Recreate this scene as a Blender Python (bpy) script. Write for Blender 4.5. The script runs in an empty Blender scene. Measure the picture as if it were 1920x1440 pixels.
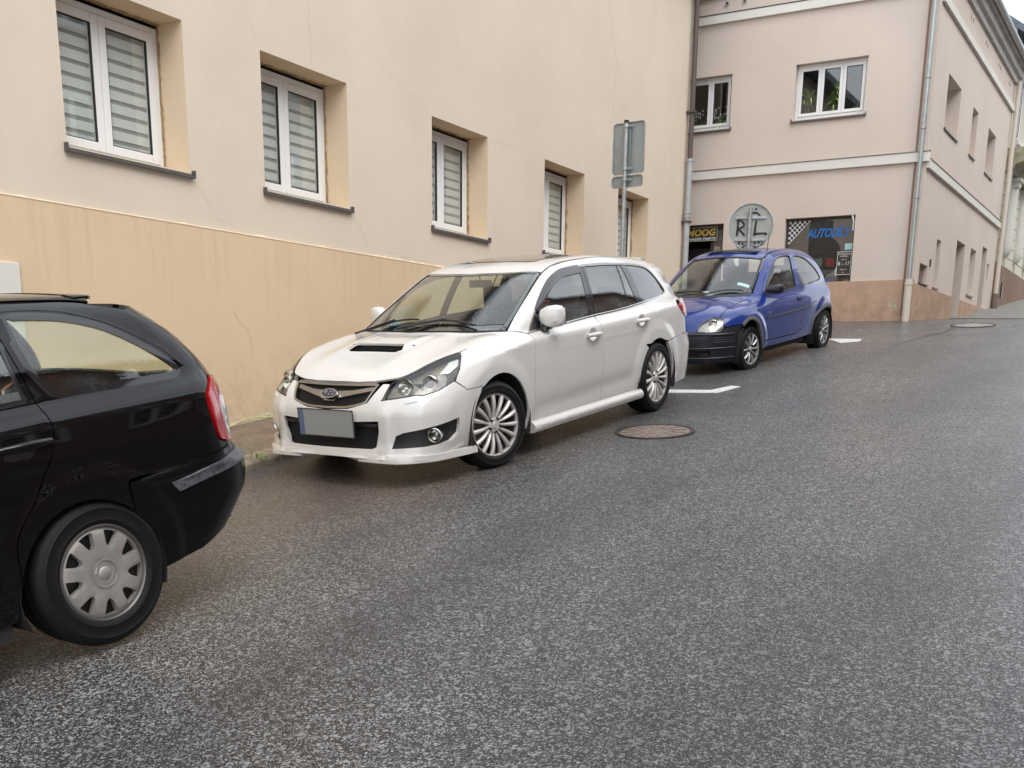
import bpy, bmesh, math, random
import numpy as np
from mathutils import Vector, Matrix
from mathutils.geometry import delaunay_2d_cdt
random.seed(7); rng = np.random.RandomState(7)
SC = bpy.context.scene; COL = SC.collection; PI = math.pi
# ---------------------------------------------------------------- camera
CAMZ = 1.6709
cam = bpy.data.cameras.new('camera'); camo = bpy.data.objects.new('camera', cam); COL.objects.link(camo)
cam.sensor_fit = 'HORIZONTAL'; cam.sensor_width = 36.0; cam.lens = 36.0 * 1970.22 / 1920.0
cam.shift_y = 454.8 / 1920.0; cam.clip_start = .05; cam.clip_end = 1000
camo.matrix_world = Matrix.Translation((0, 0, CAMZ)) @ Matrix.Rotation(PI / 2 - .235041, 4, 'X') @ Matrix.Rotation(.01215, 4, 'Z')
SC.camera = camo
# ---------------------------------------------------------------- sky and sun (overcast)
SUN_EL, SUN_ROT = math.radians(52), math.radians(150)
w = bpy.data.worlds.new('World'); SC.world = w; w.use_nodes = True
nt = w.node_tree; nt.nodes.clear()
sky = nt.nodes.new('ShaderNodeTexSky'); sky.sky_type = 'NISHITA'; sky.sun_disc = False
sky.sun_elevation = SUN_EL; sky.sun_rotation = SUN_ROT; sky.dust_density = 3.0; sky.air_density = 1.0; sky.ozone_density = 2.0
hs = nt.nodes.new('ShaderNodeHueSaturation'); hs.inputs['Saturation'].default_value = .22
tc = nt.nodes.new('ShaderNodeTexCoord'); nz = nt.nodes.new('ShaderNodeTexNoise'); nz.inputs['Scale'].default_value = 2.2; nz.inputs['Detail'].default_value = 6
mp = nt.nodes.new('ShaderNodeMapping'); mp.inputs['Scale'].default_value = (1, 1, 2.5)
cr = nt.nodes.new('ShaderNodeMapRange'); cr.inputs['From Min'].default_value = .35; cr.inputs['From Max'].default_value = .7
cr.inputs['To Min'].default_value = .35; cr.inputs['To Max'].default_value = .85
mx = nt.nodes.new('ShaderNodeMix'); mx.data_type = 'RGBA'; mx.inputs['B'].default_value = (9.2, 9.7, 10.4, 1)
bg = nt.nodes.new('ShaderNodeBackground'); bg.inputs['Strength'].default_value = .15
wo = nt.nodes.new('ShaderNodeOutputWorld'); L = nt.links.new
L(sky.outputs[0], hs.inputs['Color']); L(tc.outputs['Generated'], mp.inputs[0]); L(mp.outputs[0], nz.inputs['Vector'])
L(nz.outputs['Fac'], cr.inputs['Value']); L(cr.outputs[0], mx.inputs['Factor']); L(hs.outputs[0], mx.inputs['A'])
L(mx.outputs['Result'], bg.inputs['Color']); L(bg.outputs[0], wo.inputs['Surface'])
sl = bpy.data.lights.new('sun', 'SUN'); sl.energy = .85; sl.angle = math.radians(40); sl.color = (1, .98, .95)
so = bpy.data.objects.new('sun', sl); COL.objects.link(so)
sd = Vector((math.cos(SUN_EL) * math.sin(SUN_ROT), math.cos(SUN_EL) * math.cos(SUN_ROT), math.sin(SUN_EL)))
so.rotation_euler = sd.to_track_quat('Z', 'Y').to_euler()
SC.view_settings.view_transform = 'Standard'; SC.view_settings.look = 'None'; SC.view_settings.gamma = 1
SC.view_settings.use_curve_mapping = False; SC.view_settings.exposure = 0.66
SC.render.engine = 'CYCLES'

# ---------------------------------------------------------------- helpers
def new_obj(name, me, parent=None, mats=None):
    o = bpy.data.objects.new(name, me); COL.objects.link(o)
    if parent is not None: o.parent = parent
    if mats is not None:
        for m in (mats if isinstance(mats, (list, tuple)) else [mats]): me.materials.append(m)
    return o
def mesh(name, v, f, parent=None, mats=None, smooth=False, mi=None):
    me = bpy.data.meshes.new(name); me.from_pydata([tuple(map(float, p)) for p in v], [], [tuple(map(int, q)) for q in f])
    o = new_obj(name, me, parent, mats)
    if smooth: me.polygons.foreach_set('use_smooth', [True] * len(me.polygons))
    if mi is not None: me.polygons.foreach_set('material_index', list(mi))
    me.update(); return o
def empty(name, label, cat, loc=(0, 0, 0), group=None, rot=None):
    o = bpy.data.objects.new(name, None); COL.objects.link(o); o.location = loc
    if rot is not None: o.rotation_euler = rot
    o.empty_display_size = .2; tag(o, label, cat, group); return o
def tag(o, label=None, cat=None, group=None, kind=None):
    if label: o['label'] = label
    if cat: o['category'] = cat
    if group: o['group'] = group
    if kind: o['kind'] = kind
    return o
class MB:
    """collects boxes, tubes, prisms into one mesh"""
    def __init__(s): s.v = []; s.f = []; s.m = []
    def add(s, v, f, m=0):
        b = len(s.v); s.v += [tuple(map(float, p)) for p in v]; s.f += [tuple(b + i for i in q) for q in f]; s.m += [m] * len(f); return s
    def box(s, a, b, m=0, M=None):
        x0, y0, z0 = a; x1, y1, z1 = b
        v = [(x0,y0,z0),(x1,y0,z0),(x1,y1,z0),(x0,y1,z0),(x0,y0,z1),(x1,y0,z1),(x1,y1,z1),(x0,y1,z1)]
        if M is not None: v = [M @ Vector(p) for p in v]
        return s.add(v, [(0,3,2,1),(4,5,6,7),(0,1,5,4),(1,2,6,5),(2,3,7,6),(3,0,4,7)], m)
    def tube(s, pts, r, n=10, m=0, cap=True):
        pts = [Vector(p) for p in pts]; k = len(pts); rs = r if isinstance(r, (list, tuple)) else [r] * k
        v = []; up = None
        for i, p in enumerate(pts):
            d = (pts[min(i + 1, k - 1)] - pts[max(i - 1, 0)]).normalized()
            if up is None: up = d.orthogonal().normalized()
            up = (up - d * up.dot(d)).normalized(); q = d.cross(up)
            for j in range(n):
                t = 2 * PI * j / n; v.append(p + (up * math.cos(t) + q * math.sin(t)) * rs[i])
        f = [(i * n + j, i * n + (j + 1) % n, (i + 1) * n + (j + 1) % n, (i + 1) * n + j) for i in range(k - 1) for j in range(n)]
        if cap: f += [tuple(range(n))[::-1], tuple((k - 1) * n + j for j in range(n))]
        return s.add(v, f, m)
    def lathe(s, prof, n=48, axis='y', c=(0, 0, 0), m=0, close=False):
        """prof: list of (r, t) ; t along axis"""
        k = len(prof); v = []
        for r, t in prof:
            for j in range(n):
                a = 2 * PI * j / n; u, w_ = r * math.cos(a), r * math.sin(a)
                p = (u, t, w_) if axis == 'y' else ((u, w_, t) if axis == 'z' else (t, u, w_))
                v.append((p[0] + c[0], p[1] + c[1], p[2] + c[2]))
        rr = range(k if close else k - 1)
        f = [(i * n + j, i * n + (j + 1) % n, ((i + 1) % k) * n + (j + 1) % n, ((i + 1) % k) * n + j) for i in rr for j in range(n)]
        return s.add(v, f, m)
    def prism(s, poly, M, d0, d1, m=0):
        """poly 2D (u,w); M maps (u, w, d) to 3D"""
        n = len(poly); v = [M(u, w_, d0) for u, w_ in poly] + [M(u, w_, d1) for u, w_ in poly]
        f = [tuple(range(n)), tuple(range(2 * n - 1, n - 1, -1))] + [(i, i + n, (i + 1) % n + n, (i + 1) % n) for i in range(n)]
        return s.add(v, f, m)
    def build(s, name, mats, parent=None, smooth=False, bevel=0, auto=None):
        o = mesh(name, s.v, s.f, parent, mats, smooth, s.m)
        bm = bmesh.new(); bm.from_mesh(o.data); bmesh.ops.recalc_face_normals(bm, faces=bm.faces); bm.to_mesh(o.data); bm.free()
        if auto: o.data.polygons.foreach_set('use_smooth', [True] * len(o.data.polygons)); o.data.set_sharp_from_angle(angle=math.radians(auto))
        if bevel:
            b = o.modifiers.new('bevel', 'BEVEL'); b.width = bevel; b.segments = 2; b.limit_method = 'ANGLE'
        return o
# ---------------------------------------------------------------- materials
MATS = {}
def nodes(name):
    m = bpy.data.materials.new(name); m.use_nodes = True; t = m.node_tree
    return m, t, t.nodes['Principled BSDF'], t.links.new
def N(t, typ, **kw):
    n = t.nodes.new('ShaderNode' + typ)
    for k, v in kw.items():
        if k in n.inputs.keys(): n.inputs[k].default_value = v
        else: setattr(n, k, v)
    return n
def geo(t, scale=(1, 1, 1), obj=True):
    c = N(t, 'TexCoord'); m = N(t, 'Mapping'); m.inputs['Scale'].default_value = scale
    t.links.new(c.outputs['Object' if obj else 'Generated'], m.inputs[0]); return m.outputs[0]
def ramp(t, src, stops):
    r = N(t, 'ValToRGB'); e = r.color_ramp.elements
    while len(e) > 1: e.remove(e[0])
    e[0].position, e[0].color = stops[0][0], (*stops[0][1], 1) if len(stops[0][1]) == 3 else stops[0][1]
    for p, c in stops[1:]:
        k = e.new(p); k.color = (*c, 1)
    t.links.new(src, r.inputs[0]); return r.outputs[0]
def mix(t, fac, a, b, mode='MIX'):
    n = N(t, 'Mix'); n.data_type = 'RGBA'; n.blend_type = mode
    for s, x in (('Factor', fac), ('A', a), ('B', b)):
        if hasattr(x, 'links') or hasattr(x, 'is_linked'): t.links.new(x, n.inputs[s])
        else: n.inputs[s].default_value = x if not isinstance(x, tuple) else ((*x, 1) if len(x) == 3 else x)
    return n.outputs['Result']
def bump(t, bsdf, h, strength=.3, dist=.01, prev=None):
    b = N(t, 'Bump', Strength=strength, Distance=dist); t.links.new(h, b.inputs['Height'])
    if prev is not None: t.links.new(prev, b.inputs['Normal'])
    t.links.new(b.outputs[0], bsdf.inputs['Normal']); return b.outputs[0]
def plain(name, col, rough=.5, metal=0, spec=.5, coat=0, noise=0, nscale=8, nbump=0, **kw):
    if name in MATS: return MATS[name]
    m, t, b, l = nodes(name)
    b.inputs['Base Color'].default_value = (*col, 1); b.inputs['Roughness'].default_value = rough
    b.inputs['Metallic'].default_value = metal; b.inputs['Specular IOR Level'].default_value = spec
    b.inputs['Coat Weight'].default_value = coat; b.inputs['Coat Roughness'].default_value = .04
    for k, v in kw.items(): b.inputs[k].default_value = v
    g = geo(t)
    nz = N(t, 'TexNoise', Scale=nscale, Detail=6.0); l(g, nz.inputs['Vector'])
    if noise:
        c = ramp(t, nz.outputs['Fac'], [(.3, tuple(x * (1 - noise) for x in col)), (.7, tuple(min(1, x * (1 + noise)) for x in col))])
        l(c, b.inputs['Base Color'])
    if nbump: bump(t, b, nz.outputs['Fac'], nbump, .004)
    MATS[name] = m; return m
# ---------------------------------------------------------------- car body surfaces (implicit, numpy)
class Cur:
    """smooth monotone curve through points"""
    def __init__(s, pts):
        p = np.array(sorted(pts), float); s.x = p[:, 0]; s.y = p[:, 1]
        h = np.diff(s.x); d = np.diff(s.y) / h; m = np.zeros(len(p))
        m[0] = d[0]; m[-1] = d[-1]
        for i in range(1, len(p) - 1):
            if d[i - 1] * d[i] > 0:
                w1 = 2 * h[i] + h[i - 1]; w2 = h[i] + 2 * h[i - 1]
                m[i] = (w1 + w2) / (w1 / d[i - 1] + w2 / d[i])
        s.m = m; s.h = h
    def __call__(s, v):
        v = np.asarray(v, float); vc = np.clip(v, s.x[0], s.x[-1])
        i = np.clip(np.searchsorted(s.x, vc) - 1, 0, len(s.h) - 1)
        h = s.h[i]; t = (vc - s.x[i]) / h
        t2 = t * t; t3 = t2 * t
        r = (2*t3 - 3*t2 + 1) * s.y[i] + (t3 - 2*t2 + t) * h * s.m[i] + (-2*t3 + 3*t2) * s.y[i + 1] + (t3 - t2) * h * s.m[i + 1]
        return r + np.where(v < s.x[0], (v - s.x[0]) * s.m[0], 0) + np.where(v > s.x[-1], (v - s.x[-1]) * s.m[-1], 0)

def smax(a, b, k):
    h = np.maximum(k - np.abs(a - b), 0) / k
    return np.maximum(a, b) + h * h * k * .25
def smin(a, b, k): return -smax(-a, -b, k)
def sst(e0, e1, v):
    t = np.clip((v - e0) / (e1 - e0), 0, 1); return t * t * (3 - 2 * t)
def gau(v, s): return np.exp(-(v / s) ** 2)

class WhiteCar:
    W = Cur([(.10, .80), (.2, .835), (.35, .862), (.55, .876), (.72, .881), (.85, .881), (.93, .877), (1.0, .87), (1.1, .86)])
    ZC = Cur([(-3.6, .975), (-3.2, .962), (-2.6, .936), (-1.6, .926), (-.6, .90), (-.3, .862), (.1, .82), (.4, .79)])
    T = Cur([(1.05, .50), (.95, .60), (.86, .675), (.76, .735), (.6, .805), (.4, .868), (.2, .912), (0, .948), (-.25, .975), (-.6, .985), (-1.6, .995), (-2.6, 1.02), (-3.2, 1.045), (-3.9, 1.05)])
    R = Cur([(-.7, 1.28), (-.98, 1.385), (-1.2, 1.43), (-1.6, 1.468), (-2.0, 1.479), (-2.6, 1.452), (-3.1, 1.408), (-3.4, 1.36), (-3.8, 1.28)])
    N = Cur([(.1, .90), (.19, .935), (.26, .92), (.32, .905), (.5, .90), (.62, .87), (.74, .80), (.9, .66), (1.1, .40)])
    B = Cur([(.1, -3.70), (.2, -3.76), (.35, -3.80), (.55, -3.83), (.62, -3.79), (.9, -3.74), (1.0, -3.70), (1.1, -3.64), (1.38, -3.38), (1.5, -3.2)])
    def f(s, p):
        x, y, z = p[..., 0], p[..., 1], p[..., 2]; a = np.abs(y)
        w = s.W(z) - .008 * (x + 1.4) ** 2
        for cx in (-.03, -2.76):                       # fender flares
            r = np.hypot(x - cx, z - .33)
            w = w + .015 * sst(.55, .42, r) * sst(.15, .40, z)
        w = w - .012 * gau(z - .37 + .03 * (x + 1.5), .07) * sst(-.45, -.7, x) * sst(-2.45, -2.1, x)   # door scallop
        q = z - s.ZC(x); w = w - 1.02 * .5 * (q + np.sqrt(q * q + .00004)) * sst(.55, -.1, x) - .55 * np.maximum(q, 0) * sst(-.1, .55, x)
        s1 = a - w
        t = s.T(x) - .07 * a * a + .016 * gau(a - .68, .10) * sst(.85, .3, x) * sst(-.6, -.2, x) + .012 * gau(a - .33, .10) * sst(.75, .3, x)
        t = t + .028 * sst(.31, .23, a) * sst(.35, .25, x) * sst(-.28, .2, x)       # bonnet scoop bulge
        s2 = (z - t) * .95
        sw = .50 + .75 * sst(.5, .95, z)
        nx = s.N(z) - .10 * a * a - sw * a ** 4.2 * .9
        # sunken grille + lower intake handled with panels; corner ridge on bumper
        nx = nx + .02 * gau(a - .50, .04) * sst(.12, .24, z) * sst(.62, .5, z)
        nx = nx + .03 * sst(.24, .19, z) * sst(.1, .3, a)
        s3 = (x - nx) * .9
        bx = s.B(z) + .05 * a * a + .75 * a ** 7
        s4 = (bx - x) * .95
        low = smax(smax(s1, s2, .07), smax(s3, s4, .01), .12)
        low = smax(low, .165 - z, .03)
        wc = .80 - .33 * (z - 1.0) - .28 * (z - 1.0) ** 2 - .10 * np.maximum(x + 1.1, 0) ** 2 - .065 * np.maximum(-x - 2.1, 0) ** 2
        c1 = (a - wc) * .93
        c2 = z - (s.R(x) - .085 * a * a)
        c3 = (x - (-.15 - 2.13 * (z - .99) - .25 * (z - 1.2) ** 2 - .55 * a * a)) * .42
        c4 = (bx - x) * .9
        cab = smax(smax(c1, c2, .09), smax(c3, c4, .01), .05)
        cab = smax(cab, .8 - z, .02)
        return smin(low, cab, .035)
    z0 = .62; x0 = -.05; x1 = -2.9; box = (-3.95, 1.05)

class BlueCar:
    W = Cur([(.10, .74), (.25, .785), (.45, .805), (.62, .806), (.78, .79), (.88, .76), (.96, .72), (1.05, .66)])
    T = Cur([(1.0, .42), (.85, .56), (.78, .62), (.7, .68), (.55, .745), (.3, .81), (0, .862), (-.25, .885), (-.6, .90), (-1.6, .915), (-2.6, .95), (-3.3, .96)])
    R = Cur([(-.5, 1.20), (-.85, 1.33), (-1.1, 1.37), (-1.5, 1.392), (-1.9, 1.385), (-2.3, 1.345), (-2.6, 1.28), (-3.1, 1.1)])
    N = Cur([(.1, .78), (.2, .815), (.35, .83), (.5, .83), (.56, .81), (.7, .74), (.9, .52), (1.1, .2)])
    B = Cur([(.1, -2.92), (.25, -2.96), (.5, -2.985), (.6, -2.97), (.8, -2.93), (.95, -2.85), (1.1, -2.72), (1.3, -2.50), (1.4, -2.35)])
    def f(s, p):
        x, y, z = p[..., 0], p[..., 1], p[..., 2]; a = np.abs(y)
        w = s.W(z) - .012 * (x + 1.1) ** 2 + .006
        for cx in (.05, -2.38):
            r = np.hypot(x - cx, z - .28)
            w = w + .016 * sst(.47, .39, r) * sst(.12, .35, z)
        s1 = a - w
        t = s.T(x) - .12 * a * a + .012 * gau(a - .38, .12) * sst(.75, .3, x)
        s2 = (z - t) * .93
        nx = s.N(z) - .22 * a * a - .75 * a ** 4.5
        s3 = (x - nx) * .9
        bx = s.B(z) + .12 * a * a + .7 * a ** 6
        s4 = (bx - x) * .95
        low = smax(smax(s1, s2, .12), smax(s3, s4, .01), .17)
        low = smax(low, .17 - z, .03)
        wc = .735 - .30 * (z - .93) - .30 * (z - .93) ** 2 - .10 * np.maximum(x + 1.0, 0) ** 2 - .07 * np.maximum(-x - 1.6, 0) ** 2
        c1 = (a - wc) * .93
        c2 = z - (s.R(x) - .12 * a * a)
        c3 = (x - (-.10 - 1.72 * (z - .88) - .3 * (z - 1.1) ** 2 - .55 * a * a)) * .5
        c4 = (bx - x) * .85
        cab = smax(smax(c1, c2, .12), smax(c3, c4, .01), .08)
        cab = smax(cab, .7 - z, .02)
        return smin(low, cab, .04)
    z0 = .55; x0 = .0; x1 = -2.2; box = (-3.2, .98)

class BlackCar:      # origin under the rear axle
    W = Cur([(.10, .80), (.25, .845), (.45, .872), (.65, .880), (.82, .878), (.93, .868), (.965, .852), (1.02, .81), (1.1, .74)])
    T = Cur([(3.6, .55), (3.45, .72), (3.2, .82), (2.8, .92), (2.3, .985), (1.5, 1.03), (.3, 1.05), (-.5, 1.06), (-1.1, 1.06)])
    R = Cur([(2.0, 1.25), (1.6, 1.38), (1.2, 1.435), (.7, 1.46), (.2, 1.452), (-.2, 1.432), (-.55, 1.40), (-.95, 1.34)])
    N = Cur([(.1, 3.43), (.3, 3.5), (.5, 3.5), (.7, 3.42), (.9, 3.2)])
    B = Cur([(.1, -.72), (.26, -.86), (.35, -.95), (.42, -1.015), (.49, -1.07), (.60, -1.085), (.625, -1.06), (.66, -1.03), (.9, -1.0), (1.02, -.96), (1.34, -.66), (1.45, -.5)])
    def f(s, p):
        x, y, z = p[..., 0], p[..., 1], p[..., 2]; a = np.abs(y)
        w = s.W(z) - .008 * (x - 1.3) ** 2
        for cx in (0, 2.578):
            r = np.hypot(x - cx, z - .32)
            w = w + .014 * sst(.46, .39, r) * sst(.12, .35, z)
        w = w + .012 * sst(.60, .625, z) * sst(.665, .64, z) * sst(-.2, -.35, x)
        s1 = a - w
        s2 = (z - (s.T(x) - .06 * a * a)) * .97
        s3 = (x - (s.N(z) - .35 * a ** 3)) * .9
        bx = s.B(z) + .10 * a * a + .55 * a ** 6
        s4 = (bx - x) * .95
        low = smax(smax(s1, s2, .05), smax(s3, s4, .01), .10)
        low = smax(low, .14 - z, .04)
        wc = .81 - .36 * (z - 1.0) - .35 * (z - 1.0) ** 2 - .06 * np.maximum(-x + .1, 0) ** 2 - .05 * np.maximum(x - 1.3, 0) ** 2
        c1 = (a - wc) * .93
        c2 = z - (s.R(x) - .08 * a * a)
        c3 = (x - (2.35 - 1.9 * (z - 1.0) - .5 * a * a)) * .45
        c4 = (bx - x) * .8
        cab = smax(smax(c1, c2, .09), smax(c3, c4, .01), .09)
        cab = smax(cab, .8 - z, .02)
        return smin(low, cab, .03)
    z0 = .62; x0 = 3.0; x1 = -.3; box = (-1.2, 3.6)

def grad(f, p, e=1.5e-3):
    g = np.empty_like(p)
    for i in range(3):
        d = np.zeros(3); d[i] = e
        g[..., i] = f(p + d) - f(p - d)
    return g / np.maximum(np.linalg.norm(g, axis=-1, keepdims=True), 1e-9)

def cast(f, o, d, t0, t1, n=90):
    """first root of f along o+d*t walking from t0 (outside) to t1; returns points and ok flag"""
    ts = np.linspace(t0, t1, n)
    v = np.stack([f(o + d * t) for t in ts], 0)
    neg = v < 0; ok = neg.any(0); i = np.where(ok, neg.argmax(0), v.argmin(0)); i = np.clip(i, 1, n - 1)
    lo = ts[i - 1]; hi = ts[i]
    for _ in range(18):
        m = (lo + hi) / 2; inside = f(o + d * m[..., None]) < 0
        hi = np.where(inside, m, hi); lo = np.where(inside, lo, m)
    m = np.where(ok, (lo + hi) / 2, ts[i])
    return o + d * m[..., None], ok
# ---------------------------------------------------------------- panels cut from a car body surface
def chart_uv(S, ch, P):
    P = np.asarray(P, float); x, y, z = P[:, 0], P[:, 1], P[:, 2]
    if ch == 'side': return np.stack([x, z], 1)
    if ch == 'top': return np.stack([x, y], 1)
    if ch in ('front', 'rear'): return np.stack([y, z], 1)
    if ch == 'long': return np.stack([x, .75 * np.arctan2(z - S.z0, y)], 1)
    if ch == 'cylf': return np.stack([.75 * np.arctan2(y, x - S.x0), z], 1)
    if ch == 'cylr': return np.stack([.75 * np.arctan2(y, S.x1 - x), z], 1)
def chart_ray(S, ch, uv):
    u, v = uv[:, 0], uv[:, 1]; o = np.zeros((len(uv), 3)); d = np.zeros((len(uv), 3))
    if ch == 'side': o[:, 0] = u; o[:, 1] = 1.6; o[:, 2] = v; d[:, 1] = -1
    elif ch == 'top': o[:, 0] = u; o[:, 1] = v; o[:, 2] = 2.2; d[:, 2] = -1
    elif ch == 'front': o[:, 0] = S.box[1] + .6; o[:, 1] = u; o[:, 2] = v; d[:, 0] = -1
    elif ch == 'rear': o[:, 0] = S.box[0] - .6; o[:, 1] = u; o[:, 2] = v; d[:, 0] = 1
    elif ch == 'long':
        t = v / .75; o[:, 0] = u; o[:, 1] = 1.7 * np.cos(t); o[:, 2] = S.z0 + 1.7 * np.sin(t); d[:, 1] = -np.cos(t); d[:, 2] = -np.sin(t)
    elif ch == 'cylf':
        t = u / .75; o[:, 0] = S.x0 + 1.7 * np.cos(t); o[:, 1] = 1.7 * np.sin(t); o[:, 2] = v; d[:, 0] = -np.cos(t); d[:, 1] = -np.sin(t)
    elif ch == 'cylr':
        t = u / .75; o[:, 0] = S.x1 - 1.7 * np.cos(t); o[:, 1] = 1.7 * np.sin(t); o[:, 2] = v; d[:, 0] = np.cos(t); d[:, 1] = -np.sin(t)
    return o, d
def inside(poly, q):
    x, y = q[:, 0], q[:, 1]; r = np.zeros(len(q), bool); n = len(poly)
    for i in range(n):
        x0, y0 = poly[i]; x1, y1 = poly[(i + 1) % n]
        if y0 == y1: continue
        c = ((y0 > y) != (y1 > y)) & (x < (x1 - x0) * (y - y0) / (y1 - y0) + x0); r ^= c
    return r
def edge_dist(poly, q):
    d = np.full(len(q), 1e9); n = len(poly)
    for i in range(n):
        a = np.array(poly[i]); b = np.array(poly[(i + 1) % n]); ab = b - a; L2 = max(ab @ ab, 1e-12)
        t = np.clip(((q - a) @ ab) / L2, 0, 1); d = np.minimum(d, np.hypot(*(q - a - t[:, None] * ab).T))
    return d
def area(p): p = np.asarray(p); return .5 * np.sum(p[:, 0] * np.roll(p[:, 1], -1) - np.roll(p[:, 0], -1) * p[:, 1])
def inset(p, g):
    p = np.asarray(p, float)
    if area(p) < 0: p = p[::-1]
    e = np.roll(p, -1, 0) - p; e /= np.maximum(np.linalg.norm(e, axis=1, keepdims=True), 1e-9); nrm = np.stack([-e[:, 1], e[:, 0]], 1)
    n0 = np.roll(nrm, 1, 0); m = nrm + n0; m /= np.maximum(np.linalg.norm(m, axis=1, keepdims=True), 1e-6)
    k = 1 / np.maximum((m * nrm).sum(1), .45)
    return p + m * (g * k)[:, None]
def densify(p, h):
    out = []; n = len(p)
    for i in range(n):
        a, b = p[i], p[(i + 1) % n]; L_ = np.linalg.norm(b - a); k = max(1, int(math.ceil(L_ / h)))
        for j in range(k): out.append(a + (b - a) * j / k)
    return np.array(out)
def cr_(pts, n=5):
    """Catmull-Rom through open list of tuples"""
    P = [np.array(p, float) for p in pts]; P = [2 * P[0] - P[1]] + P + [2 * P[-1] - P[-2]]; out = []
    for i in range(1, len(P) - 2):
        for j in range(n):
            t = j / n
            out.append(.5 * ((2 * P[i]) + (-P[i-1] + P[i+1]) * t + (2*P[i-1] - 5*P[i] + 4*P[i+1] - P[i+2]) * t*t + (-P[i-1] + 3*P[i] - 3*P[i+1] + P[i+2]) * t**3))
    out.append(P[-2]); return [tuple(p) for p in out]
def sym(half): return list(half) + [(x, -y, z) for x, y, z in reversed(half) if abs(y) > 1e-6]
def to3(S, ch, pts):
    out = []
    for p in pts:
        out.append(p)
    return np.array(out, float)
def tri2d(loops, res):
    V = []; E = []
    for lp in loops:
        b = len(V); V += [tuple(p) for p in lp]; n = len(lp); E += [(b + i, b + (i + 1) % n) for i in range(n)]
    lo = np.min(loops[0], 0); hi = np.max(loops[0], 0)
    g = np.stack(np.meshgrid(np.arange(lo[0] + res * .5, hi[0], res), np.arange(lo[1] + res * .5, hi[1], res)), -1).reshape(-1, 2)
    if len(g):
        k = inside(loops[0], g)
        for lp in loops[1:]: k &= ~inside(lp, g)
        g = g[k]
        for lp in loops:
            if len(g): g = g[edge_dist(lp, g) > res * .45]
        V += [tuple(p) for p in g]
    r = delaunay_2d_cdt([Vector(p) for p in V], E, [], 0, 1e-7)
    vv = np.array([tuple(p) for p in r[0]]); ff = np.array([f for f in r[2] if len(f) == 3]); orig = r[3]
    c = vv[ff].mean(1); k = inside(loops[0], c)
    for lp in loops[1:]: k &= ~inside(lp, c)
    return vv, ff[k]
def panel(name, S, ch, outline, mats, parent, holes=(), off=0.0, thick=.016, gap=.0025, res=.035, mirror=False, both=False, tf=None, smoothrim=False, data_only=False):
    """outline / holes: 3D points (projected into the chart). Returns object(s)."""
    lp = [densify(inset(chart_uv(S, ch, outline), gap), res * .9)]
    for h in holes:
        q = inset(chart_uv(S, ch, h), -gap); lp.append(densify(q, res * .9))
    uv, F = tri2d(lp, res)
    o, d = chart_ray(S, ch, uv); P, ok = cast(S.f, o, d, 0.0, 1.75, 70)
    G = grad(S.f, P)
    if tf is not None: P = tf(P, G)
    Po = P + G * off; Pi = Po - G * thick
    e1 = Po[F[:, 1]] - Po[F[:, 0]]; e2 = Po[F[:, 2]] - Po[F[:, 0]]
    if np.einsum('ij,ij->', np.cross(e1, e2), G[F[:, 0]]) < 0: F = F[:, ::-1]
    # boundary edges
    ed = {}
    for a, b, c in F:
        for u, v in ((a, b), (b, c), (c, a)): ed[(u, v)] = 1
    bd = [(u, v) for (u, v) in ed if (v, u) not in ed]
    n = len(Po); V = np.concatenate([Po, Pi]); Nn = np.concatenate([G, -G]); faces = [tuple(f) for f in F] + [tuple(n + i for i in f[::-1]) for f in F]
    mi = [0] * len(F) + [1] * len(F)
    rimv = []; rimn = []; base = len(V); idx = {}
    if thick > 0:
        for u, v in bd:
            for w_ in (u, v):
                if w_ not in idx:
                    idx[w_] = base + len(rimv); rimv += [Po[w_], Pi[w_]]
            faces.append((idx[v], idx[u], idx[u] + 1, idx[v] + 1)); mi.append(0)
        V = np.concatenate([V, np.array(rimv)])
    else:
        V = Po; Nn = G; faces = [tuple(f) for f in F]; mi = [0] * len(F)
    outs = []
    for sgn in ((1, -1) if both else ((-1,) if mirror else (1,))):
        v2 = V.copy(); n2 = Nn.copy(); f2 = faces
        if sgn < 0: v2[:, 1] *= -1; n2[:, 1] *= -1; f2 = [tuple(reversed(f)) for f in faces]
        ob = mesh(name, v2, f2, parent, mats if isinstance(mats, (list, tuple)) else [mats, mats], True, mi)
        me = ob.data
        nn = np.zeros((len(v2), 3)); nn[:len(n2)] = n2
        # rim vertices: zero normal = automatic
        me.normals_split_custom_set_from_vertices([tuple(q) for q in nn])
        outs.append(ob)
    return outs[0] if len(outs) == 1 else outs
def onsurf(S, ch, pts):
    uv = chart_uv(S, ch, np.array(pts, float)); o, d = chart_ray(S, ch, uv); P, ok = cast(S.f, o, d, 0, 1.75, 90); return P, grad(S.f, P)
def snap(S, ch, pts): return [tuple(q) for q in onsurf(S, ch, pts)[0]]
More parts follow.
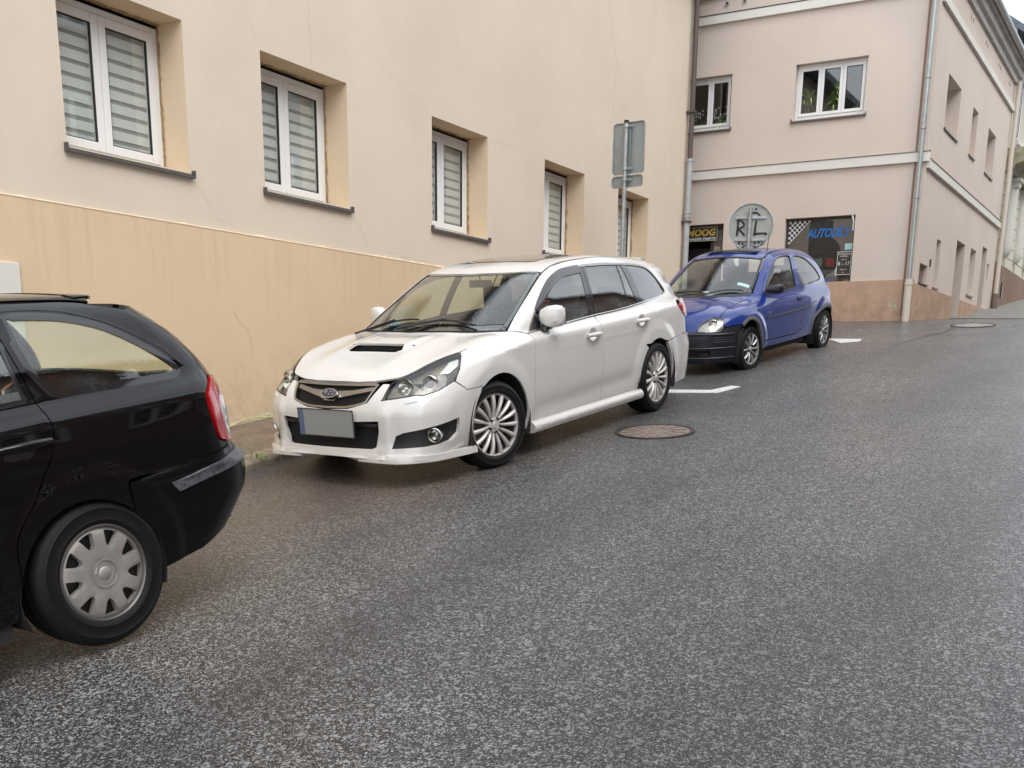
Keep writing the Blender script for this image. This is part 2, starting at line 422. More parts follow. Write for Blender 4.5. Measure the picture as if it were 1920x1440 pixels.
def strip(name, S, ch, pts, width, mats, parent, off=.003, both=True, thick=.006, res=.02, closed=False):
    """trim strip following a line of 3D points on the surface"""
    uv = chart_uv(S, ch, np.array(pts, float))
    e = np.gradient(uv, axis=0); e /= np.linalg.norm(e, axis=1, keepdims=True); nr = np.stack([-e[:, 1], e[:, 0]], 1)
    a = uv + nr * width / 2; b = uv - nr * width / 2; k = len(uv)
    def P3(q):
        o, d = chart_ray(S, ch, q); p, ok = cast(S.f, o, d, 0, 1.75, 90); g = grad(S.f, p); return p, g
    pa, ga = P3(a); pb, gb = P3(b); pm, gm = P3(uv)
    V = np.concatenate([pa, pm + gm * (off), pb]); V[:k] += ga * off * .6; V[2 * k:] += gb * off * .6
    V = np.concatenate([V, pa - ga * thick, pb - gb * thick])
    F = []
    for i in range(k - 1):
        F += [(i, i + 1, k + i + 1, k + i), (k + i, k + i + 1, 2 * k + i + 1, 2 * k + i), (3 * k + i, 3 * k + i + 1, i + 1, i), (2 * k + i, 2 * k + i + 1, 4 * k + i + 1, 4 * k + i)]
    F += [(0, k, 2 * k, 4 * k, 3 * k), (k - 1, 2 * k - 1, 3 * k - 1, 5 * k - 1, 4 * k - 1)]
    outs = []
    for sgn in ((1, -1) if both else (1,)):
        v2 = V.copy(); v2[:, 1] *= sgn
        mb = MB().add(v2, F); outs.append(mb.build(name, mats, parent, auto=40))
    return outs
# ---------------------------------------------------------------- places
S0 = Vector((-2.475, 10.238, 0)); DW = Vector((.49404, .86944, 0)); NW = Vector((.86944, -.49404, 0))
def basis(o, ds, dn):
    m = Matrix.Identity(4)
    for i in range(3): m[i][0] = ds[i]; m[i][1] = dn[i]; m[i][2] = (0, 0, 1)[i]; m[i][3] = o[i]
    return m
MW = basis(S0, DW, NW)                                    # beige wall: (along, out, up)
PC = Vector((6.635, 18.373, 0)); DF = Vector((-.86559, .50075, 0)); NF = Vector((-.50075, -.86559, 0))
DS = Vector((.52455, .85138, 0)); NS = Vector((.85138, -.52455, 0))
MF = basis(PC, DF, NF); MS = basis(PC, DS, NS)
GX, GY = .05937, .12214
def gz(x, y):
    d = (x - PC.x) * .6 + (y - PC.y) * .8; e = max(0, d)
    g = .078 * min(e, 4) + .035 * max(e - 4, 0)
    return GX * x + GY * y - g * (1 if e > 0 else 0)
# ---------------------------------------------------------------- surface materials
def plaster(name, col, dark=.9, streak=None, bumps=.25, tint=None, sx=.9, grime=None):
    m, t, b, l = nodes(name); g = geo(t)
    n1 = N(t, 'TexNoise', Scale=sx, Detail=8.0, Roughness=.62); l(g, n1.inputs['Vector'])
    c = ramp(t, n1.outputs['Fac'], [(.30, tuple(x * dark for x in col)), (.5, col), (.72, tuple(min(1, x * 1.05) for x in col))])
    n3 = N(t, 'TexNoise', Scale=34.0, Detail=4.0); l(g, n3.inputs['Vector'])
    f3 = N(t, 'MapRange'); f3.inputs['From Min'].default_value = .3; f3.inputs['From Max'].default_value = .7; f3.inputs['To Min'].default_value = 0; f3.inputs['To Max'].default_value = .10
    l(n3.outputs['Fac'], f3.inputs['Value']); c = mix(t, f3.outputs[0], c, tuple(x * .75 for x in col))
    if streak:
        z0, z1, sc, amt = streak
        g2 = geo(t, (5, 5, .22)); n2 = N(t, 'TexNoise', Scale=1.9, Detail=8.0, Roughness=.72, Distortion=.25); l(g2, n2.inputs['Vector'])
        sp = N(t, 'SeparateXYZ'); cc = N(t, 'TexCoord'); l(cc.outputs['Object'], sp.inputs[0])
        r = N(t, 'MapRange'); r.inputs['From Min'].default_value = z0; r.inputs['From Max'].default_value = z1; l(sp.outputs['Z'], r.inputs['Value'])
        s2 = N(t, 'MapRange'); s2.inputs['From Min'].default_value = .50; s2.inputs['From Max'].default_value = .66; s2.inputs['To Max'].default_value = amt; l(n2.outputs['Fac'], s2.inputs['Value'])
        mu = N(t, 'Math', operation='MULTIPLY'); l(r.outputs[0], mu.inputs[0]); l(s2.outputs[0], mu.inputs[1])
        c = mix(t, mu.outputs[0], c, sc)
    if tint:   # broad stains low on the wall
        n4 = N(t, 'TexNoise', Scale=.7, Detail=5.0); l(g, n4.inputs['Vector'])
        r4 = N(t, 'MapRange'); r4.inputs['From Min'].default_value = .55; r4.inputs['From Max'].default_value = .72; r4.inputs['To Max'].default_value = .5; l(n4.outputs['Fac'], r4.inputs['Value'])
        c = mix(t, r4.outputs[0], c, tint)
    if grime:   # splash dirt along the sloping foot of the wall
        c8 = N(t, 'TexCoord'); dp = N(t, 'VectorMath', operation='DOT_PRODUCT'); dp.inputs[1].default_value = (-GX, -GY, 1); l(c8.outputs['Object'], dp.inputs[0])
        r8 = N(t, 'MapRange'); r8.inputs['From Min'].default_value = .85; r8.inputs['From Max'].default_value = .12; l(dp.outputs['Value'], r8.inputs['Value'])
        n8 = N(t, 'TexNoise', Scale=4.5, Detail=9.0, Roughness=.75); l(g, n8.inputs['Vector'])
        q8 = N(t, 'MapRange'); q8.inputs['From Min'].default_value = .42; q8.inputs['From Max'].default_value = .72; q8.inputs['To Max'].default_value = .75; l(n8.outputs['Fac'], q8.inputs['Value'])
        m8 = N(t, 'Math', operation='MULTIPLY'); l(r8.outputs[0], m8.inputs[0]); l(q8.outputs[0], m8.inputs[1]); c = mix(t, m8.outputs[0], c, grime)
    l(c, b.inputs['Base Color']); b.inputs['Roughness'].default_value = .85; b.inputs['Specular IOR Level'].default_value = .25
    n5 = N(t, 'TexNoise', Scale=150.0, Detail=3.0); l(g, n5.inputs['Vector'])
    ad = N(t, 'Math', operation='MULTIPLY_ADD'); ad.inputs[1].default_value = 6.0; l(n1.outputs['Fac'], ad.inputs[0]); l(n5.outputs['Fac'], ad.inputs[2])
    bump(t, b, ad.outputs[0], bumps, .004)
    return m
M_beige = plaster('cream_plaster', (.70, .60, .485), .95, None)
M_tan = plaster('tan_plaster', (.70, .535, .355), .94, (1.9, 2.9, (.42, .33, .23), .30), tint=(.60, .44, .27), grime=(.33, .26, .18))
M_reveal = plaster('reveal_plaster', (.72, .57, .40), .93)
M_pink = plaster('pink_plaster', (.665, .57, .495), .95, None)
M_salmon = plaster('salmon_plaster', (.54, .365, .26), .88, None, tint=(.42, .28, .2), grime=(.26, .17, .12))
M_brownpl = plaster('brown_plaster', (.235, .155, .11), .8, None, tint=(.3, .24, .19))
M_white = plaster('white_band', (.74, .72, .66), .93)
M_cream = plaster('pale_cream_plaster', (.62, .60, .49), .9, None)
M_peel = plaster('peeling_plaster', (.55, .50, .40), .5, None, sx=1.6, tint=(.28, .22, .15))
M_upvc = plain('white_plastic', (.80, .80, .79), .35)
M_sill = plain('grey_brown_sill', (.085, .072, .066), .45, noise=.2, nbump=.2)
M_dark = plain('dark_recess', (.022, .02, .02), .8)
M_room = plain('dim_room', (.05, .043, .038), .9)
M_slat = plain('blind_slat', (.88, .89, .88), .7)
M_slatb = plain('blind_sheer', (.40, .40, .40), .8)
M_rubber = plain('black_rubber', (.02, .02, .02), .6)
M_galv = plain('galvanised_steel', (.40, .42, .42), .45, .6, noise=.22, nscale=14)
M_signback = plain('sign_back_grey', (.30, .325, .32), .55, .2, noise=.08, nscale=5)
M_pipeb = plain('brown_pipe', (.10, .075, .068), .4)
M_pipeg = plain('grey_pipe', (.42, .44, .45), .45, .3, noise=.1)
M_pipes = plain('zinc_pipe', (.44, .48, .47), .38, .55, noise=.12)
M_pipec = plain('cream_pipe', (.64, .58, .48), .5)
M_rust = plain('rusty_iron', (.20, .155, .125), .7, .2, noise=.35, nscale=30, nbump=.6)
M_slate = plain('blue_grey_roof', (.13, .15, .19), .6, noise=.2)
def glassy(name, tint, refl=.9, rough=.02, alpha=.5, ior=1.5, wet=0, boost=1.25):
    """thin pane: fresnel reflection over tinted see-through"""
    m = bpy.data.materials.new(name); m.use_nodes = True; t = m.node_tree; t.nodes.clear(); l = t.links.new
    o = N(t, 'OutputMaterial'); tr = N(t, 'BsdfTransparent'); tr.inputs['Color'].default_value = (*tint, 1)
    gl = N(t, 'BsdfGlossy'); gl.inputs['Roughness'].default_value = rough; gl.inputs['Color'].default_value = (refl, refl, refl, 1)
    fr = N(t, 'Fresnel'); ms = N(t, 'MixShader'); ge = N(t, 'NewGeometry'); iv = N(t, 'MapRange')   # back faces see the inverse index
    iv.inputs['To Min'].default_value = ior; iv.inputs['To Max'].default_value = 1 / ior; l(ge.outputs['Backfacing'], iv.inputs['Value']); l(iv.outputs[0], fr.inputs['IOR'])
    mm = N(t, 'Math', operation='MULTIPLY_ADD'); mm.inputs[1].default_value = boost; mm.inputs[2].default_value = alpha; mm.use_clamp = True
    l(fr.outputs[0], mm.inputs[0]); l(mm.outputs[0], ms.inputs[0]); l(tr.outputs[0], ms.inputs[1]); l(gl.outputs[0], ms.inputs[2]); l(ms.outputs[0], o.inputs['Surface'])
    if wet:
        g = geo(t, (1, 1, 1)); n = N(t, 'TexNoise', Scale=45.0, Detail=3.0, Distortion=.6); l(g, n.inputs['Vector'])
        v = N(t, 'TexVoronoi', Scale=120.0); l(g, v.inputs['Vector'])
        ad = N(t, 'Math', operation='ADD'); l(n.outputs['Fac'], ad.inputs[0]); l(v.outputs['Distance'], ad.inputs[1])
        bp_ = N(t, 'Bump', Strength=wet, Distance=.002); l(ad.outputs[0], bp_.inputs['Height']); l(bp_.outputs[0], gl.inputs['Normal'])
    return m
M_pane = glassy('window_glass', (.86, .89, .88), alpha=.04)
M_paneb = glassy('blind_window_glass', (.92, .94, .93), alpha=.03)
def asphalt():
    m, t, b, l = nodes('wet_asphalt'); g = geo(t)
    def cell(sc):
        v_ = N(t, 'TexVoronoi', Scale=sc); l(g, v_.inputs['Vector']); sp_ = N(t, 'SeparateColor'); l(v_.outputs['Color'], sp_.inputs[0]); return v_, sp_.outputs[0]
    v, r1 = cell(185.0); v2, r2 = cell(110.0); v3, r3 = cell(62.0)
    c1 = ramp(t, r1, [(.30, (.007, .007, .0073)), (.62, (.030, .030, .0305)), (.82, (.12, .12, .119)), (.95, (.46, .46, .455))])
    c2 = ramp(t, r2, [(.72, (.004, .004, .004)), (.87, (.08, .08, .08)), (.97, (.42, .42, .415))])
    c3 = ramp(t, r3, [(.80, (.004, .004, .004)), (.90, (.08, .08, .08)), (.98, (.34, .34, .335))])
    c = mix(t, 1.0, c1, c2, 'LIGHTEN'); c = mix(t, 1.0, c, c3, 'LIGHTEN')
    n = N(t, 'TexNoise', Scale=.55, Detail=6.0, Roughness=.6); l(g, n.inputs['Vector'])
    pat = ramp(t, n.outputs['Fac'], [(.35, (.80, .80, .81)), (.65, (1.12, 1.1, 1.08))]); c = mix(t, 1.0, c, pat, 'MULTIPLY')
    g9 = geo(t, (1, 1, 1)); ro = N(t, 'VectorRotate'); ro.rotation_type = 'Z_AXIS'; ro.inputs['Angle'].default_value = math.radians(29.6); l(g9, ro.inputs['Vector'])
    s9 = N(t, 'VectorMath', operation='MULTIPLY'); s9.inputs[1].default_value = (1.0, .10, 1.0); l(ro.outputs[0], s9.inputs[0])
    n9 = N(t, 'TexNoise', Scale=1.1, Detail=5.0, Roughness=.55); l(s9.outputs[0], n9.inputs['Vector'])
    pt = ramp(t, n9.outputs['Fac'], [(.36, (.62, .62, .64)), (.52, (1.0, 1.0, 1.0)), (.68, (1.22, 1.2, 1.17))]); c = mix(t, 1.0, c, pt, 'MULTIPLY')
    # brown silt washed along the kerb between the two front cars
    cc = N(t, 'TexCoord'); vd = N(t, 'VectorMath', operation='SUBTRACT'); vd.inputs[1].default_value = (-1.15, 7.55, 0); l(cc.outputs['Object'], vd.inputs[0])
    rot = N(t, 'VectorRotate'); rot.rotation_type = 'Z_AXIS'; rot.inputs['Angle'].default_value = -math.radians(60.4); l(vd.outputs[0], rot.inputs['Vector'])
    sc = N(t, 'VectorMath', operation='MULTIPLY'); sc.inputs[1].default_value = (.50, 1.15, 0); l(rot.outputs[0], sc.inputs[0])
    ln = N(t, 'VectorMath', operation='LENGTH'); l(sc.outputs[0], ln.inputs[0])
    n2 = N(t, 'TexNoise', Scale=2.6, Detail=7.0, Roughness=.65); l(g, n2.inputs['Vector'])
    ad = N(t, 'Math', operation='MULTIPLY_ADD'); ad.inputs[1].default_value = -1.1; l(n2.outputs['Fac'], ad.inputs[0]); l(ln.outputs['Value'], ad.inputs[2])
    mr = N(t, 'MapRange'); mr.inputs['From Min'].default_value = -.25; mr.inputs['From Max'].default_value = .75; mr.inputs['To Min'].default_value = .8; mr.inputs['To Max'].default_value = 0; l(ad.outputs[0], mr.inputs['Value'])
    br = mix(t, .55, c, (.20, .115, .075)); c = mix(t, mr.outputs[0], c, br)
    l(c, b.inputs['Base Color'])
    n3 = N(t, 'TexNoise', Scale=1.3, Detail=4.0); l(g, n3.inputs['Vector'])
    r = N(t, 'MapRange'); r.inputs['From Min'].default_value = .3; r.inputs['From Max'].default_value = .7; r.inputs['To Min'].default_value = .30; r.inputs['To Max'].default_value = .46; l(n3.outputs['Fac'], r.inputs['Value'])
    l(r.outputs[0], b.inputs['Roughness']); b.inputs['Specular IOR Level'].default_value = .5
    h = N(t, 'Math', operation='ADD'); l(v.outputs['Distance'], h.inputs[0]); l(v2.outputs['Distance'], h.inputs[1])
    bump(t, b, h.outputs[0], 1.0, .008)
    b.inputs['Coat Weight'].default_value = .6; b.inputs['Coat IOR'].default_value = 1.36; b.inputs['Coat Roughness'].default_value = .2
    cb = N(t, 'Bump', Strength=.55, Distance=.005); l(h.outputs[0], cb.inputs['Height']); l(cb.outputs[0], b.inputs['Coat Normal'])
    return m
M_asph = asphalt()
def paving(name, a, bcol, sc):
    m, t, b, l = nodes(name); g = geo(t)
    v = N(t, 'TexVoronoi', Scale=sc); l(g, v.inputs['Vector']); n = N(t, 'TexNoise', Scale=5.0, Detail=8.0, Roughness=.7); l(g, n.inputs['Vector'])
    c = mix(t, .25, ramp(t, n.outputs['Fac'], [(.3, a), (.7, bcol)]), v.outputs['Color'], 'SOFT_LIGHT'); l(c, b.inputs['Base Color'])
    b.inputs['Roughness'].default_value = .6
    v3 = N(t, 'TexVoronoi', Scale=sc); v3.feature = 'DISTANCE_TO_EDGE'; l(g, v3.inputs['Vector'])
    r = N(t, 'MapRange'); r.inputs['From Max'].default_value = .12; l(v3.outputs['Distance'], r.inputs['Value'])
    bump(t, b, r.outputs[0], .5, .008); return m
M_pave = paving('worn_pavement', (.125, .088, .058), (.215, .165, .115), 24.0)
M_sett = paving('grey_sett_pavement', (.17, .165, .15), (.27, .265, .24), 12.0)
M_kerb = plain('kerb_stone', (.24, .19, .135), .65, noise=.3, nscale=9, nbump=.5)
M_line = plain('road_paint', (.66, .655, .64), .5, noise=.22, nscale=38)
# ---------------------------------------------------------------- ground
def road():
    xs = np.concatenate([np.arange(-60, -8, 4), np.arange(-8, 14, .5), np.arange(14, 80, 4)]); ys = np.concatenate([np.arange(-40, -2, 4), np.arange(-2, 30, .5), np.arange(30, 110, 4)])
    v = [(x, y, gz(x, y) - (.10 * min(1, max(0, ((x - PC.x) * .6 + (y - PC.y) * .8 - 3.5) / 2.5)))) for y in ys for x in xs]; n = len(xs)
    f = [(j * n + i, j * n + i + 1, (j + 1) * n + i + 1, (j + 1) * n + i) for j in range(len(ys) - 1) for i in range(n - 1)]
    o = mesh('road', v, f, None, M_asph, True); tag(o, 'wet grey asphalt road sloping uphill past the parked cars', kind='structure'); return o
ROAD = road()
def flat_on_road(name, poly, h, mat, parent, label=None, t=.0035):
    v = [(x, y, gz(x, y) + h) for x, y in poly] + [(x, y, gz(x, y) + h - t) for x, y in poly]; n = len(poly)
    f = [tuple(range(n)), tuple(range(2 * n - 1, n - 1, -1))] + [(i, i + n, (i + 1) % n + n, (i + 1) % n) for i in range(n)]
    o = mesh(name, v, f, parent, mat); bm = bmesh.new(); bm.from_mesh(o.data); bmesh.ops.recalc_face_normals(bm, faces=bm.faces); bm.to_mesh(o.data); bm.free()
    if label: o['label'] = label
    return o
# parking bay lines
flat_on_road('parking_line', [(-.6, 12.42), (1.66, 11.50), (2.138, 11.34), (2.45, 11.70), (2.37, 11.80), (2.10, 11.56), (1.70, 11.72), (-.6, 12.62)], .004, M_line, ROAD, 'white bay line ending in a short slanted stroke behind the white car')
flat_on_road('parking_line', [(1.8, 17.28), (4.62, 16.02), (4.62, 15.48), (4.92, 15.58), (5.04, 15.86), (4.82, 16.02), (1.8, 17.42)], .004, M_line, ROAD, 'white bay line with a short stub behind the blue car')
def manhole(cx, cy, r, label, pale=False):
    root = empty('manhole_cover', label, 'manhole cover', (cx, cy, gz(cx, cy)))
    M = Matrix.Rotation(math.atan(GY), 4, 'X') @ Matrix.Rotation(-math.atan(GX), 4, 'Y')
    root.matrix_world = Matrix.Translation((cx, cy, gz(cx, cy) + .003)) @ M
    mb = MB().lathe([(r * .90, -.03), (r * .90, .007), (r, .009), (r * 1.01, -.02)], 56, 'z'); mb.build('rim', plain('dark_iron', (.06, .045, .04), .55, .4, noise=.3, nscale=20), root, auto=40)
    mb = MB().lathe([(.001, .004), (r * .30, .005), (r * .31, .009), (r * .36, .009), (r * .37, .005), (r * .86, .005), (r * .885, .001), (r * .885, -.02)], 56, 'z')
    for k in range(0, 12):
        a = k * PI / 6
        mb.box((r * .42, -.012, .0), (r * .8, .012, .009), 0, Matrix.Rotation(a, 4, 'Z'))
    mb.build('lid', plain('pale_iron', (.34, .31, .27), .6, .1, noise=.2, nscale=15) if pale else M_rust, root, auto=40)
    return root
manhole(1.22, 9.27, .345, 'rust brown round manhole cover in the road beside the white car')
manhole(7.12, 17.02, .33, 'pale round manhole cover far up the road near the corner', True)
# ring of newer asphalt and tar seams
M_tar = plain('tar_seam', (.018, .017, .017), .35)
def seam(pts, wd, name='tar_seam'):
    P = [Vector((x, y, 0)) for x, y in pts]; a = []; b_ = []
    for i, p in enumerate(P):
        d = (P[min(i + 1, len(P) - 1)] - P[max(i - 1, 0)]).normalized(); n_ = Vector((-d.y, d.x, 0)); w_ = wd * random.uniform(.5, 1.3)
        a.append(p + n_ * w_ / 2); b_.append(p - n_ * w_ / 2)
    v = [(q.x, q.y, gz(q.x, q.y) + .0042) for q in a + b_]; n = len(P)
    mesh(name, v, [(i, i + n, i + n + 1, i + 1) for i in range(n - 1)], ROAD, M_tar)
def wig(a, b, k, amp):
    out = []
    for i in range(k + 1):
        t = i / k; out.append((a[0] + (b[0] - a[0]) * t + random.uniform(-amp, amp), a[1] + (b[1] - a[1]) * t + random.uniform(-amp, amp)))
    return out
seam(wig((5.2, 14.9), (6.75, 16.75), 14, .04), .016)
seam([(7.12 + .62 * math.cos(a * .25), 17.02 + .62 * math.sin(a * .25)) for a in range(0, 26)], .012)
seam(wig((7.6, 16.6), (12.5, 14.2), 20, .06), .014)
# green moss tufts growing out of the road in front
def tuft(mb, x, y, z, h, n, spread=.03, lean=.5):
    for _ in range(n):
        a = random.uniform(0, 2 * PI); r = random.uniform(0, spread); px, py = x + r * math.cos(a), y + r * math.sin(a)
        l = h * random.uniform(.5, 1.1); a2 = random.uniform(0, 2 * PI); le = lean * random.uniform(.2, 1); w_ = l * .09
        d = Vector((math.cos(a2), math.sin(a2), 0)); s_ = Vector((-d.y, d.x, 0)) * w_
        p0 = Vector((px, py, z)); p1 = p0 + d * l * le * .4 + Vector((0, 0, l * .6)); p2 = p0 + d * l * le + Vector((0, 0, l))
        mb.add([p0 - s_, p0 + s_, p1 + s_ * .8, p1 - s_ * .8, p2], [(0, 1, 2, 3), (3, 2, 4)])
M_green = plain('weed_green', (.11, .21, .03), .6, noise=.35, nscale=20)
mb = MB()
for (x, y) in [(.19, 2.78), (.26, 2.80), (.31, 2.77), (.40, 2.62), (.14, 2.79), (.35, 2.79)]: tuft(mb, x, y, gz(x, y) - .002, .016, 26, .028, 1.0)
tag(mb.build('moss_patch', M_green), 'tiny green moss tufts growing in the asphalt at the bottom edge', 'moss', kind='stuff')
# ---------------------------------------------------------------- pavement along the beige house
def wp(s, d): p = MW @ Vector((s, d, 0)); return p
def pavement():
    ss = np.arange(-9, 11.61, .4); ds = [-.1, .5, .98]; v = []
    for s_ in ss:
        for d in ds:
            p = wp(s_, d); v.append((p.x, p.y, gz(p.x, p.y) + .125 - .05 * max(d, 0) + random.uniform(-.004, .004)))
    n = 3; f = [(i * n + j, i * n + j + 1, (i + 1) * n + j + 1, (i + 1) * n + j) for i in range(len(ss) - 1) for j in range(2)]
    o = mesh('pavement', v, f, None, M_pave, True); tag(o, 'narrow brown pavement along the beige wall', kind='structure')
    if o.data.polygons[0].normal.z < 0: o.data.flip_normals()
    for i in range(-8, 11):
        x0, x1 = i + .006, i + .994; v = []; f = []
        dz = random.uniform(-.008, .006)
        for s_ in (x0, x1):
            for d, h in ((.97, -.1), (.97, .078 + dz), (1.165, .068 + dz), (1.19, .045 + dz), (1.20, -.1)):
                p = wp(s_, d + random.uniform(-.006, .006)); v.append((p.x, p.y, gz(p.x, p.y) + h))
        f = [(k, k + 1, k + 6, k + 5) for k in range(4)] + [(0, 5, 9, 4)] + [(4, 3, 2, 1, 0), (5, 6, 7, 8, 9)]
        k = MB().add(v, f).build('kerb_stone', M_kerb, o, bevel=.008)
    return o
PAVE = pavement()
# ---------------------------------------------------------------- walls with real openings
def wall_mesh(name, M, s0, s1, z0, z1, ops, mats, parent, dep=.3, d0=0.0, back=.8, extra_s=(), extra_z=()):
    """ops: (s0,s1,z0,z1[,depth]); reveals run inwards, a dark room box closes them"""
    ss = sorted(set([s0, s1] + [v for o in ops for v in o[:2]] + list(extra_s))); zs = sorted(set([z0, z1] + [v for o in ops for v in o[2:4]] + list(extra_z)))
    mb = MB()
    for i in range(len(ss) - 1):
        for j in range(len(zs) - 1):
            a, b, c, d = ss[i], ss[i + 1], zs[j], zs[j + 1]
            if any(o[0] <= a and b <= o[1] and o[2] <= c and d <= o[3] for o in ops): continue
            mb.add([M @ Vector(p) for p in ((a, d0, c), (b, d0, c), (b, d0, d), (a, d0, d))], [(0, 1, 2, 3)], 0)
    for o in ops:
        a, b, c, d = o[:4]; dp = o[4] if len(o) > 4 else dep
        P = lambda s_, q, z_: M @ Vector((s_, q, z_))
        q0, q1, q2 = d0, -dp, -dp - back
        for (u0, w0, u1, w1) in ((a, c, a, d), (a, d, b, d), (b, d, b, c), (b, c, a, c)):
            mb.add([P(u0, q0, w0), P(u1, q0, w1), P(u1, q1, w1), P(u0, q1, w0)], [(0, 1, 2, 3)], 1)
            mb.add([P(u0, q1, w0), P(u1, q1, w1), P(u1, q2, w1), P(u0, q2, w0)], [(0, 1, 2, 3)], 2)
        mb.add([P(a, q2, c), P(b, q2, c), P(b, q2, d), P(a, q2, d)], [(0, 1, 2, 3)], 2)
    return mesh(name, mb.v, mb.f, parent, mats, False, mb.m)
def sash_window(parent, M, s0, s1, z0, z1, d, cols, label=None, blind=True, sill=True, sill_over=.035, fr=.05, sf=.07, pane=None, mat=None, caps=True):
    """outer frame > sashes, panes, blind slats, sill"""
    mat = mat or M_upvc; e = .002; s0 += e; s1 -= e; z0 += e; z1 -= e
    mb = MB(); D = .065
    mb.box((s0, d - D, z0), (s0 + fr, d, z1), 0, M).box((s1 - fr, d - D, z0), (s1, d, z1), 0, M)
    mb.box((s0 + fr, d - D, z0), (s1 - fr, d, z0 + fr * 1.3), 0, M).box((s0 + fr, d - D, z1 - fr), (s1 - fr, d, z1), 0, M)
    wob = mb.build('window', mat, parent, bevel=.006)
    if label: wob['label'] = label
    a0, a1 = s0 + fr + .003, s1 - fr - .003; b0, b1 = z0 + fr * 1.3 + .003, z1 - fr - .003; wd = (a1 - a0) / cols
    for k in range(cols):
        u0 = a0 + k * wd + (.002 if k else 0); u1 = a0 + (k + 1) * wd - (.002 if k < cols - 1 else 0); f = d + .012
        mb = MB(); B = f - .06
        mb.box((u0, B, b0), (u0 + sf, f, b1), 0, M).box((u1 - sf, B, b0), (u1, f, b1), 0, M).box((u0 + sf, B, b0), (u1 - sf, f, b0 + sf), 0, M).box((u0 + sf, B, b1 - sf), (u1 - sf, f, b1), 0, M)
        mb.build('sash', mat, wob, bevel=.006)
        mb = MB(); g = .007
        mb.box((u0 + sf, f - .03, b0 + sf), (u0 + sf + g, f - .006, b1 - sf), 0, M).box((u1 - sf - g, f - .03, b0 + sf), (u1 - sf, f - .006, b1 - sf), 0, M)
        mb.box((u0 + sf + g, f - .03, b1 - sf - g), (u1 - sf - g, f - .006, b1 - sf), 0, M).box((u0 + sf + g, f - .03, b0 + sf), (u1 - sf - g, f - .006, b0 + sf + g), 0, M); mb.build('gasket', M_rubber, wob)
        MB().box((u0 + sf - .005, f - .022, b0 + sf - .005), (u1 - sf + .005, f - .016, b1 - sf + .005), 0, M).build('pane', pane or (M_paneb if blind else M_pane), wob)
        if blind:
            MB().box((u0 + sf - .004, f - .058, b0 + sf - .01), (u1 - sf + .004, f - .055, b1 - sf + .01), 0, M).build('blind_sheet', M_slatb, wob)
            z = b1 - sf - random.uniform(.012, .09)
            while z > b0 + sf + .02:
                t = random.uniform(-.0015, .0015); lo = max(z - .069, b0 + sf - .008)
                v = [(u0 + sf - .003, f - .052, lo), (u1 - sf + .003, f - .052 + t, lo), (u1 - sf + .003, f - .048, z), (u0 + sf - .003, f - .048 + t, z)]
                v += [(p[0], p[1] + .003, p[2]) for p in v]
                MB().add([M @ Vector(p) for p in v], [(0,1,2,3),(7,6,5,4),(0,4,5,1),(1,5,6,2),(2,6,7,3),(3,7,4,0)]).build('blind_slat', M_slat, wob)
                z -= .102
    if sill:
        P = [(-abs(d) + .02, z0 + .004), (sill_over + .004, z0 - .022), (sill_over + .006, z0 - .05), (sill_over - .006, z0 - .05), (sill_over - .008, z0 - .034), (-abs(d) + .02, z0 - .012)]
        mb = MB().prism(P, lambda u, w_, q: M @ Vector((q, u, w_)), s0 - .03, s1 + .03)
        for q in ((s0 - .032, s1 + .018) if caps else ()): mb.box((q, .004, z0 - .05), (q + .012, sill_over + .008, z0 + .012), 0, M)
        mb.build('sill', M_sill, wob)
    return wob
# ---------------------------------------------------------------- beige house
BEIGE = empty('beige_house', 'long beige plastered house with tan base and deep windows along the left pavement', 'house', (S0.x, S0.y, 1.3))
def fix(root):   # children were authored in world space
    bpy.context.view_layer.update()
    inv = root.matrix_world.inverted()
    for c in root.children: c.matrix_parent_inverse = inv
WZ0, WZ1 = 3.325, 4.505
wins = [(-6.5, -5.25), (-4.2, -2.95), (-1.905, -.672), (.257, 1.507), (3.035, 4.262), (5.75, 6.98), (8.165, 9.37)]
ops = [(a, b, WZ0, WZ1) for a, b in wins]
wall_mesh('wall', MW, -9, 11, 2.89, 8.4, ops, [M_beige, M_reveal, M_room], BEIGE, .3)
mb = MB().box((-9, -.3, -2), (11.0, .018, 2.89), 0, MW); mb.build('plinth', M_tan, BEIGE)
mb = MB().box((10.98, -9, -2), (10.997, -.005, 8.4), 0, MW).box((-9, -9, -2), (-8.98, -.3, 8.4), 0, MW).box((-9, -9.02, -2), (11, -9, 8.4), 0, MW); mb.build('end_wall', M_beige, BEIGE)
mb = MB(); P = [(.35, 8.4), (-4.5, 11.2), (-9.3, 8.4), (-9.3, 8.25), (.35, 8.25)]
mb.prism(P, lambda u, w_, q: MW @ Vector((q, u, w_)), -9.2, 11.2); mb.build('roof', M_slate, BEIGE)
desc = ['', '', 'nearest window, zebra blinds, left of the photo', 'second window with zebra blinds', 'third window, half hidden in its recess', 'fourth window above the white car', 'fifth window behind the sign pole']
for i, (a, b) in enumerate(wins):
    if a < -4.3: continue
    sash_window(BEIGE, MW, a, b, WZ0, WZ1 - .03, -.3, 2, None)
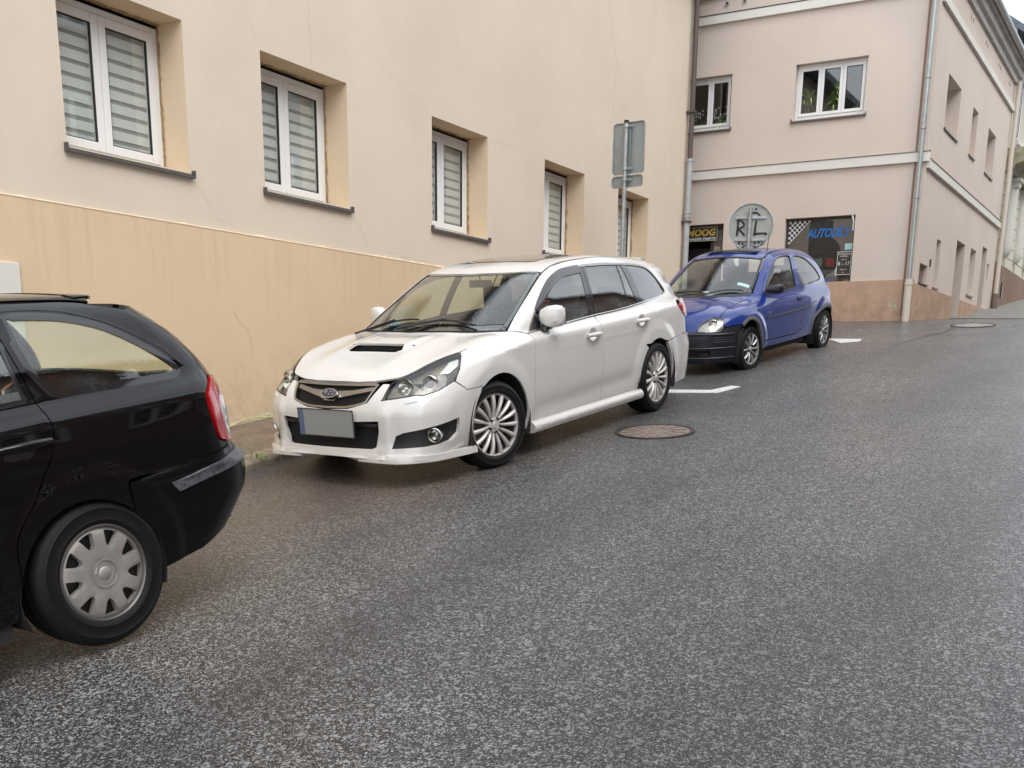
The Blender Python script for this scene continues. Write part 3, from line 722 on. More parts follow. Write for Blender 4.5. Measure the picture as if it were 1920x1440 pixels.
# rough broken sealant round the frames
M_foam = plaster('rough_mortar', (.42, .29, .15), .45, None, 1.0, sx=14.0)
for a, b in wins[2:]:
    mb = MB(); 
    def rough(p0, p1, du, w0):
        k = 34; v = []; f = []
        for i in range(k + 1):
            t = i / k; w1 = w0 * random.uniform(.35, 1.0)
            q = (p0[0] + (p1[0] - p0[0]) * t, p0[1] + (p1[1] - p0[1]) * t)
            for (ou, od) in ((0, -.299), (.004 + random.uniform(0, .008), -.299 + .0), (.003, -.299 + w1)):
                v.append(MW @ Vector((q[0] - du[0] * ou, od, q[1] - du[1] * ou)))
        for i in range(k): f += [(3*i, 3*i+3, 3*i+4, 3*i+1), (3*i+1, 3*i+4, 3*i+5, 3*i+2)]
        mb.add(v, f)
    rough((b, WZ0), (b, WZ1), (1, 0), .036); rough((a, WZ1), (b, WZ1), (0, 1), .06)
    mb.build('mortar_edge', M_foam, BEIGE)
# hairline cracks
M_crack = plain('crack', (.46, .36, .26), .9)
def crack(pts, w_, M, parent, d=.0012):
    v = []; n = len(pts)
    for i, (s_, z_) in enumerate(pts):
        a = Vector(pts[min(i + 1, n - 1)]) - Vector(pts[max(i - 1, 0)]); a.normalize(); q = Vector((-a.y, a.x)) * w_ * .7 * random.uniform(.3, 1.0) / 2
        v += [M @ Vector((s_ + q.x, d, z_ + q.y)), M @ Vector((s_ - q.x, d, z_ - q.y))]
    mesh('crack', v, [(2*i, 2*i+1, 2*i+3, 2*i+2) for i in range(n - 1)], parent, M_crack)
def walk(a, b, k, amp):
    return [(a[0] + (b[0] - a[0]) * i / k + random.uniform(-amp, amp) * (0 < i < k), a[1] + (b[1] - a[1]) * i / k + random.uniform(-amp, amp) * (0 < i < k)) for i in range(k + 1)]
crack(walk((.83, 5.6), (.95, 5.35), 5, .015) + walk((.95, 5.35), (.97, 4.55), 9, .012), .006, MW, BEIGE)
crack(walk((.02, 5.2), (.0, 4.9), 4, .01) + walk((.0, 4.9), (.25, 4.53), 6, .012), .005, MW, BEIGE)
crack(walk((-.64, 3.28), (-.35, 2.98), 7, .012) + walk((-.35, 2.98), (-.2, 2.95), 4, .006), .004, MW, BEIGE)
crack(walk((1.53, 3.3), (1.9, 2.9), 8, .012), .004, MW, BEIGE)
crack(walk((7.6, 6.9), (7.95, 6.2), 8, .02) + walk((7.95, 6.2), (7.85, 5.2), 8, .02), .012, MW, BEIGE)
crack(walk((2.1, 4.8), (2.95, 4.5), 7, .014), .004, MW, BEIGE); crack(walk((4.3, 4.45), (4.9, 4.52), 6, .014), .005, MW, BEIGE)
crack(walk((2.2, 2.96), (2.9, 2.93), 8, .012), .005, MW, BEIGE)
crack(walk((-.25, 2.2), (-.05, 2.02), 5, .015) + walk((-.05, 2.02), (-.02, 1.8), 4, .008), .008, MW, BEIGE, .0195)
crack(walk((-.52, 2.66), (-.5, 2.58), 4, .006), .008, MW, BEIGE, .0195)
# ragged lip where the tan base coat stops
mb = MB(); v = []; f = []; k = 260
for i in range(k + 1):
    s_ = -6 + 17 * i / k; h = .010 + .018 * max(0, random.gauss(0, .7)) * (random.random() < .45)
    v += [MW @ Vector((s_, .0185, 2.888 - .004)), MW @ Vector((s_, .022, 2.892)), MW @ Vector((s_, .002, 2.892 + h))]
for i in range(k): f += [(3*i, 3*i+3, 3*i+4, 3*i+1), (3*i+1, 3*i+4, 3*i+5, 3*i+2)]
mb.add(v, f); mb.build('base_lip', M_reveal, BEIGE)
# ragged broken plaster foot along the pavement
mb = MB(); v = []; f = []; k = 120; M_foot = plaster('crumbled_plaster', (.42, .36, .24), .5, None, 1.2, sx=9.0)
for i in range(k + 1):
    s_ = -4 + 8 * i / k; p = wp(s_, .03); g_ = gz(p.x, p.y) + .12; h = random.uniform(.0, .055) + .03 * math.sin(i * .7)**2
    v += [MW @ Vector((s_, .0195, g_ + h)), MW @ Vector((s_, .028 + random.uniform(0, .02), g_ + h * .5)), MW @ Vector((s_, .04 + random.uniform(0, .03), g_ - .02))]
for i in range(k): f += [(3*i, 3*i+3, 3*i+4, 3*i+1), (3*i+1, 3*i+4, 3*i+5, 3*i+2)]
mb.add(v, f); mb.build('crumbled_foot', M_foot, BEIGE)
# white meter cabinet at the picture's left edge
MB().box((-3.15, .019, 1.75), (-2.435, .04, 2.425), 0, MW).build('meter_panel', plain('offwhite_panel', (.70, .68, .62), .6), BEIGE, bevel=.004)
crack(walk((-2.425, 2.44), (-2.415, 2.1), 8, .006), .014, MW, BEIGE, .0195)
# rain pipe on the corner
mb = MB(); mb.tube([MW @ Vector((10.93, .085, z)) for z in (5.35, 8.3)], .044, 16); mb.build('rain_pipe_upper', M_pipeb, BEIGE, auto=40)
mb = MB(); mb.tube([MW @ Vector((10.93, .085, z)) for z in (1.9, 5.35)], .052, 18)
for z in (5.32, 4.46, 4.40): mb.tube([MW @ Vector((10.93, .085, z)), MW @ Vector((10.93, .085, z + .04))], .066, 18)
mb.build('rain_pipe_lower', M_pipeg, BEIGE, auto=40)
mb = MB()
for z in (4.32, 6.1): mb.box((10.86, .0, z), (11.0, .15, z + .03), 0, MW)
mb.build('pipe_bracket', M_pipeb, BEIGE)
fix(BEIGE)
# ---------------------------------------------------------------- pink corner house
PINK = empty('pink_corner_house', 'pink plastered corner house with white bands and a car parts shop window', 'house', (PC.x, PC.y, 2.7))
fo = [(1.055, 2.245, 5.955, 6.825, .13), (3.36, 4.55, 5.95, 6.82, .13), (1.055, 2.25, 3.275, 4.375, .16), (3.37, 4.5, 2.2, 4.365, .2), (5.6, 6.8, 5.95, 6.82, .13), (5.6, 6.8, 3.3, 4.4, .13)]
wall_mesh('front_wall', MF, 0, 9, 2.4, 8.05, fo, [M_pink, M_pink, M_room], PINK, .13, back=.9, extra_z=(3.3,))
def ring(name, M, s0, s1, z0, z1, d, mat, cuts=(), parent=PINK, dd=-.02):
    mb = MB(); s_ = s0
    for a, b in list(cuts) + [(s1, s1)]:
        if a > s_: mb.box((s_, dd, z0), (a, d, z1), 0, M)
        s_ = b
    return mb.build(name, mat, parent, bevel=.003)
ring('base_course', MF, .002, 8.9, 1.4, 3.3, .022, M_salmon, [(3.35, 4.52)])
ring('band', MF, -.05, 8.9, 5.12, 5.265, .05, M_white); ring('band_drip', MF, -.06, 8.9, 5.268, 5.282, .06, plain('drip_metal', (.26, .23, .20), .6))
ring('band', MF, -.05, 8.9, 7.64, 7.775, .05, M_white); ring('band_drip', MF, -.06, 8.9, 7.778, 7.79, .06, M_sill)
so_ = [(1.13, 2.33, 5.86, 6.685, .36), (3.63, 4.22, 5.86, 6.67, .36), (5.55, 6.55, 5.84, 6.66, .36),
       (.27, .92, 3.275, 3.585, .25), (1.50, 1.88, 3.30, 4.095, .25), (3.40, 4.29, 2.3, 4.28, .3), (4.97, 5.64, 3.41, 4.295, .25), (6.42, 7.02, 2.6, 4.47, .3), (7.23, 7.50, 3.86, 4.20, .2)]
wall_mesh('side_wall', MS, 0, 8.33, 2.0, 8.05, so_, [M_pink, M_pink, M_room], PINK, .3, back=.5)
ring('base_course', MS, .0, 8.33, 1.4, 3.235, .022, M_salmon, [(3.38, 4.31), (6.40, 7.04)])
ring('band', MS, .052, 8.33, 5.035, 5.165, .05, M_white); ring('band_drip', MS, .065, 8.33, 5.168, 5.182, .06, MATS['drip_metal'])
ring('band', MS, .052, 8.33, 7.48, 7.60, .05, M_white)
# cornice and roof
P = [(0, 8.05), (.05, 8.05), (.06, 8.15), (.12, 8.18), (.13, 8.32), (.19, 8.34), (.19, 8.44), (0, 8.44)]
MB().prism(P, lambda u, w_, q: MS @ Vector((q, u, w_)), .0, 8.45).build('cornice', plain('grey_cornice', (.46, .44, .41), .8, noise=.2, nscale=5), PINK)
MB().prism(P, lambda u, w_, q: MF @ Vector((q, u, w_)), .0, 8.8).build('cornice', MATS['grey_cornice'], PINK)
v = [MS @ Vector(p) for p in ((0, .25, 8.445), (8.5, .25, 8.445), (8.6, -8.5, 8.445), (0, -8.5, 8.445), (3, -4, 10.2), (6, -4, 10.2))]
mesh('roof', v, [(0, 1, 5, 4), (1, 2, 5), (2, 3, 4, 5), (3, 0, 4)], PINK, M_slate)
mb = MB(); mb.tube([MS @ Vector((q, .24, 8.41)) for q in (-.3, 8.5)], .06, 10); mb.build('gutter', M_pipeg, PINK, auto=50)
MB().box((0, -8.5, 2), (8.3, -8.45, 8.05), 0, MS).box((8.30, -8.5, 2), (8.33, -.002, 8.05), 0, MS).build('rear_wall', M_pink, PINK)
mb = MB()
for q in (3.21, 3.52):
    p = MF @ Vector((q, .0, 7.94)); mb.tube([p, p + NF * .03], .035, 16)
mb.build('vent', plain('vent_grey', (.4, .4, .38), .6), PINK)
mb = MB()
for q in (3.21, 3.52):
    p = MF @ Vector((q, .028, 7.94)); mb.tube([p, p + NF * .004], .022, 12)
mb.build('vent_hole', M_dark, PINK)
mb = MB()
for q in (.8, 1.0, 2.5, 2.72, 4.2, 4.42, 5.9, 6.12, 7.4, 7.62): mb.box((q, -.01, 7.86), (q + .035, .004, 7.93), 0, MS)
mb.build('weep_hole', M_dark, PINK)
sash_window(PINK, MF, 1.055, 2.245, 5.955, 6.825, -.11, 3, 'three light white window with yucca plants behind the glass', blind=False, sf=.05, fr=.045, sill_over=.03)
sash_window(PINK, MF, 3.36, 4.55, 5.95, 6.82, -.11, 3, 'white window with flowering plants partly hidden by the rain pipe', blind=False, sf=.05, fr=.045, sill_over=.03)
sash_window(PINK, MF, 5.6, 6.8, 5.95, 6.82, -.11, 3, None, blind=False, sf=.05, fr=.045)
sash_window(PINK, MF, 5.6, 6.8, 3.3, 4.4, -.11, 2, None, blind=False, sf=.05, fr=.045)
for o in so_[:3]: sash_window(PINK, MS, o[0], o[1], o[2], o[3], -.30, 2 if o[1] - o[0] > .7 else 1, None, blind=False, sill_over=.02, caps=False)
for o in (so_[4], so_[6]): sash_window(PINK, MS, o[0], o[1], o[2], o[3], -.2, 1, None, blind=False, sf=.05, sill_over=.02, caps=False)
M_wood = plain('brown_wood', (.10, .055, .035), .6, noise=.3)
for o in (so_[5], so_[7]):
    mb = MB().box((o[0] + .003, -.28, 2.4), (o[0] + .07, -.2, o[3] - .003), 0, MS).box((o[1] - .07, -.28, 2.4), (o[1] - .003, -.2, o[3] - .003), 0, MS).box((o[0] + .07, -.28, o[3] - .07), (o[1] - .07, -.2, o[3] - .003), 0, MS)
    mb.box((o[0] + .07, -.27, 2.4), (o[1] - .07, -.24, o[3] - .07), 0, MS); mb.build('door', M_wood, PINK)
for q in (.34, .46, .58, .70, .82): MB().box((q, -.06, 3.28), (q + .015, -.045, 3.58), 0, MS).build('window_bar', plain('bar_pink', (.3, .22, .2), .6), PINK)
MB().box((.27, -.12, 3.275), (.92, -.1, 3.585), 0, MS).build('shutter', plain('shutter_brown', (.2, .14, .12), .7), PINK)
MB().box((.24, 0, 3.25), (.95, .04, 3.272), 0, MS).build('sill', M_sill, PINK)
MB().box((1.03, .0, 3.59), (1.10, .02, 3.71), 0, MS).build('slot', M_wood, PINK)
# rain pipes
mb = MB(); mb.tube([MF @ Vector((.075, .10, z)) for z in (3.28, 8.2)], .036, 14)
for z in (6.35, 5.6, 4.55): mb.tube([MF @ Vector((.075, .10, z)), MF @ Vector((.075, .10, z + .03))], .049, 14)
mb.build('rain_pipe', M_pipes, PINK, auto=40)
mb = MB(); mb.tube([MF @ Vector((.075, .10, z)) for z in (2.6, 3.29)], .062, 16); mb.tube([MF @ Vector((.075, .10, z)) for z in (3.2, 3.24)], .07, 16); mb.build('pipe_foot', M_pipec, PINK, auto=40)
mb = MB(); mb.tube([MF @ Vector((.165, .02, z)) for z in (2.7, 8.0)], .016, 8); mb.build('pipe_shadow_line', plain('shadow_line_brown', (.24, .14, .1), .6), PINK, auto=40)  # brown tube put in for the shadow line beside the corner pipe
mb = MB(); mb.tube([MS @ Vector((8.27, .09, z)) for z in (3.35, 8.1)], .05, 12); mb.build('rain_pipe', M_pipec, PINK, auto=40)
mb = MB(); mb.tube([MS @ Vector((8.27, .09, z)) for z in (3.3, 3.62)], .07, 12); mb.build('pipe_foot', M_rust, PINK, auto=40)
# ---- shop window
def text(name, body, M, h, depth, mat, parent, shear=0, sx=1, align='LEFT', label=None, bold=0, width=None):
    c = bpy.data.curves.new(name, 'FONT'); c.body = body; c.size = h; c.extrude = depth / 2; c.shear = shear; c.align_x = align; c.resolution_u = 3; c.offset = bold
    o = bpy.data.objects.new(name, c); COL.objects.link(o); bpy.context.view_layer.update()
    me = bpy.data.meshes.new_from_object(o); bpy.data.objects.remove(o); bpy.data.curves.remove(c)
    if width: xs_ = [v_.co.x for v_ in me.vertices]; sx = width / (max(xs_) - min(xs_)); me.transform(Matrix.Translation((-min(xs_), 0, 0)))
    me.transform(Matrix.Diagonal((sx, 1, 1, 1))); me.transform(M); me.materials.clear()
    ob = new_obj(name, me, parent, mat); 
    if label: ob['label'] = label
    return ob
def facade_text(M, s_, d, z):   # seen from the street the facade's left is at larger s
    m = Matrix.Identity(4); x = -(M.col[0].to_3d()); n = M.col[1].to_3d(); o = M @ Vector((s_, d, z))
    for i in range(3): m[i][0] = x[i]; m[i][1] = (0, 0, 1)[i]; m[i][2] = n[i]; m[i][3] = o[i]
    return m
SHOP = MB().box((1.058, -.14, 3.278), (1.09, -.09, 4.372), 0, MF).box((2.215, -.14, 3.278), (2.247, -.09, 4.372), 0, MF).box((1.09, -.14, 3.278), (2.215, -.09, 3.31), 0, MF).box((1.09, -.14, 4.34), (2.215, -.09, 4.372), 0, MF).build('shop_window', plain('dark_frame', (.05, .035, .03), .5), PINK)
SHOP['label'] = 'dark car parts shop window with blue lettering and a checkered corner'
MB().box((1.09, -.125, 3.31), (2.215, -.12, 4.34), 0, MF).build('pane', glassy('shop_glass', (.8, .8, .8), alpha=.05), SHOP)
M_film = plain('grey_brown_film', (.075, .062, .05), .4); MB().box((1.09, -.15, 3.62), (2.215, -.135, 4.34), 0, MF).build('window_film', M_film, SHOP)
MB().box((1.09, -.165, 3.31), (2.215, -.155, 3.62), 0, MF).build('display_back', plain('display_back', (.085, .075, .065), .7), SHOP)
text('lettering', 'AUTODÍLY', facade_text(MF, 1.89, -.116, 4.055), .20, .004, plain('sign_blue', (.02, .16, .50), .4), SHOP, .30, bold=.007, width=.76)
M_chw = plain('checker_white', (.72, .73, .72), .5); M_chb = plain('checker_black', (.02, .02, .025), .4)
def corner_poly(u0, u1, w0, w1):
    # clip square to the triangle under the slanted edge: u from left edge .. , w down from the top
    pts = [(u0, w0), (u1, w0), (u1, w1), (u0, w1)]; out = []
    L_ = lambda p: 1 - p[0] / .38 - p[1] / .39
    for i in range(4):
        a, b = pts[i], pts[(i + 1) % 4]; fa, fb = L_(a), L_(b)
        if fa >= 0: out.append(a)
        if fa * fb < 0: t = fa / (fa - fb); out.append((a[0] + (b[0] - a[0]) * t, a[1] + (b[1] - a[1]) * t))
    return out
mw_, mk = MB(), MB(); cs = .042
for i in range(10):
    for j in range(10):
        p = corner_poly(i * cs, i * cs + cs, j * cs, j * cs + cs)
        if len(p) > 2: MB().prism(p, lambda u, w_, q: MF @ Vector((2.213 - u, q, 4.338 - w_)), -.119, -.116).build('checker_square', M_chb if (i + j) % 2 else M_chw, SHOP)
# notices and goods
MB().box((1.095, -.118, 3.42), (1.335, -.114, 3.80), 0, MF).build('hours_notice', plain('notice_dark', (.04, .035, .03), .5), SHOP)
fr_ = MB()
for a in ((1.095, 3.42, 1.335, 3.43), (1.095, 3.79, 1.335, 3.80), (1.095, 3.43, 1.103, 3.79), (1.327, 3.43, 1.335, 3.79)): fr_.box((a[0], -.114, a[1]), (a[2], -.112, a[3]), 0, MF)
fr_.build('notice_border', M_chw, SHOP)
for (b_, z, h) in (('PROVOZNÍ DOBA', 3.75, .026), ('OTEVŘENO', 3.715, .026), ('po - pá', 3.665, .026), ('8 - 17', 3.575, .085), ('sobota 8 - 12', 3.50, .022), ('tel.', 3.455, .02)):
    text('lettering', b_, facade_text(MF, 1.215, -.110, z), h, .002, M_chw, SHOP, align='CENTER', bold=.0006)
MB().box((1.095, -.118, 3.83), (1.22, -.113, 3.93), 0, MF).build('paper_note', plain('paper_cyan', (.45, .68, .68), .7), SHOP)
MB().box((1.36, -.15, 3.56), (1.52, -.125, 3.575), 0, MF).box((1.33, -.15, 3.50), (1.95, -.128, 3.512), 0, MF).build('shelf', plain('shelf_grey', (.3, .28, .26), .6), SHOP)
mb = MB()
for i in range(4): q = 1.60 + i * .045; mb.box((q, -.15, 3.58), (q + .036, -.128, 3.70 - .01 * (i % 2)), 0, MF); mb.tube([MF @ Vector((q + .018, -.14, 3.69)), MF @ Vector((q + .018, -.14, 3.72))], .012, 8)
mb.build('bottle', plain('bottle_green', (.35, .55, .42), .4), SHOP)
P = [(1.53, 3.575), (1.40, 3.575), (1.395, 3.60), (1.375, 3.63), (1.385, 3.67), (1.44, 3.70), (1.50, 3.705), (1.525, 3.68), (1.535, 3.62)]
MB().prism(P, lambda u, w_, q: MF @ Vector((u, q, w_)), -.15, -.128).build('red_canister', plain('canister_red', (.50, .06, .07), .4), SHOP)
mb = MB()
for i in range(9): q = 1.36 + i * .03; mb.box((q, -.15, 3.42), (q + .008, -.13, 3.50), 0, MF)
mb.build('hanging_tool', M_chw, SHOP)
MB().box((1.34, -.15, 3.40), (1.36, -.12, 3.53), 0, MF).build('price_card', M_chw, SHOP)
text('lettering', 'TRODAT', facade_text(MF, 1.62, -.116, 3.325), .07, .003, MATS['sign_blue'], SHOP, .2, .9)
mb = MB().box((1.20, -.119, 3.33), (1.115, -.114, 3.335), 0, MF); mb.tube([MF @ Vector(p) for p in ((1.13, -.05, 4.41), (1.11, -.02, 4.36), (1.085, -.03, 4.28), (1.09, -.05, 4.13))], .016, 8); mb.build('white_hose', M_chw, SHOP, auto=40)
mb = MB().tube([MF @ Vector((1.72, -.11, 3.74)), MF @ Vector((1.50, -.11, 3.82))], .006, 6); mb.build('wiper_display', M_rubber, SHOP)
# doorway with brand board
DOOR = MB().box((3.373, -.17, 2.3), (3.42, -.1, 4.362), 0, MF).box((3.42, -.17, 4.30), (4.498, -.1, 4.362), 0, MF).box((3.60, -.17, 2.3), (3.64, -.12, 4.30), 0, MF).build('shop_doorway', MATS['dark_frame'], PINK)
DOOR['label'] = 'shop doorway with a yellow lettered board above it'
MB().box((3.42, -.16, 2.3), (3.60, -.15, 4.30), 0, MF).build('side_light', plain('poster_grey', (.16, .14, .11), .5, noise=.5, nscale=16), DOOR)
MB().box((3.51, -.098, 4.09), (4.49, -.085, 4.33), 0, MF).build('board', plain('board_dark', (.035, .03, .025), .5), DOOR)
fr_ = MB()
for a in ((3.51, 4.09, 4.49, 4.10), (3.51, 4.32, 4.49, 4.33), (3.51, 4.10, 3.52, 4.32)): fr_.box((a[0], -.0848, a[1]), (a[2], -.082, a[3]), 0, MF)
fr_.build('board_border', plain('board_cream', (.5, .45, .35), .5), DOOR)
text('lettering', 'MOOG', facade_text(MF, 4.09, -.082, 4.185), .155, .003, plain('sign_yellow', (.55, .38, .07), .5), DOOR, .2, bold=.006, width=.55)
text('lettering', 'CHASSIS PARTS', facade_text(MF, 4.12, -.082, 4.11), .058, .003, M_chw, DOOR, .1, bold=.0015, width=.58)
MB().box((3.64, -.4, 2.3), (4.49, -.38, 4.0), 0, MF).build('door_leaf', plain('door_dark', (.03, .02, .02), .5), DOOR)
for (a, b, c, d) in ((3.46, 3.52, 3.93, 3.99), (3.53, 3.57, 3.92, 4.0), (3.46, 3.55, 3.74, 3.88)): MB().box((a, -.149, c), (b, -.145, d), 0, MF).build('poster', plain('poster_pale', (.4, .37, .3), .6), DOOR)
# weather marks at the corner
MB().prism([(.26, 2.80), (.30, 2.78), (.36, 2.83), (.40, 2.93), (.37, 3.02), (.33, 3.0), (.34, 2.93), (.29, 2.95), (.25, 2.88)], lambda u, w_, q: MF @ Vector((u, q, w_)), .0222, .0232).build('bare_patch', plain('bare_plaster', (.47, .38, .28), .8, noise=.3, nscale=20), PINK)
fix(PINK)
def plant(name, M, s_, d, z, kind, label):
    mb = MB(); tr = MB()
    o = M @ Vector((s_, d, z))
    tops = {'yucca': [(.0, .34, 1), (.07, .24, .7)], 'low': [(0, .04, .8), (.08, .02, .6)], 'tall': [(0, .2, 1), (-.03, .42, .8)], 'flower': [(0, .05, .8), (.1, .06, .8), (.2, .05, .7)]}[kind]
    for dx, h, sc in tops:
        p = o + M.col[0].to_3d() * dx + Vector((0, 0, h)); q = o + M.col[0].to_3d() * dx * .3
        tr.tube([q, (q + p) / 2 + Vector((.01, 0, 0)), p], .012, 6)
        for k in range(34 if kind != 'flower' else 26):
            a = random.uniform(0, 2 * PI); el = random.uniform(-.5, 1.3); l = random.uniform(.16, .27) * sc
            u = Vector((math.cos(a) * math.cos(el), math.sin(a) * math.cos(el), math.sin(el))); side = u.cross(Vector((0, 0, 1))).normalized() * .011
            m1 = p + u * l * .55 + Vector((0, 0, .01)); t_ = p + u * l - Vector((0, 0, .10 * l / .2 * random.uniform(.3, 1)))
            mb.add([p - side * .5, p + side * .5, m1 + side, m1 - side, t_], [(0, 1, 2, 3), (3, 2, 4)])
    r = empty(name, label, 'plant', tuple(o))
    a = tr.build('stem', plain('plant_stem', (.22, .15, .08), .7), r); b = mb.build('leaf_crown', plain('plant_leaf', (.24, .42, .06), .45, noise=.3), r)
    pot = MB().lathe([(.001, -.0), (.05, .0), (.065, .09), (.055, .09), (.05, .03)], 16, 'z', tuple(o + Vector((0, 0, -.0)))).build('pot', plain('pot_brown', (.2, .1, .06), .7), r, auto=40)
    if kind == 'flower':
        fl = MB()
        for k in range(26): 
            q = o + M.col[0].to_3d() * random.uniform(-.08, .28) + M.col[1].to_3d() * random.uniform(-.05, .05) + Vector((0, 0, random.uniform(.16, .34))); fl.tube([q, q + Vector((random.uniform(-.02, .02), 0, .03))], .011, 5)
        fl.build('blossom', plain('blossom_white', (.75, .73, .72), .6), r)
    fix(r)
plant('yucca_plant', MF, 2.05, -.22, 5.99, 'yucca', 'yucca with drooping leaves behind the left light of the wide upper window')
plant('yucca_plant', MF, 1.62, -.22, 5.99, 'tall', 'taller pale yucca behind the middle light of the wide upper window')
plant('yucca_plant', MF, 1.24, -.21, 6.0, 'low', 'low spiky plant behind the right light of the wide upper window')
plant('flowering_plant', MF, 3.50, -.22, 5.99, 'flower', 'white flowering plant in the right half of the window by the rain pipe')
plant('flowering_plant', MF, 3.86, -.22, 5.99, 'flower', 'white flowering plant in the left half of the window by the rain pipe')
# ---------------------------------------------------------------- pavement and ornate house further up
v = []; ss = list(np.arange(3.6, 26, .6))
for s_ in ss:
    wd = 1.1 + .4 * min(1, (s_ - 2.2) / 3)
    for d in (-.05, wd * .5, wd):
        p = MS @ Vector((s_, d, 0)); v.append((p.x, p.y, gz(p.x, p.y) + .006))
f = [(i * 3 + j, i * 3 + j + 1, i * 3 + j + 4, i * 3 + j + 3) for i in range(len(ss) - 1) for j in range(2)]
v += [tuple(Vector(v[k]) - Vector((0, 0, .4))) for k in (0, 1, 2)]; nv = len(v); f += [(0, 1, nv - 2, nv - 3), (1, 2, nv - 1, nv - 2)]
UP = mesh('upper_pavement', v, f, None, M_sett, True); tag(UP, 'grey sett pavement climbing beside the pink house', kind='structure')
if UP.data.polygons[0].normal.z < 0: UP.data.flip_normals()
for i in range(4, 24):
    v = []
    for s_ in (i - .39, i + .59):
        wd = 1.1 + .4 * min(1, (s_ - 2.2) / 3)
        for d, h in ((wd - .002, -.2), (wd - .002, .01), (wd + .13, .008), (wd + .14, -.2)):
            p = MS @ Vector((s_, d, 0)); v.append((p.x, p.y, gz(p.x, p.y) + h))
    MB().add(v, [(0,1,5,4),(1,2,6,5),(2,3,7,6),(3,2,1,0),(4,5,6,7)]).build('kerb_stone', MATS['kerb_stone'], UP)
CREAM = empty('ornate_cream_house', 'ornate pale cream house with brown base far up at the right edge', 'house', tuple(MS @ Vector((8.6, 0, 3.5))))
MC = MS
MB().box((8.56, -9, 2.5), (22, .03, 4.32), 0, MC).build('plinth', M_brownpl, CREAM)
wb = MB().box((8.56, -9, 4.32), (24, -.06, 8.9), 0, MC).build('wall', M_cream, CREAM)
bays = [9.67, 11.5, 13.35, 15.2, 17.05, 18.9, 20.75]
proto = None
for row in range(8):
    z = 4.36 + row * .245; s_ = 8.60
    for c in bays + [23.0]:
        a_, b_ = s_, min(c - .26, 23.9); s_ = c + .26
        if b_ > a_: MB().box((a_, -.062, z), (b_, -.018, z + .222), 0, MC).build('rustic_block', M_cream, CREAM)
for c in bays:
    r_ = MB(); r_.tube([MC @ Vector((c, -.02, zz)) for zz in (4.54, 4.56, 4.62, 4.72, 4.84, 6.1)], [.01, .07, .12, .15, .16, .16], 20); r_.build('half_column', plain('column_white', (.66, .66, .60), .7), CREAM, auto=50)
    r_ = MB().box((c - .16, -.08, 6.1), (c + .16, .16, 6.22), 0, MC).box((c - .2, -.08, 6.22), (c + .2, .2, 6.30), 0, MC); r_.build('capital', MATS['column_white'], CREAM)
MB().prism([(-.06, 6.32), (.10, 6.32), (.16, 6.45), (.40, 6.52), (.40, 6.66), (.30, 6.80), (-.06, 6.80)], lambda u, w_, q: MC @ Vector((q, u, w_)), 8.56, 24).build('cornice', plain('mossy_cornice', (.36, .34, .24), .8, noise=.3), CREAM)
MB().prism([(-.06, 8.6), (.15, 8.6), (.2, 8.72), (.38, 8.78), (.38, 8.86), (-.06, 8.95)], lambda u, w_, q: MC @ Vector((q, u, w_)), 8.56, 24).build('eave', MATS['mossy_cornice'], CREAM)
for c in bays: 
    sash_window(CREAM, MC, c - .4, c + .4, 7.1, 8.35, -.055, 2, None, blind=False, sill=False)
    MB().box((c - .5, -.058, 6.98), (c + .5, .1, 7.08), 0, MC).build('window_ledge', MATS['column_white'], CREAM); MB().box((c - .55, -.058, 8.4), (c + .55, .14, 8.5), 0, MC).build('window_hood', MATS['column_white'], CREAM)
MB().prism([(-.1, 8.0), (-.1, 9.25), (-4.3, 12.2), (-8.9, 9.2), (-8.9, 8.0)], lambda u, w_, q: MC @ Vector((q, u, w_)), 8.45, 8.555).build('gable_wall', M_peel, CREAM)
P = [(.55, 8.99), (.62, 8.93), (-4.3, 11.75), (-9.4, 8.93), (-9.3, 8.8), (-4.3, 11.45)]
MB().prism([(.46, 8.83), (.48, 8.96), (-4.3, 12.42), (-9.4, 8.96), (-9.4, 8.83), (-4.3, 12.26)], lambda u, w_, q: MC @ Vector((q, u, w_)), 8.40, 24.2).build('roof', M_slate, CREAM)
mb = MB().tube([MC @ Vector(p) for p in ((8.62, .56, 8.86), (8.62, .5, 8.7), (8.62, .08, 8.4), (8.62, .06, 4.4))], .05, 8); mb.build('rain_pipe', M_pipeg, CREAM, auto=40)
MB().box((9.35, .031, 3.62), (9.5, .05, 3.95), 0, MC).build('base_vent', M_dark, CREAM)
MB().box((9.5, .031, 3.62), (9.66, .04, 3.93), 0, MC).build('bare_patch', M_peel, CREAM)
fix(CREAM)
# ---------------------------------------------------------------- houses across the street (seen mirrored in the car windows)
MO = basis(S0 + NW * 12.2, DW, NW * -1)
OPP = empty('opposite_house', 'house across the street, outside the picture on the right', 'house', tuple(MO @ Vector((0, 0, 1))))
oo = [(s_, s_ + 1.1, z, z + 1.5) for s_ in np.arange(-8, 25, 2.3) for z in (3.2, 5.9, 8.6)]
wall_mesh('wall', MO, -10, 26, -2, 10.6, oo, [plaster('red_brown_plaster', (.26, .17, .14), .9), M_pink, M_room], OPP, .15)
for o in oo: sash_window(OPP, MO, o[0], o[1], o[2], o[3], -.12, 2, None, blind=False)
MB().prism([(.4, 10.6), (-4, 13.0), (-8.5, 10.6)], lambda u, w_, q: MO @ Vector((q, u, w_)), -10, 26).build('roof', M_slate, OPP)
MB().box((-10, -8, -2), (-9.98, -.01, 10.6), 0, MO).box((25.98, -8, -2), (26, -.01, 10.6), 0, MO).build('side_wall', M_pink, OPP)
fix(OPP)
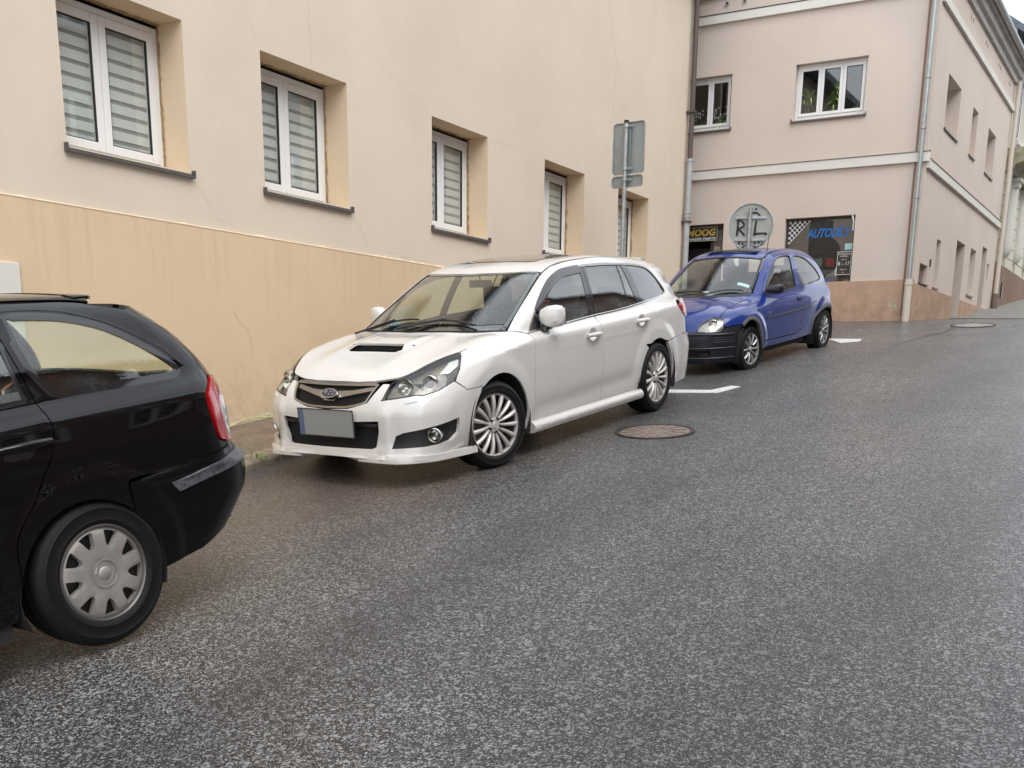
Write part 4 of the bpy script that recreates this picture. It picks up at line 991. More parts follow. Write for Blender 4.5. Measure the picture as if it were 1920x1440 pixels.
# ---------------------------------------------------------------- car materials and shared parts
def paint(name, col, metal=0, rough=.4, drops=.12, dirt=None, flake=0, coat=1.0, spec=.5):
    m, t, b, l = nodes(name); g = geo(t)
    n = N(t, 'TexNoise', Scale=3.0, Detail=6.0); l(g, n.inputs['Vector'])
    c = ramp(t, n.outputs['Fac'], [(.3, tuple(x * .95 for x in col)), (.7, col)])
    if dirt:
        zc, dc = dirt; cc = N(t, 'TexCoord'); sp = N(t, 'SeparateXYZ'); l(cc.outputs['Object'], sp.inputs[0])
        r = N(t, 'MapRange'); r.inputs['From Min'].default_value = zc; r.inputs['From Max'].default_value = .15; r.inputs['To Max'].default_value = .55; l(sp.outputs['Z'], r.inputs['Value'])
        n2 = N(t, 'TexNoise', Scale=9.0, Detail=8.0, Roughness=.7); l(g, n2.inputs['Vector'])
        mu = N(t, 'Math', operation='MULTIPLY'); l(r.outputs[0], mu.inputs[0]); l(n2.outputs['Fac'], mu.inputs[1]); c = mix(t, mu.outputs[0], c, dc)
    l(c, b.inputs['Base Color']); b.inputs['Metallic'].default_value = metal; b.inputs['Roughness'].default_value = rough
    b.inputs['Specular IOR Level'].default_value = spec; b.inputs['Coat Weight'].default_value = coat; b.inputs['Coat Roughness'].default_value = .04; b.inputs['Coat IOR'].default_value = 1.5
    v = N(t, 'TexVoronoi', Scale=75.0); l(g, v.inputs['Vector'])
    r = N(t, 'MapRange'); r.inputs['From Min'].default_value = 0; r.inputs['From Max'].default_value = .22; r.inputs['To Min'].default_value = 1; r.inputs['To Max'].default_value = 0; l(v.outputs['Distance'], r.inputs['Value'])
    bm_ = N(t, 'Bump', Strength=drops, Distance=.0015); l(r.outputs[0], bm_.inputs['Height']); l(bm_.outputs[0], b.inputs['Normal']); l(bm_.outputs[0], b.inputs['Coat Normal'])
    return m
M_trimblk = plain('black_trim', (.015, .015, .016), .45)
M_gloss = plain('gloss_black', (.008, .008, .009), .12, coat=.6)
M_inner = plain('cabin_dark', (.050, .047, .043), .85)
M_chrome = plain('chrome', (.62, .61, .60), .16, 1.0)
M_satin = plain('satin_chrome', (.42, .39, .36), .25, 1.0)
M_tyre = plain('tyre', (.0075, .0072, .007), .6, spec=.3, noise=.2, nscale=30, nbump=.15)
M_alloy = plain('alloy', (.66, .63, .60), .36, .35, noise=.08, nscale=25)
M_hub = plain('hubcap_silver', (.38, .35, .32), .48, .35, noise=.14, nscale=12)
M_disc = plain('brake_disc', (.10, .09, .085), .5, .5)
M_red = plain('lamp_red', (.42, .008, .012), .12, coat=1.0)
M_lampw = plain('lamp_clear_white', (.55, .50, .50), .12, coat=1.0)
M_refl = plain('reflector', (.66, .66, .62), .12, 1.0)
M_seat = plain('seat_cloth', (.06, .055, .05), .9, noise=.2, nscale=20)
M_wsg = glassy('windscreen_glass', (.88, .97, .88), alpha=.06, wet=.10, boost=1.7)
M_side = glassy('tinted_side_glass', (.76, .82, .76), alpha=.10, wet=.03, boost=1.5)
M_dkgl = glassy('dark_rear_glass', (.20, .21, .21), alpha=.10, wet=.03, boost=1.5)
M_clear = glassy('lamp_lens', (.93, .93, .88), alpha=.02)
M_blues = glassy('side_glass_clear', (.80, .84, .80), alpha=.03, wet=.05)
def car_root(name, label, O, yaw, pitch, roll, group='cars parked along the kerb'):
    r = empty(name, label, 'car', (O[0], O[1], O[2] + CAMZ), group, (roll, pitch, yaw)); return r
def tyre_mesh(r, w, bead):
    """outer face towards +y (y=0 is the outer plane)"""
    h = w / 2
    P = [(bead, -.012), (bead + .008, -.001), (bead + (r - bead) * .18, .004), (bead + (r - bead) * .22, .0065), (bead + (r - bead) * .26, .004), (bead + (r - bead) * .45, .007), (bead + (r - bead) * .60, .005), (bead + (r - bead) * .63, .0075), (bead + (r - bead) * .67, .0035), (bead + (r - bead) * .78, .0), (r - .014, -.012), (r - .004, -.024),
         (r, -.04), (r, -.062), (r - .008, -.064), (r - .008, -.071), (r, -.073), (r, -h - .006), (r - .008, -h - .004), (r - .008, -h + .004 - .008), (r, -h - .014),
         (r, -w + .073), (r - .008, -w + .071), (r - .008, -w + .064), (r, -w + .062), (r, -w + .04), (r - .014, -w + .01), (bead + .03, -w), (bead, -w + .015)]
    return MB().lathe(P, 72, 'y')
def wheel(root, x, y, zc, r, w, bead, rimf, steer=0, sgn=1, spin=0):
    e = bpy.data.objects.new('wheel', None); COL.objects.link(e); e.parent = root; e.location = (x, y, zc); e.empty_display_size = .1
    e.rotation_euler = (0, spin, (PI if sgn < 0 else 0) + steer)
    tyre_mesh(r, w, bead).build('tyre', M_tyre, e, auto=50)
    mb = MB().lathe([(bead + .006, -.004), (bead - .002, -.001), (bead - .007, -.006), (bead - .014, -.03), (bead - .02, -w + .03), (bead, -w + .01)], 64, 'y'); mb.build('rim_barrel', plain('rim_inner', (.16, .15, .145), .4, .7), e, auto=50)
    MB().lathe([(.001, -.085), (bead * .74, -.085), (bead * .74, -.10), (.001, -.10)], 48, 'y').build('brake_disc', M_disc, e, auto=40)
    MB().lathe([(.001, -.15), (bead - .02, -.15), (bead - .02, -.16), (.001, -.16)], 32, 'y').build('wheel_back', M_dark, e)
    rimf(e); return e
def rim_multispoke(R, n, wi, wo, mat, hub=.055, crown=.02, dark=None):
    def fn(e):
        mb = MB()
        for k in range(n):
            a = 2 * PI * k / n; ca, sa = math.cos(a), math.sin(a); st = []
            for i, t in enumerate(np.linspace(0, 1, 7)):
                rr = hub * .8 + (R - .004 - hub * .8) * t; w_ = wi + (wo - wi) * t ** 1.2; dy = -.030 + crown * math.sin(PI * min(1, t * .9)) - .0 * t + .016 * t
                st.append((rr, w_, dy))
            v = []
            for rr, w_, dy in st:
                for u, q in ((-w_, dy - .022), (-w_, dy - .004), (-w_ * .35, dy + .004), (w_ * .35, dy + .004), (w_, dy - .004), (w_, dy - .022)):
                    v.append((rr * ca - u * sa, q, rr * sa + u * ca))
            f = [(i * 6 + j, i * 6 + (j + 1) % 6, (i + 1) * 6 + (j + 1) % 6, (i + 1) * 6 + j) for i in range(6) for j in range(6)] + [(0, 5, 4, 3, 2, 1), tuple(36 + q for q in range(6))]
            mb.add(v, f)
        mb.lathe([(.001, -.045), (hub, -.045), (hub, -.022), (hub * .9, -.014), (.03, -.012), (.001, -.012)], 40, 'y')
        mb.lathe([(R - .012, -.03), (R - .010, -.008), (R + .002, -.002), (R + .002, -.03)], 64, 'y')
        mb.build('rim', mat, e, auto=35)
        for k in range(5):
            a = 2 * PI * (k + .5) / 5 + PI / 2 - PI / 5 * 0; c = (.05 * math.cos(a), 0, .05 * math.sin(a))
            MB().lathe([(.001, -.004), (.0085, -.004), (.0085, -.02), (.012, -.02), (.013, -.03)], 10, 'y', c).build('lug_nut', M_trimblk, e, auto=40)
        MB().lathe([(.001, -.004), (.022, -.005), (.027, -.012), (.027, -.02)], 28, 'y').build('hub_cap', mat, e, auto=40)
    return fn
def arch_liner(root, x, zc, r, y0=.50, y1=.875, mat=None):
    for s in (1, -1):
        v = []; n = 22
        for i in range(n + 1):
            a = -.35 + (PI + .7) * i / n
            for y in (y1, y0): v.append((x + r * math.cos(a), s * y, zc + r * math.sin(a)))
        f = [(2*i, 2*i+1, 2*i+3, 2*i+2) for i in range(n)] + [tuple(2*i+1 for i in range(n + 1))]
        mesh('arch_liner', v, f, root, M_dark)
def body_blocks(root, boxes, name='underbody'):  # underbody boxes, widened and lowered to deepen the shadow under the cars
    mb = MB()
    for a, b in boxes: mb.box(a, b)
    return mb.build(name, M_dark, root)
def seat(root, x, y, z, mat, w=.25, hr=True, hole=False):
    mb = MB(); mb.prism([(-.28, 0), (.26, 0), (.28, .10), (.2, .14), (-.28, .10)], lambda u, q, d: (x + u, y + d, z + q), -w, w)
    mb.prism([(-.22, .08), (-.30, .10), (-.48, .62), (-.44, .66), (-.38, .64), (-.2, .2)], lambda u, q, d: (x + u, y + d, z + q), -w * .95, w * .95)
    s_ = mb.build('seat', mat, root, bevel=.03)
    if hr:
        hb = MB(); q0, q1 = z + .69, z + .86; hx = x - .46
        if hole:
            hb.box((hx - .04, y - .13, q0), (hx + .04, y - .06, q1)).box((hx - .04, y + .06, q0), (hx + .04, y + .13, q1)).box((hx - .04, y - .06, q1 - .05), (hx + .04, y + .06, q1)).box((hx - .04, y - .06, q0), (hx + .04, y + .06, q0 + .04))
        else: hb.box((hx - .045, y - .13, q0), (hx + .045, y + .13, q1))
        hb.tube([(hx, y - .05, z + .6), (hx, y - .05, q0 + .02)], .007, 6).tube([(hx, y + .05, z + .6), (hx, y + .05, q0 + .02)], .007, 6)
        hb.build('headrest', mat, root, bevel=.018)
def steering(root, x, y, z, r=.18, tilt=.45):
    M = Matrix.Translation((x, y, z)) @ Matrix.Rotation(-tilt, 4, 'Y') @ Matrix.Rotation(0, 4, 'Z')
    pts = [M @ Vector((0, r * math.cos(a), r * math.sin(a))) for a in np.linspace(0, 2 * PI, 29)]
    mb = MB().tube(pts, .014, 8, cap=False)
    for a in (0, PI, -PI / 2): mb.tube([M @ Vector((.02, 0, 0)), M @ Vector((0, r * math.cos(a), r * math.sin(a)))], .014, 6)
    mb.tube([M @ Vector((.02, 0, 0)), M @ Vector((.35, 0, 0))], .03, 8); mb.build('steering_wheel', M_trimblk, root, auto=50)
def cup_hole(x, z, n=28): return [(x + .064 * math.cos(a), .87, z + .050 * math.sin(a)) for a in np.linspace(0, 2 * PI, n + 1)[:-1]]
def handle(root, S, x, z, L_=.235, mat=None, cup=None, both=True):
    (p,), (n_,) = onsurf(S, 'side', [(x, 1, z)])
    for s in ((1, -1) if both else (1,)):
        mb = MB(); pts = []; rr = []
        for t in np.linspace(0, 1, 9):
            u = (t - .5) * L_; pts.append((p[0] + u, s * (p[1] + .014 + .026 * math.sin(PI * t)), p[2] + .012 * (t - .5) * 0)); rr.append(.011 + .006 * math.sin(PI * t))
        mb.tube(pts, rr, 10); mb.v = [(a, b, p[2] + (c - p[2]) * 1.15) for a, b, c in mb.v]; h = mb.build('door_handle', mat, root, auto=50)
        if cup:
            v = [(x, s * p[1] - s * .034, z)]; k = 28
            for j, (f_, dd) in enumerate(((.45, .032), (.8, .022), (.97, .008), (1.03, -.004 + .002))):
                for i in range(k):
                    a = 2 * PI * i / k; q = (x + .064 * f_ * math.cos(a), p[1], z + .050 * f_ * math.sin(a))
                    if j == 3: (pp,), _ = onsurf(S, 'side', [q]); yy = pp[1] - .002
                    else: yy = p[1] - dd
                    v.append((q[0], s * yy, q[2]))
            f = [(0, 1 + i, 1 + (i + 1) % k) for i in range(k)] + [(1 + j * k + i, 1 + j * k + (i + 1) % k, 1 + (j + 1) * k + (i + 1) % k, 1 + (j + 1) * k + i) for j in range(3) for i in range(k)]
            MB().add(v, f).build('handle_recess', cup, h, auto=60)
def crossbars(mb, poly, u0, u1, step, wd, M3):
    pass
def mesh_grille(name, root, S, ch, outline, cell, bar, off, mat, parent=None):
    """diamond mesh of bars clipped to the outline, lying on the surface"""
    uv = densify(chart_uv(S, ch, np.array(outline, float)), .05); lo, hi = uv.min(0), uv.max(0); mb = MB()
    segs = []
    for sg in (1, -1):
        c = lo[0] - (hi[1] - lo[1]) * 2 - cell
        while c < hi[0] + (hi[1] - lo[1]) * 2 + cell:
            q = np.stack([np.linspace(0, 1, 140)] * 2, 1); z = lo[1] + (hi[1] - lo[1]) * q[:, 0]; u = c + sg * (z - lo[1]) * 1.7
            P = np.stack([u, z], 1); k = inside(uv, P); i = 0
            while i < 140:
                if k[i]:
                    j = i
                    while j + 1 < 140 and k[j + 1]: j += 1
                    if j > i + 1: segs.append(P[np.linspace(i, j, max(2, (j - i) // 14 + 1)).astype(int)])
                    i = j + 1
                else: i += 1
            c += cell
    for sgm in segs:
        o, d = chart_ray(S, ch, sgm); p, ok = cast(S.f, o, d, 0, 1.75, 60); g = grad(S.f, p); mb.tube([tuple(a) for a in p + g * off], bar, 4, cap=False)
    ob = mb.build(name, mat, parent or root); ob['kind'] = 'stuff'; return ob
# ---------------------------------------------------------------- white estate car
def white_car():
    S = WhiteCar(); root = car_root('parked_estate_car', 'pearl white estate car with bonnet scoop and multi-spoke alloys, parked in the middle', (-.841396, 8.548422, -.676697), -2.151638, .133882, -.017234)
    P_ = paint('pearl_white_paint', (.72, .70, .665), .0, .28, .04, dirt=(.6, (.38, .32, .26)))
    pm = [P_, M_inner]
    arch = lambda cx, r=.372, z=.328, a0=-.40, a1=PI + .40, n=24, y=.88: [(cx + r * math.cos(a), y, z + r * math.sin(a)) for a in np.linspace(a0, a1, n)]
    af = [p for p in arch(-.075, .375, .325)]; ar = arch(-2.745, .365, .320)
    # ---- bonnet
    hoodedge = cr_([(.705, .405, .72), (.655, .51, .74), (.584, .570, .774), (.478, .622, .817), (.345, .682, .859), (.215, .727, .88)]) + cr_([(.104, .742, .905), (-.15, .745, .94), (-.40, .725, .969)])
    half = [(.752, 0, .73), (.748, .2, .73), (.728, .34, .73)] + hoodedge + cr_([(-.37, .70, .97), (-.27, .55, .975), (-.17, .32, .98), (-.12, 0, .98)])[0:]
    hole = [(.33, -.225, .93), (.33, .225, .93), (.305, .262, .93), (.235, .235, .93), (.225, .215, .93), (.225, -.215, .93), (.235, -.235, .93), (.305, -.262, .93)]
    h = panel('bonnet', S, 'top', sym(half), pm, root, holes=[hole], res=.03)
    sc = MB().box((.20, -.30, .80), (.36, .30, .83)).box((.19, -.30, .83), (.205, .30, .925)); sc.build('scoop_duct', M_dark, h)
    mb = MB()
    for k in range(9): mb.box((.24, -.20 + k * .05 - .002, .83), (.30, -.20 + k * .05 + .002, .90))
    mb.build('scoop_vane', M_trimblk, h)
    # ---- wings
    seam = [(.165, .892, .639), (.34, .861, .637), (.415, .812, .703)]
    dfront = cr_([(-.582, .818, .928), (-.571, .865, .811), (-.568, .878, .663), (-.565, .87, .45), (-.575, .84, .20)])
    out = cr_([(.412, .812, .705), (.33, .798, .78), (.255, .762, .852), (.218, .727, .88)]) + cr_([(.104, .742, .905), (-.15, .745, .94), (-.40, .725, .969)]) + [(-.50, .778, .954), (-.578, .813, .936)] + dfront
    arcf = [p for p in af if p[2] > .2 and p[0] < .165 or (p[0] < -.3 and p[2] > .19)]
    an = lambda p: (math.atan2(p[2] - .325, -(p[0] + .075)) + PI / 2) % (2 * PI)
    arcf = sorted([p for p in af if p[0] < .15 and (p[0] < 0 or p[2] > .5)], key=an); arcf = [(p[0], .885, max(p[2], .20)) for p in arcf]
    out += arcf + [(.165, .89, .625)] + seam[:-1]
    panel('front_wing', S, 'long', out, pm, root, both=True, res=.017)
    # ---- front bumper
    gr = [(.735, .40, .70), (.80, .385, .655), (.853, .355, .598), (.882, .20, .556), (.892, 0, .546)]
    hl_in = [(.716, .470, .716), (.815, .462, .612), (.757, .598, .628), (.690, .680, .640), (.670, .711, .633), (.563, .775, .657), (.424, .812, .706)]
    arcb = [p for p in arch(-.075, .375, .325) if p[0] > .17 and p[2] > .19]; arcb = sorted(arcb, key=lambda p: -p[2])
    half = list(reversed(gr)) + [(.712, .408, .716)] + hl_in + [(.34, .861, .637), (.165, .892, .639)] + [(p[0], .885, p[2]) for p in arcb] + [(.33, .86, .175), (.62, .79, .185), (.86, .60, .205), (.91, .40, .215), (.925, 0, .215)]
    low = [(.89, 0, .463), (.89, .25, .464), (.873, .455, .472), (.868, .452, .40), (.878, .425, .294), (.90, .40, .282), (.91, 0, .280)]
    fogp = [(.85, .551, .284), (.827, .575, .368), (.80, .62, .388), (.62, .79, .425), (.445, .850, .453), (.440, .852, .42), (.452, .842, .345), (.523, .829, .302), (.70, .74, .29)]
    fogm = [(x, -y, z) for x, y, z in fogp]
    bp_ = panel('front_bumper', S, 'cylf', sym(half), pm, root, holes=[sym(low), fogp, fogm], res=.03, thick=.03)
    # splitter lip
    for s_ in (1, -1):
        line = cr_([(.915, s_ * .28, .205), (.90, s_ * .45, .20), (.86, s_ * .62, .195), (.70, s_ * .775, .19), (.45, s_ * .85, .19), (.29, s_ * .885, .19)], 6)
        mb = MB(); v = []; k = len(line)
        for i, (x, y, z) in enumerate(line):
            t = i / (k - 1); o_ = .014 * math.sin(PI * min(1, t * 1.6 + .1)); nx_, ny_ = x / math.hypot(x, y), y / math.hypot(x, y)
            for (a, dz) in ((-.03, .045), (.002, .040), (o_ + .004, .012), (o_ + .006, -.012), (o_ - .01, -.02), (-.04, -.012)): v.append((x + nx_ * a, y + ny_ * a, z + dz * (1.1 - .3 * t)))
        f = [(i * 6 + j, i * 6 + (j + 1) % 6, (i + 1) * 6 + (j + 1) % 6, (i + 1) * 6 + j) for i in range(k - 1) for j in range(6)] + [tuple(range(6)), tuple((k - 1) * 6 + j for j in range(6))]
        mb.add(v, f).build('bumper_lip', P_, bp_, auto=35)
    # grille
    gro = sym([(.752, 0, .722), (.75, .2, .722), (.735, .355, .722), (.728, .392, .705), (.735, .388, .69), (.853, .345, .600), (.882, .195, .562), (.892, 0, .552)])
    panel('grille_backing', S, 'front', gro, [M_dark, M_dark], root, off=-.05, thick=0, res=.06)
    G = mesh_grille('grille_mesh', root, S, 'front', gro, .030, .0022, -.028, M_trimblk)
    def chrome(name, pts, wd, mat, par, ch='front', off=.005, both=False): return strip(name, S, ch, pts, wd, mat, par, off=off, both=both, thick=.018)
    chrome('grille_surround', cr_([(.738, -.375, .712), (.765, -.2, .709), (.775, 0, .708), (.765, .2, .709), (.738, .375, .712)], 6), .019, M_satin, root)
    chrome('grille_surround', [(.735, .384, .712), (.75, .378, .695), (.80, .362, .650), (.85, .342, .605), (.862, .315, .592), (.872, .26, .578), (.885, .17, .563), (.89, .0, .558), (.89, -.17, .563), (.872, -.26, .578), (.862, -.315, .592), (.85, -.342, .605), (.80, -.362, .650), (.75, -.378, .695), (.735, -.384, .712)], .013, M_satin, root)
    def wing(s_):
        o = [(.755, s_ * .365, .702), (.80, s_ * .20, .677), (.812, s_ * .06, .669), (.862, s_ * .05, .612), (.85, s_ * .10, .628), (.823, s_ * .22, .652), (.79, s_ * .355, .676)]
        return panel('grille_wing', S, 'front', o, [M_satin, M_satin], root, off=-.006, thick=.02, gap=0, res=.04)
    wing(1); wing(-1)
    panel('grille_wing', S, 'front', [(.81, .075, .668), (.81, -.075, .668), (.86, -.05, .606), (.86, .05, .606)], [M_satin, M_satin], root, off=-.008, thick=.02, gap=0, res=.04)
    # oval badge with six stars
    (pc,), (nc,) = onsurf(S, 'front', [(.84, 0, .644)])
    nn = Vector(nc); ux = Vector((0, 1, 0)); uz = nn.cross(ux); uz.normalize(); uz = -uz if uz.z < 0 else uz
    def BM(u, w_, d): return Vector(pc) + ux * u + uz * w_ + nn * (.010 + d)
    el = [(.078 * math.cos(a), .038 * math.sin(a)) for a in np.linspace(0, 2 * PI, 40)[:-1]]
    bd = MB().prism(el, BM, -.01, .006).build('badge', M_chrome, root, auto=30)
    MB().prism([(u * .86, w_ * .82) for u, w_ in el], BM, .004, .0075).build('badge_field', plain('badge_blue', (.012, .014, .04), .15, coat=1), bd)
    def star(mb, cx, cy, r):
        p = []
        for k in range(8):
            a = k * PI / 4; q = r if k % 2 == 0 else r * .22; p.append((cx + q * math.cos(a) * 1.1, cy + q * math.sin(a)))
        mb.prism(p, BM, .0078, .0095)
    st = MB(); star(st, -.030 * -1 if False else -.030, .006, .022)
    for (a, b_) in ((.014, .012), (.042, .010), (.004, -.010), (.030, -.012), (.046, -.006)): star(st, a, b_, .0105)
    # seen from the front the large star sits on the left of the picture (the car's right)
    st.build('badge_star', M_chrome, bd)
    # number plate
    pl = MB().box((.902, -.262, .352), (.915, .262, .545)).build('number_plate', plain('plate_grey', (.30, .31, .30), .5), root, bevel=.01)
    MB().box((.9152, -.262, .352), (.917, -.215, .545)).build('plate_band', plain('plate_blue', (.10, .14, .24), .5), pl)
    MB().box((.914, -.266, .348), (.919, .266, .353)).box((.914, -.266, .544), (.919, .266, .549)).box((.914, -.267, .348), (.919, -.262, .549)).box((.914, .262, .348), (.919, .267, .549)).build('plate_frame', M_trimblk, pl)
    MB().box((.86, -.2, .37), (.902, .2, .50)).build('plate_holder', M_trimblk, pl)
    # lower intake
    lo = sym([(.89, 0, .463), (.89, .25, .464), (.873, .46, .472), (.878, .43, .29), (.91, 0, .280)])
    panel('intake_backing', S, 'cylf', lo, [M_dark, M_dark], root, off=-.07, thick=0, res=.06, gap=-.01)
    mesh_grille('intake_mesh', root, S, 'front', [p for p in lo if True], .034, .0022, -.04, M_trimblk)
    MB().box((.80, -.44, .425), (.865, .44, .455)).build('intake_bar', M_trimblk, root, bevel=.01)
    # fog lamps
    for s_ in (1, -1):
        q = [(x, s_ * y, z) for x, y, z in fogp]
        panel('fog_pocket', S, 'cylf', q, [M_trimblk, M_trimblk], root, off=-.035, thick=0, gap=-.012, res=.03)
        (pf,), (nf,) = onsurf(S, 'cylf', [(.655, s_ * .775, .358)])
        d = Vector((.93, s_ * .36, .0)).normalized(); M = Matrix.Translation(Vector(pf) - d * .022) @ d.to_track_quat('Y', 'Z').to_matrix().to_4x4()
        fb = MB().lathe([(.001, -.02), (.036, -.02), (.040, .0), (.046, .012), (.052, .010), (.053, -.03)], 28, 'y'); fb.v = [tuple(M @ Vector(p)) for p in fb.v]; fo_ = fb.build('fog_lamp', M_chrome, root, auto=35)
        fb = MB().lathe([(.001, .014), (.025, .011), (.044, .004)], 24, 'y'); fb.v = [tuple(M @ Vector(p)) for p in fb.v]; fb.build('lens', M_clear, fo_, auto=60)
        fb = MB().lathe([(.001, -.01), (.018, -.012), (.034, .0)], 12, 'y'); fb.v = [tuple(M @ Vector(p)) for p in fb.v]; fb.build('bulb_bowl', M_refl, fo_)
    # ---- headlights
    hl = [(.822, .460, .614), (.716, .486, .718), (.655, .520, .742), (.584, .574, .772), (.478, .626, .816), (.345, .686, .858), (.236, .727, .878), (.232, .742, .874), (.249, .762, .856), (.326, .799, .782), (.420, .811, .709), (.563, .776, .659), (.669, .712, .635), (.690, .680, .642), (.757, .598, .630)]
    for s_ in (1, -1):
        q = [(x, s_ * y, z) for x, y, z in hl]
        lens = panel('headlight', S, 'cylf', q, [M_clear, M_clear], root, off=.0, thick=0, gap=.003, res=.03)
        panel('lamp_housing', S, 'cylf', q, [plain('lamp_grey', (.22, .20, .16), .35, .4), M_dark], lens, off=-.055, thick=0, gap=-.006, res=.03)
        strip('lamp_edge', S, 'cylf', q + [q[0]], .007, M_trimblk, lens, off=.0005, both=False)
        def rnd(x, y, z, dep, prof, mat, nm, d=(.95, .25, .05), n=28):
            (pf,), _ = onsurf(S, 'cylf', [(x, s_ * y, z)]); dv = Vector((d[0], s_ * d[1], d[2])).normalized()
            M = Matrix.Translation(Vector(pf) - dv * dep) @ dv.to_track_quat('Y', 'Z').to_matrix().to_4x4(); b = MB().lathe(prof, n, 'y'); b.v = [tuple(M @ Vector(p)) for p in b.v]; return b.build(nm, mat, lens, auto=35)
        rnd(.585, .70, .708, .045, [(.001, .0), (.030, -.004), (.036, .004), (.040, .012), (.050, .014), (.056, .008), (.058, -.03)], M_refl, 'projector_ring')
        rnd(.585, .70, .708, .040, [(.001, .026), (.016, .022), (.026, .010), (.030, -.004)], M_gloss, 'projector_lens')
        rnd(.715, .585, .686, .05, [(.001, -.02), (.02, -.015), (.042, .010), (.050, .024), (.056, .024), (.057, .0)], M_refl, 'high_beam')
        panel('indicator', S, 'cylf', [(.33, s_ * .71, .846), (.25, s_ * .742, .862), (.30, s_ * .775, .815), (.40, s_ * .765, .772), (.45, s_ * .70, .775)], [M_refl, M_refl], lens, off=-.030, thick=.004, gap=0, res=.03)
        panel('lamp_mask', S, 'cylf', [(.425, s_ * .80, .716), (.345, s_ * .793, .772), (.43, s_ * .765, .762), (.50, s_ * .745, .735), (.52, s_ * .775, .69)], [M_trimblk, M_trimblk], lens, off=-.026, thick=.004, gap=0, res=.03)
        panel('washer_cap', S, 'cylf', [(.768, s_ * .622, .588), (.708, s_ * .700, .600), (.715, s_ * .69, .622), (.757, s_ * .628, .613)], pm, bp_, off=.004, thick=.012, gap=0)
    # ---- doors
    belt = cr_([(-.585, .81, .935), (-1.1, .812, .957), (-1.64, .808, .978)])
    out = belt + cr_([(-1.652, .85, .88), (-1.655, .877, .766), (-1.655, .88, .5), (-1.650, .853, .262)]) + [(-.578, .85, .262)] + list(reversed(dfront))[1:]
    hc1 = snap(S, 'side', cup_hole(-1.49, .842)); hc2 = snap(S, 'side', cup_hole(-2.42, .878))
    d1 = panel('front_door', S, 'long', out, pm, root, holes=[hc1], both=True, res=.02)
    out = cr_([(-1.655, .808, .979), (-2.1, .80, .988), (-2.595, .779, 1.012)]) + cr_([(-2.70, .823, .925), (-2.645, .862, .80), (-2.52, .89, .69), (-2.48, .895, .655)])
    arr = sorted([p for p in ar if p[0] < -2.745 + .30 and p[0] > -2.745 + .0 or True], key=lambda p: math.atan2(p[2] - .32, p[0] + 2.745))
    rr1 = [p for p in ar if p[0] > -2.56 and p[2] > .26]; rr1 = sorted(rr1, key=lambda p: -p[2])
    out += [(p[0], .88, p[2]) for p in rr1 if p[2] < .64] + [(-2.385, .86, .262), (-1.650, .853, .262)] + list(reversed(cr_([(-1.652, .85, .88), (-1.655, .877, .766), (-1.655, .88, .5), (-1.650, .853, .262)])))[1:]
    panel('rear_door', S, 'long', out, pm, root, holes=[hc2], both=True, res=.02)
    # ---- body side: rear wing, D pillar, roof rail, A pillar
    dlo_top = [(-.590, .815, .937), (-.735, .772, 1.06), (-.885, .73, 1.165), (-1.02, .70, 1.245), (-1.155, .669, 1.308), (-1.29, .647, 1.348), (-1.423, .629, 1.371), (-1.74, .619, 1.387), (-2.10, .62, 1.384), (-2.45, .625, 1.371), (-2.72, .62, 1.352), (-2.94, .615, 1.325), (-3.06, .622, 1.285), (-3.16, .64, 1.215), (-3.255, .667, 1.125), (-3.29, .68, 1.075), (-3.265, .69, 1.057), (-3.195, .703, 1.045), (-3.02, .73, 1.030), (-2.85, .755, 1.022), (-2.595, .779, 1.012)]
    dl = cr_(dlo_top, 3)
    rarch = sorted([p for p in ar if p[2] > .30], key=lambda p: p[0]); rarch = [(p[0], .89, p[2]) for p in rarch if p[0] < -2.50]
    rarch_l = [p for p in rarch]  # from rear to front over the top
    out = cr_([(-.41, .735, .972), (-.60, .700, 1.085), (-.85, .655, 1.215), (-1.06, .615, 1.315), (-1.16, .600, 1.357), (-1.30, .585, 1.395)], 3) + cr_([(-1.6, .565, 1.42), (-2.2, .56, 1.44), (-2.8, .55, 1.41), (-3.13, .54, 1.375)], 3) + \
        cr_([(-3.19, .575, 1.33), (-3.33, .64, 1.16), (-3.43, .685, 1.04), (-3.45, .735, 1.0)], 3) + [(-3.28, .781, .972), (-3.226, .809, .941), (-3.343, .831, .853), (-3.40, .836, .826), (-3.42, .84, .76), (-3.43, .84, .668)] + \
        [(-3.356, .852, .672), (-2.97, .892, .640)]
    rarch2 = sorted([p for p in ar if p[2] > .64 and p[0] > -2.97], key=lambda p: p[0])
    out += [(p[0], .89, p[2]) for p in rarch2 if p[0] < -2.50] + list(reversed(cr_([(-2.70, .823, .925), (-2.645, .862, .80), (-2.52, .89, .69), (-2.48, .895, .655)]))) + list(reversed(dl))
    panel('body_side', S, 'long', out, pm, root, both=True, res=.02)
    # ---- rear bumper
    def rb(s_):
        ra = sorted([p for p in ar if p[0] < -2.97 and p[2] > .22], key=lambda p: -p[2])
        o = [(-3.43, .845, .665), (-3.356, .852, .668), (-2.975, .892, .637)] + [(p[0], .885, p[2]) for p in ra if p[2] < .62] + [(-3.11, .87, .205), (-3.3, .86, .20), (-3.6, .75, .22), (-3.76, .5, .23), (-3.78, 0, .23)]
        return o
    half = [(-3.80, 0, .62), (-3.79, .5, .64), (-3.6, .77, .66)] + rb(1)
    rbp = panel('rear_bumper', S, 'cylr', sym(half), pm, root, res=.035, thick=.03)
    for s_ in (1, -1): MB().box((-3.55, s_ * .80 if s_ > 0 else -.865, .285), (-3.16, s_ * .865 if s_ > 0 else -.80, .31)).build('reflector_ledge', P_, rbp, bevel=.008) if False else None
